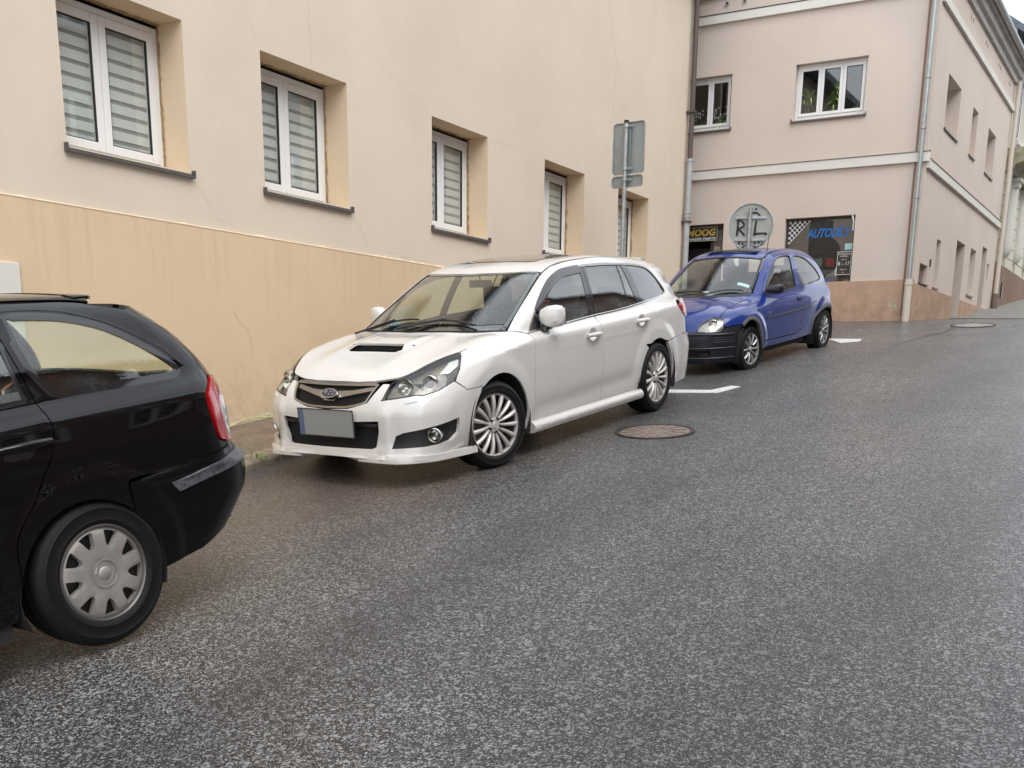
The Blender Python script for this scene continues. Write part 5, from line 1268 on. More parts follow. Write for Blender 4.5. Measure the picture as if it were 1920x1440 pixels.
    panel('tailgate', S, 'rear', sym([(-3.3, 0, 1.36), (-3.3, .585, 1.345), (-3.5, .67, 1.08), (-3.7, .70, .95), (-3.75, .55, .65), (-3.8, 0, .64)]), pm, root, holes=[sym([(-3.4, 0, 1.31), (-3.4, .46, 1.29), (-3.5, .56, 1.06), (-3.55, 0, 1.03)])], res=.05)
    panel('rear_glass', S, 'rear', sym([(-3.4, 0, 1.31), (-3.4, .46, 1.29), (-3.5, .56, 1.06), (-3.55, 0, 1.03)]), [M_dkgl, M_dkgl], root, off=-.004, thick=0, gap=-.004, res=.06)
    for s_ in (1, -1):
        o = [(-3.46, s_ * .735, 1.003), (-3.285, s_ * .779, .972), (-3.226, s_ * .809, .941), (-3.343, s_ * .831, .853), (-3.40, s_ * .836, .826), (-3.50, s_ * .79, .83), (-3.60, s_ * .70, .86), (-3.62, s_ * .64, .98)]
        tl = panel('tail_light', S, 'cylr', o, [M_red, M_dark], root, off=.006, thick=.03, gap=.002, res=.03)
        panel('lamp_window', S, 'cylr', [(-3.285, s_ * .779, .974), (-3.45, s_ * .74, 1.0), (-3.44, s_ * .745, .985), (-3.30, s_ * .782, .955)], [M_lampw, M_lampw], tl, off=.0075, thick=.003, gap=0)
        panel('lamp_tip', S, 'cylr', [(-3.385, s_ * .836, .842), (-3.43, s_ * .825, .845), (-3.44, s_ * .825, .828), (-3.395, s_ * .837, .826)], [M_lampw, M_lampw], tl, off=.0075, thick=.003, gap=0)
    # ---- roof and glass
    half = cr_([(-.985, 0, 1.39), (-1.03, .28, 1.38), (-1.10, .46, 1.37), (-1.165, .592, 1.357)]) + cr_([(-1.30, .578, 1.395), (-1.6, .558, 1.42), (-2.2, .553, 1.44), (-2.8, .543, 1.41), (-3.13, .532, 1.375)]) + [(-3.19, .53, 1.36), (-3.24, .3, 1.38), (-3.25, 0, 1.39)]
    rf = panel('roof', S, 'top', sym(half), pm, root, res=.045)
    so2 = sym([(-1.33, 0, 1.45), (-1.36, .33, 1.44), (-1.40, .385, 1.44), (-1.95, .385, 1.45), (-2.02, .33, 1.46), (-2.05, 0, 1.47)])
    panel('sunroof', S, 'top', so2, [plain('sunroof_glass', (.10, .085, .065), .12, coat=.5), M_dark], rf, off=.004, thick=.012, res=.06)
    strip('sunroof_seal', S, 'top', so2 + [so2[0]], .014, M_trimblk, rf, off=.003, both=False)
    panel('roof_spoiler', S, 'top', sym([(-3.14, 0, 1.4), (-3.14, .50, 1.37), (-3.30, .46, 1.34), (-3.36, 0, 1.36)]), pm, root, off=.012, thick=.02, res=.05)
    half = cr_([(-.155, 0, .99), (-.20, .30, .99), (-.29, .52, .98), (-.405, .712, .972)]) + cr_([(-.60, .684, 1.085), (-.85, .640, 1.215), (-1.06, .601, 1.315), (-1.158, .586, 1.355)]) + cr_([(-1.155, .58, 1.355), (-1.095, .45, 1.365), (-1.03, .28, 1.375), (-.99, 0, 1.385)])
    ws = panel('windscreen', S, 'top', sym(half), [M_wsg, M_wsg], root, off=-.004, thick=0, gap=.002, res=.05)
    inner = [(x * .0 + x + (.0), y, z) for x, y, z in sym(half)]
    fr = cr_([(-.155, 0, .99), (-.20, .30, .99), (-.29, .52, .98), (-.405, .712, .972)]); 
    for s_ in (1, -1): strip('screen_border', S, 'top', [(x, y * s_, z) for x, y, z in cr_([(-.44, .69, .99), (-.60, .668, 1.085), (-.85, .622, 1.215), (-1.06, .583, 1.315), (-1.15, .565, 1.35)])], .035, M_gloss, ws, off=-.007, both=False, thick=.001)
    strip('screen_border', S, 'top', [(x + .012, y * .96, z) for x, y, z in cr_([(-1.155, -.58, 1.355), (-1.095, -.45, 1.365), (-1.03, -.28, 1.375), (-.99, 0, 1.385), (-1.03, .28, 1.375), (-1.095, .45, 1.365), (-1.155, .58, 1.355)])], .05, M_gloss, ws, off=-.007, both=False, thick=.001)
    strip('screen_border', S, 'top', [(x - .03, y * .97, z) for x, y, z in cr_([(-.405, -.712, .972), (-.29, -.52, .98), (-.20, -.30, .99), (-.155, 0, .99), (-.20, .30, .99), (-.29, .52, .98), (-.405, .712, .972)])], .07, M_gloss, ws, off=-.007, both=False, thick=.001)
    # cowl and wipers
    strip('cowl', S, 'top', cr_([(-.385, -.712, .97), (-.275, -.53, .975), (-.185, -.32, .98), (-.135, 0, .98), (-.185, .32, .98), (-.275, .53, .975), (-.385, .712, .97)], 6), .05, M_trimblk, root, off=-.006, both=False)
    for (a, b_) in (((-.20, -.12), (-.33, .50)), ((-.24, -.60), (-.29, -.02))):
        pts = []
        (p0,), (n0,) = onsurf(S, 'top', [(a[0], a[1], 1)]); 
        for t in np.linspace(0, 1, 8):
            (p,), (n_,) = onsurf(S, 'top', [(a[0] + (b_[0] - a[0]) * t - .03 * math.sin(PI * t), a[1] + (b_[1] - a[1]) * t, 1)]); pts.append(tuple(p + n_ * .016))
        wpo = MB().tube(pts, .007, 6).build('wiper', M_trimblk, root)
        MB().tube([pts[0], (pts[0][0] + .05, pts[0][1] - .02, pts[0][2] - .01), tuple(np.array(pts[4]) + [0, 0, .012])], .008, 6).build('wiper_arm', M_trimblk, wpo)
    # side glazing
    def dpoly(x0, x1, top, bot): pass
    top = lambda x: float(np.interp(-x, [.60, .735, .885, 1.02, 1.155, 1.29, 1.423, 1.74, 2.10, 2.45, 2.72, 2.94, 3.06, 3.16, 3.255, 3.29], [.945, 1.06, 1.165, 1.245, 1.308, 1.348, 1.371, 1.387, 1.384, 1.371, 1.352, 1.325, 1.285, 1.215, 1.125, 1.075])) - .014
    bot = lambda x: float(np.interp(-x, [.59, 1.1, 1.64, 2.1, 2.6, 2.85, 3.02, 3.2, 3.29], [.935, .957, .978, .988, 1.012, 1.022, 1.030, 1.045, 1.075])) + .008
    def glass(name, tl, tr, bl, br, mat, off=-.006):
        xs = np.linspace(tl, tr, 9); xb = np.linspace(br, bl, 7)
        o = [(x, .65, top(x)) for x in xs] + [(x, .80, bot(x)) for x in xb]
        return panel(name, S, 'side', o, [mat, mat], root, both=True, off=off, thick=0, gap=.001, res=.05)
    # front window follows the A pillar
    xs = [-.80, -.885, -1.02, -1.155, -1.29, -1.423, -1.60, -1.692]
    o = [(x, .7, top(x)) for x in xs] + [(-1.665, .7, 1.2), (-1.575, .8, bot(-1.57)), (-1.1, .8, bot(-1.1)), (-.78, .8, bot(-.78))]
    panel('front_side_window', S, 'side', o, [M_side, M_side], root, both=True, off=-.006, thick=0, gap=0, res=.05)
    glass('rear_side_window', -1.80, -2.375, -1.68, -2.305, M_side); glass('vent_window', -2.385, -2.46, -2.325, -2.50, M_side)
    glass('quarter_window', -2.57, -3.10, -2.62, -3.24, M_dkgl)
    def pil(name, tl, tr, bl, br, off=-.002): 
        return panel(name, S, 'side', [(tl, .65, top(tl) + .004), (tr, .65, top(tr) + .004), (br, .8, bot(br) - .004), (bl, .8, bot(bl) - .004)], [M_gloss, M_gloss], root, both=True, off=off, thick=.006, gap=0, res=.06)
    pil('b_pillar', -1.692, -1.745, -1.572, -1.652); pil('b_pillar', -1.75, -1.802, -1.658, -1.682, -.001)
    pil('window_divider', -2.372, -2.39, -2.302, -2.328); pil('c_pillar', -2.458, -2.575, -2.498, -2.625)
    panel('mirror_triangle', S, 'side', [(-.605, .8, .948), (-.70, .8, 1.03), (-.80, .8, top(-.80)), (-.80, .8, bot(-.8) - .004), (-.62, .81, bot(-.62) - .006)], [M_gloss, M_gloss], root, both=True, off=-.002, thick=.006, gap=0, res=.05)
    v_ = cr_([(-.80, .75, top(-.80) - .012), (-.885, .73, 1.142), (-1.02, .70, 1.222), (-1.155, .669, 1.286), (-1.29, .647, 1.325), (-1.423, .629, 1.348), (-1.69, .62, 1.362)])
    strip('wind_deflector', S, 'side', v_, .062, plain('smoked_plastic', (.035, .032, .035), .15, coat=.6), root, off=.010, thick=.002)
    strip('window_trim', S, 'side', [(x, y, z - .004) for x, y, z in cr_(dlo_top[:16], 4)], .016, M_satin, root, off=.003)
    strip('belt_trim', S, 'side', cr_([(-.60, .81, .942), (-1.1, .812, .962), (-1.64, .808, .983), (-2.1, .80, .993), (-2.595, .779, 1.017), (-2.85, .755, 1.027), (-3.02, .73, 1.035), (-3.195, .703, 1.049), (-3.28, .685, 1.07)], 4), .014, M_chrome, root, off=.006)
    # mirrors
    for s_ in (1, -1):
        prof = [(-.80, .795, .02, .03), (-.81, .815, .035, .060), (-.82, .86, .042, .080), (-.83, .91, .042, .086), (-.84, .955, .034, .078), (-.845, .982, .012, .05)]
        v = []; n = 14
        for (x, y, hx, hz) in prof:
            for j in range(n):
                a = 2 * PI * j / n; c_, s2 = math.cos(a), math.sin(a); v.append((x + hx * 1.5 * abs(c_) ** .6 * np.sign(c_), s_ * y, 1.045 + hz * abs(s2) ** .55 * np.sign(s2)))
        f = [(i * n + j, i * n + (j + 1) % n, (i + 1) * n + (j + 1) % n, (i + 1) * n + j) for i in range(5) for j in range(n)] + [tuple(range(n)), tuple(5 * n + j for j in range(n))]
        m_ = MB().add(v, f).build('wing_mirror', P_, root, auto=60)
        MB().box((-.80, s_ * .90 - .03, 1.0), (-.772, s_ * .90 + .05, 1.022)).build('mirror_indicator', M_lampw, m_, bevel=.008)
        MB().prism([(-.80, .935), (-.93, .945), (-.95, .99), (-.90, 1.0), (-.84, .99)], lambda u, w_, d: (u + .05, s_ * d, w_), .77, .86).build('mirror_foot', M_gloss, m_, bevel=.01)
        MB().box((-.905, s_ * .90 - .075, .985), (-.895, s_ * .90 + .065, 1.105)).build('mirror_glass', M_chrome, m_)
    handle(root, S, -1.49, .842, .24, P_, P_); handle(root, S, -2.42, .878, .24, P_, P_)
    # skirts
    for s_ in (1, -1):
        mb = MB(); st = []
        for x in np.linspace(-.50, -2.395, 14):
            t = (x + .5) / -1.895; e_ = .0
            st.append([(x, s_ * y, z) for y, z in ((.80, .268), (.858, .266), (.882, .250), (.896, .232), (.898, .205), (.885, .183), (.84, .175), (.78, .178))])
        v = [p for r_ in st for p in r_]; n = 8; f = [(i * n + j, i * n + (j + 1) % n, (i + 1) * n + (j + 1) % n, (i + 1) * n + j) for i in range(len(st) - 1) for j in range(n)] + [tuple(range(n)), tuple((len(st) - 1) * n + j for j in range(n))]
        sk = mb.add(v, f).build('side_skirt', P_, root, auto=40)
        MB().prism([(.0, .012), (.006, .010), (.006, -.008), (0, -.012)], lambda u, w_, d: (-d, s_ * (.897 + u), .222 + w_), .60, 2.28).build('skirt_rib', P_, sk)
    # structure you see through the glass and arches
    arch_liner(root, -.075, .325, .40, .50, .872); arch_liner(root, -2.745, .32, .39, .50, .872)
    body_blocks(root, [((-3.5, -.62, .18), (.74, .62, .30)), ((-2.33, -.80, .21), (-.50, .80, .30)), ((-3.1, -.78, .72), (-2.45, .78, .78)), ((-.50, -.66, .36), (.60, .66, .70)), ((-3.72, -.7, .25), (-3.15, .7, .50)), ((-.06 - .45, -.50, .3), (-.45, .50, .86))])
    MB().box((-3.45, -.62, .78), (-2.5, .62, .84)).build('boot_floor', M_inner, root)
    mb = MB(); mb.prism([(-.42, .66), (-.25, .93), (-.40, .985), (-.62, .985), (-.74, .93), (-.78, .80), (-.74, .60)], lambda u, w_, d: (u, d, w_), -.70, .70); mb.build('dashboard', M_inner, root, bevel=.02)
    seat(root, -1.45, .36, .36, M_seat); seat(root, -1.45, -.36, .36, M_seat)
    MB().prism([(-2.0, .36), (-2.0, .52), (-2.42, .56), (-2.58, 1.02), (-2.68, 1.02), (-2.6, .4)], lambda u, w_, d: (u, d, w_), -.64, .64).build('rear_bench', M_seat, root, bevel=.03)
    for y in (-.4, 0, .4): MB().box((-2.70, y - .12, 1.04), (-2.63, y + .12, 1.16)).build('headrest', M_seat, root, bevel=.02)
    steering(root, -.98, .36, .90)
    MB().tube([(-1.12, 0, 1.36), (-1.13, 0, 1.31)], .008, 6).box((-1.145, -.11, 1.255), (-1.12, .11, 1.315)).build('rear_view_mirror', M_trimblk, root, bevel=.01)
    MB().box((-.73, -.67, .985), (-.70, -.60, 1.01)).build('vignette_sticker', plain('sticker_blue', (.03, .3, .55), .5), ws)
    (p1,), (n1,) = onsurf(S, 'top', [(-.50, -.60, 1)])
    # wheels
    rim = rim_multispoke(.232, 15, .0075, .017, M_alloy)
    for sx, st_ in ((1, math.radians(13)), (-1, math.radians(13))):
        wheel(root, 0 + (.0), sx * .865, .325, .326, .225, .234, rim, steer=-st_, sgn=sx, spin=.12)
    for sx in (1, -1): wheel(root, -2.75, sx * .865, .325, .326, .225, .234, rim, sgn=sx, spin=.5)
    return root
white_car()
# ---------------------------------------------------------------- small blue hatchback
def blue_car():
    S = BlueCar(); root = car_root('parked_hatchback', 'small blue three-door hatchback with black bumper, parked behind the white estate', (2.23557, 13.60997, .081917), math.radians(-125.67875), math.radians(7.56050766), math.radians(-1.57735547))
    P_ = paint('blue_paint', (.004, .026, .19), 0, .3, .04, coat=1.0, spec=.15); pm = [P_, M_inner]
    BK = plain('bumper_plastic', (.012, .013, .018), .38, noise=.3, nscale=40); GR = plain('grey_arch_trim', (.13, .13, .14), .55)
    hline = snap(S, 'top', cr_([(.515, .592, .7), (.30, .592, .770), (0, .60, .842), (-.25, .60, .882), (-.345, .592, .90)])); hooded = cr_([(.705, .415, .609), (.640, .450, .662), (.562, .526, .692)]) + hline
    half = [(.812, 0, .575), (.80, .25, .572), (.752, .405, .560)] + hooded + cr_([(-.345, .585, .90), (-.20, .42, .89), (-.11, .22, .885), (-.07, 0, .885)])
    gh = [(.80, a * .0 + .235 * math.cos(t), .625 + .028 * math.sin(t)) for a in (0,) for t in np.linspace(0, 2 * PI, 25)[:-1]]
    panel('bonnet', S, 'long' if False else 'top', [(x, y, z) for x, y, z in sym(half)], pm, root, res=.035)
    panel('grille_opening', S, 'front', [(.8, .27 * math.cos(t), .618 + .034 * math.sin(t)) for t in np.linspace(0, 2 * PI, 25)[:-1]], [BK, BK], root, off=.003, thick=.004, gap=0, res=.05)
    MB().box((.80, -.05, .60), (.812, .05, .625)).build('badge', M_chrome, root, bevel=.004)
    seam = [(.323, .785, .600), (.45, .735, .592), (.545, .678, .585)]
    hl = [(.740, .420, .557), (.705, .408, .609), (.640, .446, .66), (.562, .522, .690), (.512, .600, .692), (.525, .650, .650), (.550, .675, .585), (.603, .646, .555), (.68, .55, .552)]
    arc = cr_([(-.293, .80, .262), (-.206, .817, .455), (-.129, .817, .579), (.015, .812, .655), (.18, .799, .669), (.323, .786, .605)])
    arci = cr_([(-.255, .80, .262), (-.17, .817, .44), (-.10, .817, .553), (.025, .812, .62), (.17, .799, .63), (.29, .79, .575)])
    out = [(.545, .678, .588), (.540, .665, .62), (.520, .655, .66)] + hline + [(-.40, .69, .875)] + cr_([(-.395, .71, .86), (-.305, .785, .745), (-.27, .81, .5), (-.270, .81, .344), (-.293, .80, .262)]) + arc[1:] + seam
    panel('front_wing', S, 'long', out, pm, root, both=True, res=.025)
    for s_ in (1, -1): pass
    strip('arch_trim', S, 'side', [tuple(np.array(a) * .5 + np.array(b_) * .5) for a, b_ in zip(arc, arci)], .040, GR, root, off=.012, thick=.03)
    # front bumper
    ab = [(.35, .78, .565), (.385, .77, .49), (.40, .77, .40), (.405, .76, .26)]
    half = [(.82, 0, .562), (.808, .25, .559), (.762, .41, .548), (.69, .55, .540), (.61, .648, .542), (.552, .682, .575), (.45, .735, .588), (.323, .785, .597)] + ab + [(.45, .73, .185), (.62, .6, .18), (.78, .3, .18), (.81, 0, .18)]
    slot = sym([(.83, 0, .33), (.80, .35, .33), (.69, .55, .33), (.69, .55, .27), (.80, .35, .27), (.82, 0, .27)])
    bp_ = panel('front_bumper', S, 'cylf', sym(half), [BK, M_inner], root, res=.035, thick=.03, holes=[slot])
    panel('intake_backing', S, 'cylf', slot, [M_dark, M_dark], root, off=-.05, thick=0, gap=-.01, res=.06)
    for z, wd in ((.508, .020), (.355, .014), (.245, .012)):
        strip('bumper_ridge', S, 'cylf', [(x, y, z) for x, y in [(.44, -.735), (.62, -.62), (.77, -.40), (.82, -.15), (.82, .15), (.77, .40), (.62, .62), (.44, .735)]] if False else cr_([(.44, -.735, z), (.62, -.62, z), (.77, -.40, z), (.82, -.15, z), (.82, .15, z), (.77, .40, z), (.62, .62, z), (.44, .735, z)]), wd, BK, bp_, off=.014, both=False)
    for s_ in (1, -1):
        for z in (.42, .445, .47): strip('bumper_rib', S, 'cylf', cr_([(.45, s_ * .73, z), (.56, s_ * .67, z), (.66, s_ * .58, z)]), .006, BK, bp_, off=.006, both=False)
        q = [(x, s_ * y, z) for x, y, z in hl]
        lens = panel('headlight', S, 'cylf', q, [M_clear, M_clear], root, off=.003, thick=0, gap=.002, res=.03)
        panel('lamp_bowl', S, 'cylf', q, [plain('bowl_silver', (.30, .30, .30), .22, .9, nbump=.9, nscale=30), M_dark], lens, off=-.03, thick=0, gap=-.004, res=.02)
        (pf,), _ = onsurf(S, 'cylf', [(.62, s_ * .55, .62)]); dv = Vector((.9, s_ * .3, 0)).normalized(); M = Matrix.Translation(Vector(pf) - dv * .03) @ dv.to_track_quat('Y', 'Z').to_matrix().to_4x4()
        b = MB().lathe([(.001, .004), (.018, .0), (.045, .016), (.052, .012)], 20, 'y'); b.v = [tuple(M @ Vector(p)) for p in b.v]; b.build('bulb_reflector', M_refl, lens, auto=40)
    # door with window frame
    F = [(-.461, .712, .882), (-.632, .669, 1.022), (-.791, .634, 1.132), (-.93, .61, 1.205), (-1.066, .587, 1.262), (-1.20, .575, 1.287), (-1.362, .567, 1.297), (-1.50, .57, 1.297), (-1.535, .575, 1.280), (-1.46, .66, 1.138), (-1.424, .742, .912), (-1.0, .749, .886)]
    outer = cr_([(-.405, .70, .875), (-.590, .675, 1.046), (-.755, .635, 1.160), (-.90, .60, 1.236), (-1.05, .578, 1.294), (-1.2, .565, 1.320), (-1.37, .558, 1.330), (-1.575, .56, 1.330)], 3)
    rear_e = [(-1.598, .575, 1.29), (-1.53, .66, 1.12), (-1.515, .742, .93)] + cr_([(-1.56, .745, .90), (-1.625, .76, .85), (-1.60, .80, .68), (-1.50, .805, .50), (-1.36, .803, .36), (-1.33, .80, .342)])
    dfr = cr_([(-.395, .71, .86), (-.305, .785, .745), (-.27, .81, .5), (-.270, .81, .344)])
    panel('door', S, 'long', outer + rear_e + list(reversed(dfr)), pm, root, holes=[F], both=True, res=.026)
    panel('door_window', S, 'side', F, [M_blues, M_blues], root, both=True, off=-.010, thick=0, gap=-.004, res=.06)
    strip('window_seal', S, 'side', F + [F[0]], .014, M_trimblk, root, off=-.002, thick=.006)
    panel('sill', S, 'long', [(-.275, .81, .338), (-1.335, .80, .336), (-1.55, .80, .40), (-1.80, .79, .276), (-1.31, .80, .262), (-.285, .80, .262)], pm, root, both=True, res=.04)
    R = [(-1.652, .59, 1.272), (-1.75, .59, 1.281), (-1.915, .591, 1.262), (-2.06, .60, 1.222), (-2.197, .626, 1.157), (-2.32, .64, 1.09), (-2.41, .655, 1.02), (-2.445, .67, .972), (-2.425, .68, .955), (-2.308, .697, .942), (-1.95, .72, .925), (-1.592, .741, .913)]
    ar = cr_([(-1.843, .789, .278), (-1.914, .803, .48), (-2.153, .815, .59), (-2.468, .806, .624), (-2.66, .79, .565)])
    ari = cr_([(-1.885, .789, .278), (-1.95, .803, .455), (-2.17, .815, .555), (-2.46, .806, .587), (-2.63, .79, .545)])
    out = cr_([(-.36, .605, .905), (-.576, .572, 1.053), (-.75, .535, 1.17), (-.94, .497, 1.272), (-1.02, .482, 1.305)]) + cr_([(-1.3, .465, 1.345), (-1.7, .46, 1.355), (-2.1, .47, 1.325), (-2.25, .50, 1.27)]) + \
        cr_([(-2.35, .54, 1.20), (-2.60, .60, 1.05), (-2.75, .655, .92), (-2.81, .70, .80), (-2.82, .73, .62)]) + [(-2.66, .785, .59)] + list(reversed(ar)) + [(-1.80, .79, .272), (-1.56, .80, .395)] + list(reversed(cr_([(-1.625, .76, .85), (-1.60, .80, .68), (-1.50, .805, .50), (-1.36, .803, .36)]))) + list(reversed([(-1.598, .575, 1.29), (-1.53, .66, 1.12), (-1.515, .742, .93), (-1.56, .745, .90)])) + list(reversed(outer))
    # remove the doubled point ordering at the B pillar
    panel('body_side', S, 'long', out, pm, root, holes=[R], both=True, res=.028, gap=.0022)
    panel('rear_side_window', S, 'side', R, [M_blues, M_blues], root, both=True, off=-.006, thick=0, gap=-.003, res=.06)
    strip('window_seal', S, 'side', R + [R[0]], .016, M_trimblk, root, off=.002, thick=.006)
    strip('arch_trim', S, 'side', [tuple(np.array(a) * .5 + np.array(b_) * .5) for a, b_ in zip(ar, ari)], .042, GR, root, off=.012, thick=.03)
    strip('rubbing_strip', S, 'side', [(-.375 - 1.43 * t, .806, .610 + .034 * t) for t in np.linspace(0, 1, 10)], .022, plain('strip_dark', (.02, .02, .045), .4), root, off=.012)
    (p,), _ = onsurf(S, 'side', [(-1.415, .8, .757)])
    for s_ in (1, -1):
        MB().box((p[0] - .055, s_ * p[1] - .012, .738), (p[0] + .055, s_ * p[1] + .012, .782)).build('door_handle', M_trimblk, root, bevel=.006)
        MB().tube([(-.45, s_ * .803, .667), (-.45, s_ * .815, .667)], .012, 10).build('side_badge', M_chrome, root)
    # rear
    half = [(-2.96, 0, .60), (-2.9, .5, .60), (-2.75, .73, .60), (-2.66, .785, .585)] + [(-2.70, .785, .53), (-2.76, .78, .44), (-2.79, .77, .30), (-2.85, .70, .20), (-2.93, .4, .2), (-2.94, 0, .2)]
    panel('rear_bumper', S, 'cylr', sym(half), [BK, M_inner], root, res=.05, thick=.03)
    hg = sym([(-2.55, 0, 1.25), (-2.5, .42, 1.24), (-2.65, .50, 1.05), (-2.7, 0, 1.02)])
    panel('tailgate', S, 'rear', sym([(-2.4, 0, 1.33), (-2.35, .50, 1.28), (-2.45, .56, 1.2), (-2.65, .62, 1.05), (-2.8, .67, .92), (-2.86, .72, .80), (-2.9, .74, .61), (-2.95, 0, .61)]), pm, root, holes=[hg], res=.06)
    panel('rear_glass', S, 'rear', hg, [M_blues, M_blues], root, off=-.005, thick=0, gap=-.004, res=.07)
    half = cr_([(-.865, 0, 1.312), (-.885, .25, 1.30), (-.935, .45, 1.28), (-1.02, .478, 1.305)]) + cr_([(-1.3, .460, 1.345), (-1.7, .455, 1.355), (-2.1, .465, 1.325), (-2.25, .495, 1.27)]) + [(-2.34, .45, 1.26), (-2.40, .2, 1.29), (-2.41, 0, 1.30)]
    rf = panel('roof', S, 'top', sym(half), pm, root, res=.05)
    panel('sunroof_deflector', S, 'top', sym([(-1.02, 0, 1.36), (-1.02, .33, 1.35), (-1.06, .36, 1.35), (-1.09, .33, 1.35), (-1.09, 0, 1.36)]), [BK, BK], rf, off=.022, thick=.004, gap=0, res=.05)
    MB().box((-1.6, -.34, 1.362), (-1.08, .34, 1.368)).build('sunroof_panel', plain('sunroof_dark', (.03, .03, .035), .2, coat=.5), rf)
    MB().tube([(-1.24, .40, 1.345), (-1.245, .40, 1.38), (-1.29, .405, 1.60)], [.009, .005, .003], 6).build('aerial', M_trimblk, root)
    half = cr_([(-.085, 0, .875), (-.13, .25, .885), (-.215, .42, .895), (-.352, .592, .905)]) + cr_([(-.576, .560, 1.053), (-.75, .522, 1.17), (-.925, .485, 1.268)]) + cr_([(-.92, .46, 1.275), (-.895, .25, 1.295), (-.872, 0, 1.305)])
    ws = panel('windscreen', S, 'top', sym(half), [glassy('windscreen_wet', (.9, .94, .9), alpha=.06, wet=.10, boost=1.7)] * 2, root, off=-.004, thick=0, gap=.002, res=.05)
    edge = cr_([(-.40, -.573, .93), (-.576, -.548, 1.053), (-.75, -.51, 1.17), (-.90, -.475, 1.25), (-.905, -.40, 1.28), (-.885, -.2, 1.29), (-.875, 0, 1.30), (-.885, .2, 1.29), (-.905, .40, 1.28), (-.90, .475, 1.25), (-.75, .51, 1.17), (-.576, .548, 1.053), (-.40, .573, .93)])
    strip('screen_seal', S, 'top', edge, .024, M_trimblk, ws, off=.003, both=False, thick=.003)
    strip('cowl', S, 'top', cr_([(-.33, -.58, .9), (-.195, -.41, .89), (-.11, -.22, .885), (-.07, 0, .88), (-.11, .22, .885), (-.195, .41, .89), (-.33, .58, .9)]), .06, M_trimblk, root, off=.003, both=False)
    for (a, b_) in (((-.11, .05), (-.32, .50)), ((-.20, -.45), (-.16, .05))):
        pts = []
        for t in np.linspace(0, 1, 7):
            (p,), (n_,) = onsurf(S, 'top', [(a[0] + (b_[0] - a[0]) * t - .02 * math.sin(PI * t), a[1] + (b_[1] - a[1]) * t, 1)]); pts.append(tuple(p + n_ * .018))
        MB().tube(pts, .008, 6).build('wiper', M_trimblk, root)
    (p,), (n_,) = onsurf(S, 'top', [(-.43, .46, 1)]); 
    panel('windscreen_sticker', S, 'top', [(-.40, .38, 1), (-.41, .53, 1), (-.455, .525, 1), (-.445, .375, 1)], [plain('sticker_cyan', (.45, .70, .75), .5)] * 2, ws, off=-.009, thick=.001, gap=0, res=.1)
    panel('windscreen_sticker', S, 'top', [(-.45, -.50, 1), (-.45, -.44, 1), (-.51, -.44, 1), (-.51, -.49, 1)], [plain('sticker_green', (.05, .4, .22), .5)] * 2, ws, off=-.009, thick=.001, gap=0, res=.1)
    # mirrors
    for s_ in (1, -1):
        prof = [(-.50, .735, .03, .03), (-.53, .76, .045, .045), (-.555, .82, .055, .056), (-.57, .88, .050, .058), (-.58, .915, .02, .035)]
        v = []; n = 12
        for (x, y, hx, hz) in prof:
            for j in range(n):
                a = 2 * PI * j / n; c_, s2 = math.cos(a), math.sin(a); v.append((x + hx * abs(c_) ** .7 * np.sign(c_), s_ * y, .935 + hz * abs(s2) ** .7 * np.sign(s2)))
        f = [(i * n + j, i * n + (j + 1) % n, (i + 1) * n + (j + 1) % n, (i + 1) * n + j) for i in range(4) for j in range(n)] + [tuple(range(n)), tuple(4 * n + j for j in range(n))]
        MB().add(v, f).build('wing_mirror', BK, root, auto=60)
    arch_liner(root, .04, .28, .36, .42, .79); arch_liner(root, -2.36, .26, .36, .42, .79)
    body_blocks(root, [((-2.8, -.54, .18), (.72, .54, .30)), ((-1.75, -.74, .20), (-.40, .74, .28)), ((-.38, -.56, .34), (.55, .56, .56)), ((-2.85, -.6, .25), (-2.75, .6, .5)), ((-2.75, -.68, .62), (-2.0, .68, .66)), ((-.42, -.42, .28), (-.38, .42, .80))])
    MB().prism([(-.38, .55), (-.20, .80), (-.36, .875), (-.60, .875), (-.68, .78), (-.66, .55)], lambda u, w_, d: (u, d, w_), -.62, .62).build('dashboard', plain('dash_grey', (.06, .058, .055), .8), root, bevel=.02)
    seat(root, -1.35, .32, .30, M_seat, .22, hole=True); seat(root, -1.35, -.32, .30, M_seat, .22, hole=True)
    MB().prism([(-1.9, .32), (-1.9, .5), (-2.2, .52), (-2.36, .92), (-2.44, .92), (-2.4, .35)], lambda u, w_, d: (u, d, w_), -.56, .56).build('rear_bench', M_seat, root, bevel=.03)
    steering(root, -.82, .32, .84)
    MB().box((-.30, -.03, .905), (-.24, .06, .93)).build('white_toy', M_chw, root, bevel=.01)
    hub = rim_multispoke(.178, 10, .008, .011, plain('hub_silver', (.46, .46, .46), .35, .5), hub=.035)
    for sx in (1, -1):
        wheel(root, 0, sx * .775, .28, .28, .175, .182, hub, steer=-.10, sgn=sx); wheel(root, -2.443, sx * .775, .28, .28, .175, .182, hub, sgn=sx, spin=.3)
    return root
blue_car()
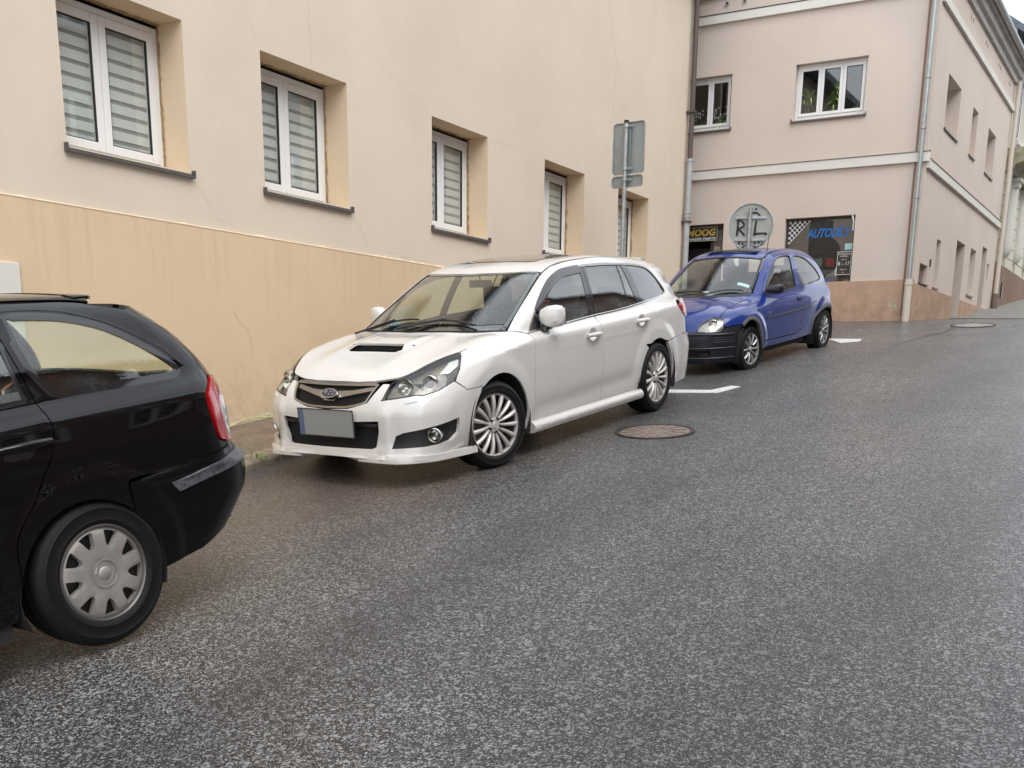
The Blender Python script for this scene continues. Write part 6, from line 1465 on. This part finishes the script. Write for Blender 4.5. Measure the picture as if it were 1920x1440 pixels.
# ---------------------------------------------------------------- black estate car at the left edge
def black_car():
    S = BlackCar(); root = car_root('parked_black_car', 'black estate car cut off by the left edge, seen from its rear left side', (-2.51116, 5.09518, -1.19767), math.radians(-124.348), math.radians(9.0), math.radians(.2)); root.scale = (1.056, 1.056, 1.056)
    P_ = paint('black_paint', (.002, .002, .0027), 0, .3, .04, coat=.9, spec=0); pm = [P_, M_inner]
    BK = plain('black_bumper', (.003, .003, .0034), .32, coat=.4, spec=.1)
    arch = lambda cx, r=.328, z=.300, n=30, y=.88: [(cx + r * math.cos(a), y, z + r * math.sin(a)) for a in np.linspace(-.25, PI + .25, n)]
    ar = arch(.042); af = arch(2.578 + .02, .335, .30)
    drear = cr_([(.104, .69, 1.268), (.096, .74, 1.15), (.088, .80, 1.03), (.075, .846, .957), (.108, .869, .853), (.219, .875, .695), (.345, .875, .548), (.362, .87, .37)])
    gl = cr_([(.062, .70, 1.245), (.052, .75, 1.146), (.012, .791, 1.052)], 3) + cr_([(-.02, .79, 1.045), (-.239, .788, 1.041), (-.45, .78, 1.036), (-.60, .773, 1.034)], 3) + cr_([(-.632, .765, 1.045), (-.622, .75, 1.075), (-.528, .72, 1.16), (-.374, .679, 1.261), (-.219, .655, 1.316), (-.08, .64, 1.340), (.05, .634, 1.350)], 3)
    topseam = cr_([(2.0, .60, 1.25), (1.6, .585, 1.33), (1.2, .58, 1.39), (.7, .575, 1.415), (.2, .57, 1.408), (-.10, .575, 1.39), (-.30, .585, 1.365), (-.38, .60, 1.345)], 3)
    out = [(.106, .66, 1.31), (.106, .62, 1.365)] + [p for p in topseam if p[0] < .1] + cr_([(-.42, .625, 1.325), (-.58, .665, 1.235), (-.71, .705, 1.128), (-.805, .745, 1.0)]) + cr_([(-.76, .79, .965), (-.715, .82, .93), (-.708, .832, .855), (-.72, .832, .78), (-.742, .828, .722)]) + [(-.80, .80, .70), (-.818, .79, .685)] + cr_([(-.70, .83, .675), (-.42, .857, .662), (-.155, .877, .663)])[:-1]
    out += [(-.19, .875, .655)] + [(p[0], .878, p[2]) for p in sorted(ar, key=lambda p: p[0]) if p[0] > -.20 and p[2] > .40 and p[0] < .36]
    out += [(.365, .87, .36)] + list(reversed(drear))[1:]
    for i_, p_ in enumerate(out):
        if p_[0] < -.40 and p_[2] > 1.0: out[i_] = snap(S, 'rear', [p_])[0]
    dpl = snap(S, 'rear', cr_([(-.42, .628, 1.325), (-.58, .668, 1.235), (-.71, .708, 1.128), (-.805, .748, 1.0)]))
    panel('rear_wing', S, 'long', out, pm, root, holes=[gl], both=True, res=.024)
    panel('quarter_window', S, 'side', gl, [glassy('rear_quarter_glass', (.84, .90, .78), alpha=.07, wet=.04, boost=1.0)] * 2, root, both=True, off=-.004, thick=0, gap=-.003, res=.05)
    strip('window_seal', S, 'side', gl + [gl[0]], .030, M_gloss, root, off=.001, thick=.004)
    strip('window_seal', S, 'side', cr_([(.10, .63, 1.378), (-.1, .64, 1.366), (-.25, .645, 1.338), (-.42, .67, 1.268), (-.58, .71, 1.165), (-.67, .745, 1.075)]), .010, M_trimblk, root, off=.002, thick=.003)
    # rear door, front door
    dw = [(.16, .66, 1.33), (.115, .70, 1.25), (.125, .78, 1.05), (.13, .79, 1.04), (1.05, .80, 1.02), (1.10, .65, 1.34)]
    out = [(.106, .62, 1.368), (1.18, .60, 1.375), (1.20, .80, 1.0), (1.20, .875, .7), (1.20, .86, .22), (.40, .86, .22), (.372, .87, .33)] + list(reversed(drear))[1:]
    dd = panel('rear_door', S, 'long', out, pm, root, holes=[dw], both=True, res=.035)
    panel('rear_door_window', S, 'side', dw, [M_side] * 2, root, both=True, off=-.006, thick=0, gap=-.003, res=.08)
    strip('window_seal', S, 'side', dw + [dw[0]], .022, M_gloss, root, off=.001, thick=.003)
    dw = [(1.26, .65, 1.34), (1.25, .80, 1.02), (2.05, .80, .99), (1.62, .68, 1.27)]
    out = [(1.19, .60, 1.37), (1.45, .61, 1.345), (1.75, .63, 1.27), (2.15, .75, 1.0), (2.20, .85, .8), (2.22, .86, .35), (2.16, .86, .22), (1.205, .86, .22), (1.205, .875, .7), (1.205, .80, 1.0)]
    panel('front_door', S, 'long', out, pm, root, holes=[dw], both=True, res=.05)
    panel('front_door_window', S, 'side', dw, [M_side] * 2, root, both=True, off=-.006, thick=0, gap=-.003, res=.08)
    out = [(2.155, .75, 1.0), (2.4, .70, .99), (3.0, .66, .88), (3.3, .6, .80), (3.42, .55, .62), (3.0, .86, .62)] + [(p[0], .87, p[2]) for p in af if p[2] > .36] + [(2.23, .86, .33), (2.205, .85, .8)]
    panel('front_wing', S, 'long', out, pm, root, both=True, res=.05)
    panel('bonnet', S, 'top', sym([(3.45, 0, .7), (3.40, .5, .7), (3.0, .655, .88), (2.42, .69, .98), (2.36, .4, 1.0), (2.40, 0, 1.0)]), pm, root, res=.08)
    panel('front_bumper', S, 'cylf', sym([(3.5, 0, .68), (3.42, .55, .60), (3.0, .86, .60), (2.95, .86, .25), (3.4, .6, .22), (3.5, 0, .2)]), [BK, M_inner], root, res=.06)
    panel('windscreen', S, 'top', sym([(2.34, 0, 1.0), (2.3, .4, 1.0), (2.16, .70, 1.0), (1.78, .60, 1.25), (1.60, .52, 1.33), (1.66, 0, 1.35)]), [M_wsg] * 2, root, off=-.004, thick=0, res=.08)
    panel('a_pillar', S, 'long', [(2.16, .74, 1.0), (1.76, .63, 1.27), (1.46, .61, 1.345), (1.19, .60, 1.372), (.11, .605, 1.385), (.11, .57, 1.41), (1.2, .575, 1.39), (1.6, .54, 1.34), (1.80, .59, 1.25), (2.18, .70, 1.0)], pm, root, both=True, res=.05)
    half = [(1.64, 0, 1.35), (1.59, .52, 1.335)] + [(x, y - .008, z) for x, y, z in topseam if x < 1.55] + [(-.44, .40, 1.35), (-.46, 0, 1.36)]
    rf = panel('roof', S, 'top', sym(half), pm, root, res=.07)
    for s_ in ():
        MB().tube([(x, s_ * .55, z) for x, z in ((1.35, 1.37), (1.28, 1.395), (.7, 1.42), (.2, 1.413), (-.12, 1.393), (-.20, 1.37))], .008, 8).build('roof_rail', M_trimblk, root, auto=50)
    panel('spoiler', S, 'top', sym([(-.30, 0, 1.4), (-.33, .56, 1.36), (-.43, .54, 1.34), (-.50, .3, 1.33), (-.52, 0, 1.33)]), pm, root, off=.003, thick=.012, res=.05)
    # tail lamps
    for s_ in (1, -1):
        tq = [(-.812, .742, .998), (-.76, .788, .965), (-.718, .818, .93), (-.711, .830, .855), (-.725, .830, .78), (-.745, .826, .722), (-.80, .805, .704), (-.86, .77, .702), (-.94, .66, .71), (-.96, .60, .80), (-.94, .60, .95), (-.90, .66, .99)]
        tl = panel('tail_light', S, 'cylr', [(x, s_ * y, z) for x, y, z in tq], [M_red, M_dark], root, off=.010, thick=.03, gap=.002, res=.02)
        panel('lamp_window', S, 'cylr', [(x, s_ * y, z) for x, y, z in [(-.815, .778, .905), (-.79, .800, .84), (-.80, .800, .78), (-.845, .785, .715), (-.90, .73, .715), (-.93, .68, .80), (-.91, .68, .90)]], [M_lampw, M_dark], tl, off=.012, thick=.003, gap=0, res=.03)
    MATS['rear_clear'] = glassy('rear_screen_glass', (.93, .97, .88), alpha=.02)
    hg = sym([(-.58, 0, 1.315), (-.56, .55, 1.295), (-.82, .66, 1.02), (-.90, 0, .99)])
    panel('tailgate', S, 'rear', sym([(-.45, 0, 1.355), (-.42, .40, 1.345)] + dpl + [(-.90, .63, .97), (-.95, .59, .80), (-.97, .62, .70), (-1.0, 0, .69)]), pm, root, holes=[hg], res=.05)
    panel('rear_glass', S, 'rear', hg, [MATS['rear_clear']] * 2, root, off=-.004, thick=0, gap=-.004, res=.07)
    ab = [(p[0], .875, p[2]) for p in sorted(ar, key=lambda p: -p[2]) if p[0] < -.19 and p[2] > .27]
    half = [(-1.06, 0, .685), (-1.02, .5, .685), (-.95, .68, .688), (-.822, .788, .683)] + cr_([(-.70, .83, .672), (-.42, .857, .659), (-.195, .875, .652)])[1:] + ab + [(-.32, .838, .235), (-.55, .835, .26), (-.70, .82, .30), (-.80, .74, .31), (-.88, .5, .31), (-.90, 0, .31)]
    rb = panel('rear_bumper', S, 'cylr', sym(half), [BK, M_inner], root, res=.026, thick=.03)
    wet = plain('wet_bumper_strip', (.10, .105, .115), .35, noise=.5, nscale=60, nbump=.5)
    for s_ in (1, -1):
        panel('bumper_strip', S, 'cylr', [(x, s_ * y, z) for x, y, z in [(-.415, .856, .598), (-.447, .853, .553), (-.62, .845, .575), (-.80, .81, .597), (-.90, .75, .605), (-1.0, .60, .61), (-1.02, .45, .61), (-1.02, .45, .655), (-.99, .60, .655), (-.89, .75, .652), (-.79, .81, .648), (-.62, .845, .625)]], [wet, M_dark], rb, off=.010, thick=.016, gap=0, res=.025)
    handle(root, S, .22, .892, .22, P_, None)
    (p,), _ = onsurf(S, 'side', [(.25, .87, .862)])
    v = [(p[0], p[1] + .003, p[2])] + [(p[0] + .065 * math.cos(a), p[1] + .002, p[2] + .028 * math.sin(a)) for a in np.linspace(0, 2 * PI, 22)[:-1]]
    mesh('handle_recess', v, [(0, 1 + i, 1 + (i + 1) % 21) for i in range(21)], root, plain('recess_shade_grey', (.03, .03, .032), .3))  # flat disc on the door; its grey stands in for recess shading
    panel('rubbing_strip', S, 'side', [(.44, .87, .47), (.60, .875, .48), (1.15, .875, .50), (1.15, .87, .43), (.60, .87, .41), (.47, .87, .40)], [BK, BK], root, both=True, off=.012, thick=.01, gap=0, res=.05)
    arch_liner(root, .042, .30, .345, .48, .868); arch_liner(root, 2.598, .30, .35, .48, .86)
    body_blocks(root, [((-.72, -.58, .19), (3.3, .58, .32)), ((.42, -.82, .16), (2.2, .82, .26)), ((-.9, -.62, .30), (-.45, .62, .5)), ((2.0, -.62, .34), (3.2, .62, .70)), ((-.45, -.5, .3), (-.40, .5, .66)), ((-.6, -.8, .86), (-.1, -.76, 1.0))])
    MB().box((-.85, -.55, .64), (.55, .55, .68)).build('boot_floor', M_inner, root)
    MB().box((-.72, -.58, .90), (.42, .58, .93)).build('parcel_cover', plain('cover_grey', (.16, .16, .15), .8), root, bevel=.01)
    MB().prism([(.95, .36), (.95, .5), (.62, .54), (.46, .96), (.38, .96), (.45, .4)], lambda u, w_, d: (u, d, w_), -.62, .62).build('rear_bench', M_seat, root, bevel=.03)
    for y in (-.38, .38): MB().box((.37, y - .12, .98), (.44, y + .12, 1.12)).build('headrest', M_seat, root, bevel=.02)
    seat(root, 1.5, .36, .36, M_seat); seat(root, 1.5, -.36, .36, M_seat)
    # wheel trim with nine openings
    def trim(e):
        R = .196; loops = [np.array([(R * math.cos(a), R * math.sin(a)) for a in np.linspace(0, 2 * PI, 73)[:-1]])]
        for k in range(9):
            a0 = 2 * PI * k / 9 + .13; q = []
            for t in np.linspace(0, PI, 9): q.append((.128 + .020 * (1 - math.sin(t)) - .0, .17 * math.cos(t)))
            pts = []
            for t in np.linspace(-1, 1, 7): pts.append((.180, t * .185))
            for t in np.linspace(1, -1, 9): pts.append((.174 - .062 * math.sqrt(max(0, 1 - t * t)) ** .7 - .002, t * .185 * (.8 + .2 * abs(t))))
            loops.append(np.array([(r_ * math.cos(a0 + b_), r_ * math.sin(a0 + b_)) for r_, b_ in pts[:-1]]))
        vv, F = tri2d(loops, .011); rr = np.hypot(vv[:, 0], vv[:, 1]); th = np.arctan2(vv[:, 1], vv[:, 0])
        h = -.012 + .012 * np.sin(np.clip(rr / R, 0, 1) * PI * .85) + .004 * (rr < .045) + .003 * ((rr > .05) & (rr < .054)) * -1 - .012 * sst(.17, .196, rr)
        lobe = np.cos(9 * (th - .13)); h = h - .004 * np.clip(lobe, 0, 1) * sst(.08, .12, rr) * sst(.185, .17, rr)
        V = np.stack([vv[:, 0], h, vv[:, 1]], 1); n = len(V); V2 = V.copy(); V2[:, 1] -= .007
        ed = {(u, v_) for a, b_, c in F for u, v_ in ((a, b_), (b_, c), (c, a))}; bd = [(u, v_) for u, v_ in ed if (v_, u) not in ed]
        # deep walls round the openings
        V3 = V.copy(); V3[:, 1] -= .028
        faces = [tuple(f) for f in F] + [(u, v_, n + v_, n + u) for u, v_ in bd]
        MB().add(np.concatenate([V, V3]), faces).build('wheel_trim', M_hub, e, auto=38)
        MB().lathe([(.001, .006), (.022, .004), (.028, -.001), (.030, -.004)], 28, 'y').build('hub_boss', M_hub, e, auto=40)
        MB().lathe([(.054, .003), (.058, .0045), (.062, .003)], 36, 'y').build('hub_ring', M_hub, e, auto=60)
        MB().lathe([(.05, -.045), (.19, -.045), (.19, -.05)], 32, 'y').build('steel_wheel', plain('steel_black', (.02, .02, .02), .5), e)
    for sx in (1, -1):
        wheel(root, 0, sx * .866, .314, .314, .205, .200, trim, sgn=sx, spin=.25); wheel(root, 2.578, sx * .866, .317, .317, .205, .200, trim, sgn=sx)
    return root
black_car()
# ---------------------------------------------------------------- signs
def sign_pole_thing(name, label, cat, x, y, zt, r=.03):
    root = empty(name, label, cat, (x, y, gz(x, y))); mb = MB().tube([(x, y, gz(x, y)), (x, y, zt)], r, 14); p = mb.build('pole', M_galv, root, auto=40); return root
def rrect(w_, h, r, n=5):
    out = []
    for cx, cy, a0 in ((w_/2 - r, h/2 - r, 0), (-w_/2 + r, h/2 - r, PI/2), (-w_/2 + r, -h/2 + r, PI), (w_/2 - r, -h/2 + r, 3*PI/2)):
        for k in range(n + 1): a = a0 + PI / 2 * k / n; out.append((cx + r * math.cos(a), cy + r * math.sin(a)))
    return out
def place_sign_rect():
    x, y = 1.475, 15.5
    root = sign_pole_thing('parking_sign', 'grey back of a rectangular sign and small plate on a pole by the beige wall', 'sign', x, y, 5.02)
    ux = Vector((.80, -.60, 0)); nb = Vector((-.60, -.80, 0))   # back faces the camera
    tilt = .022
    def M(cx, cz): return lambda u, w_, d: Vector((x, y, cz)) - nb * .055 + ux * (u + cx) + Vector((0, 0, w_)) + nb * d
    for (nm, w_, h, cz, cx, r) in (('sign_plate', .50, .66, 4.71, .018, .045), ('small_plate', .49, .155, 4.285, .010, .045)):
        pl = MB().prism(rrect(w_, h, r), M(cx, cz), -.004, 0).build(nm, M_signback, root)
        rim_ = MB(); o_ = rrect(w_, h, r); i_ = rrect(w_ - .02, h - .02, r - .01); n = len(o_); mm = M(cx, cz)
        v = [mm(u, q, 0) for u, q in o_] + [mm(u, q, .014) for u, q in o_] + [mm(u, q, .014) for u, q in i_] + [mm(u, q, .0005) for u, q in i_]
        f = [(j * n + i, j * n + (i + 1) % n, (j + 1) * n + (i + 1) % n, (j + 1) * n + i) for j in range(3) for i in range(n)]
        rim_.add(v, f).build('folded_rim', M_galv, pl, auto=30)
    for z in (4.98, 4.44, 4.30):
        mb = MB().tube([(x, y, z - .018), (x, y, z + .018)], .040, 16)
        mm = M(0, z); mb.box((-.02, -.02, -.015), (.10, .0, .015), 0, Matrix.Translation(Vector((x, y, z)) - nb * .03) @ Matrix(((ux.x, -nb.x, 0, 0), (ux.y, -nb.y, 0, 0), (0, 0, 1, 0), (0, 0, 0, 1))))
        mb.tube([Vector((x, y, z)) + ux * .04 - nb * .01, Vector((x, y, z)) + ux * .09 - nb * .01], .010, 8); mb.build('clamp', M_galv, root, auto=40)
    MB().tube([(x, y, 5.02), (x, y, 5.055)], .034, 14).build('pole_cap', M_trimblk, root)
    MB().tube([Vector((x, y, z)) - nb * .025 + ux * .05 for z in (4.34, 4.95)], .014, 6).build('fixing_rail', plain('rail_teal_grey', (.16, .21, .21), .5), root)
    fix(root)
place_sign_rect()
def place_sign_round():
    x, y = 3.65, 17.5; cz = 3.985
    root = sign_pole_thing('round_sign', 'grey back of a round sign with scrawled letters and faces, behind the blue car', 'sign', x, y, cz + .27)
    bx = Vector((x, y, 0)).normalized(); nb = -bx; ux = Vector((nb.y * -1, nb.x, 0)); ux = Vector((bx.y, -bx.x, 0))
    def M(u, w_, d): return Vector((x, y, cz)) + bx * .075 + ux * (u + .02) + Vector((0, 0, w_)) + nb * d
    c = [(.355 * math.cos(a), .355 * math.sin(a)) for a in np.linspace(0, 2 * PI, 49)[:-1]]
    pl = MB().prism(c, M, -.004, 0).build('disc', plain('disc_back_grey', (.34, .345, .32), .6, .1, noise=.1, nscale=6), root)
    n = 48; v = [M(u * k, q * k, d) for k, d in ((1, 0), (1, .018), (.955, .018), (.955, .001)) for u, q in c]
    MB().add(v, [(j * n + i, j * n + (i + 1) % n, (j + 1) * n + (i + 1) % n, (j + 1) * n + i) for j in range(3) for i in range(n)]).build('folded_rim', M_galv, pl, auto=30)
    for w_ in (.135, -.195): MB().prism([(-.235, w_ - .018), (.235, w_ - .018), (.235, w_ + .018), (-.235, w_ + .018)], M, .001, .022).build('cross_rail', M_galv, root)
    INK = plain('black_marker', (.012, .012, .014), .6); 
    def stroke(pts, r, nm='graffiti'):
        P = [np.array(p) for p in cr_([(a, b_, 0) for a, b_ in pts], 4)]; mb = MB(); k = len(P); v = []
        for i, p in enumerate(P):
            d = P[min(i + 1, k - 1)] - P[max(i - 1, 0)]; d /= max(np.linalg.norm(d), 1e-6); q = np.array([-d[1], d[0], 0]) * r * 1.3 * random.uniform(.85, 1.1)
            v += [M(p[0] + q[0], p[1] + q[1], .003), M(p[0] - q[0], p[1] - q[1], .003)]
        mb.add(v, [(2*i, 2*i+1, 2*i+3, 2*i+2) for i in range(k - 1)]); return mb
    def dot(u, w_, r): return MB().prism([(u + r * math.cos(a), w_ + r * 1.2 * math.sin(a)) for a in np.linspace(0, 2 * PI, 13)[:-1]], M, .0015, .003)
    ob = []
    for pts, r in (([(-.205, .10), (-.20, 0), (-.21, -.14)], .013), ([(-.205, .10), (-.13, .07), (-.11, .01), (-.18, -.03)], .012), ([(-.19, -.03), (-.14, -.08), (-.09, -.13)], .012),
                   ([(.08, .09), (.07, 0), (.065, -.12)], .013), ([(.045, -.125), (.12, -.105), (.24, -.105), (.225, -.13)], .012),
                   ([(-.05, .165), (-.02, .20), (.05, .205), (.10, .19), (.13, .155)], .011),
                   ([(-.215, -.265), (-.19, -.30), (-.15, -.315), (-.10, -.305), (-.085, -.27)], .009), ([(.055, -.29), (.10, -.31), (.16, -.30), (.20, -.25)], .010)):
        stroke(pts, r).build('graffiti_stroke', INK, pl)
    for u, w_, r in ((0, .262, .017), (.065, .258, .017), (-.17, -.245, .018), (-.115, -.252, .016), (.075, -.243, .018), (.135, -.238, .016)): dot(u, w_, r).build('graffiti_dot', INK, pl)
    fix(root)
place_sign_round()
# ---------------------------------------------------------------- weeds and the cord at the wall foot
def weed(label, s_, d, n, h, kind):
    p = wp(s_, d); z = gz(p.x, p.y) + (.11 if d < .9 else .05); r = empty('weed', label, 'weed', (p.x, p.y, z)); mb = MB()
    for k in range(n):
        a = random.uniform(0, 2 * PI); l = h * random.uniform(.5, 1.15); el = random.uniform(.3, 1.3); u = Vector((math.cos(a) * math.cos(el), math.sin(a) * math.cos(el), math.sin(el)))
        o = Vector((p.x + random.uniform(-.06, .06), p.y + random.uniform(-.05, .05), z)); sd = u.cross(Vector((0, 0, 1))).normalized() * l * (.22 if kind == 'leaf' else .04)
        m1 = o + u * l * .5; t_ = o + u * l - Vector((0, 0, l * .25)); mb.add([o, m1 + sd, t_, m1 - sd], [(0, 1, 2, 3)])
    mb.build('leaves', plain('leaf_bright', (.12, .25, .03), .5, noise=.4, nscale=25), r); fix(r); return r
weed('leafy green weed at the foot of the beige wall behind the black car', -.78, .07, 26, .15, 'leaf')
weed('second leafy weed growing from the kerb edge by the black car bumper', -1.42, .99, 16, .13, 'leaf')
weed('grassy weed hanging over the kerb joint between the black and white cars', -1.22, 1.16, 26, .12, 'grass')
pts = []
for t in np.linspace(0, 1, 26):
    s_ = -.95 + 1.5 * t; p = wp(s_, .10 + .035 * math.sin(t * 9)); pts.append((p.x, p.y, gz(p.x, p.y) + .135 + .035 * max(0, math.sin(t * 7 - 2)) ** 2))
tag(MB().tube(pts, .0055, 6).build('cord', plain('cord_yellow', (.55, .52, .22), .6), auto=50), 'thin pale yellow cord lying along the foot of the beige wall', 'cord')
bpy.context.view_layer.update()
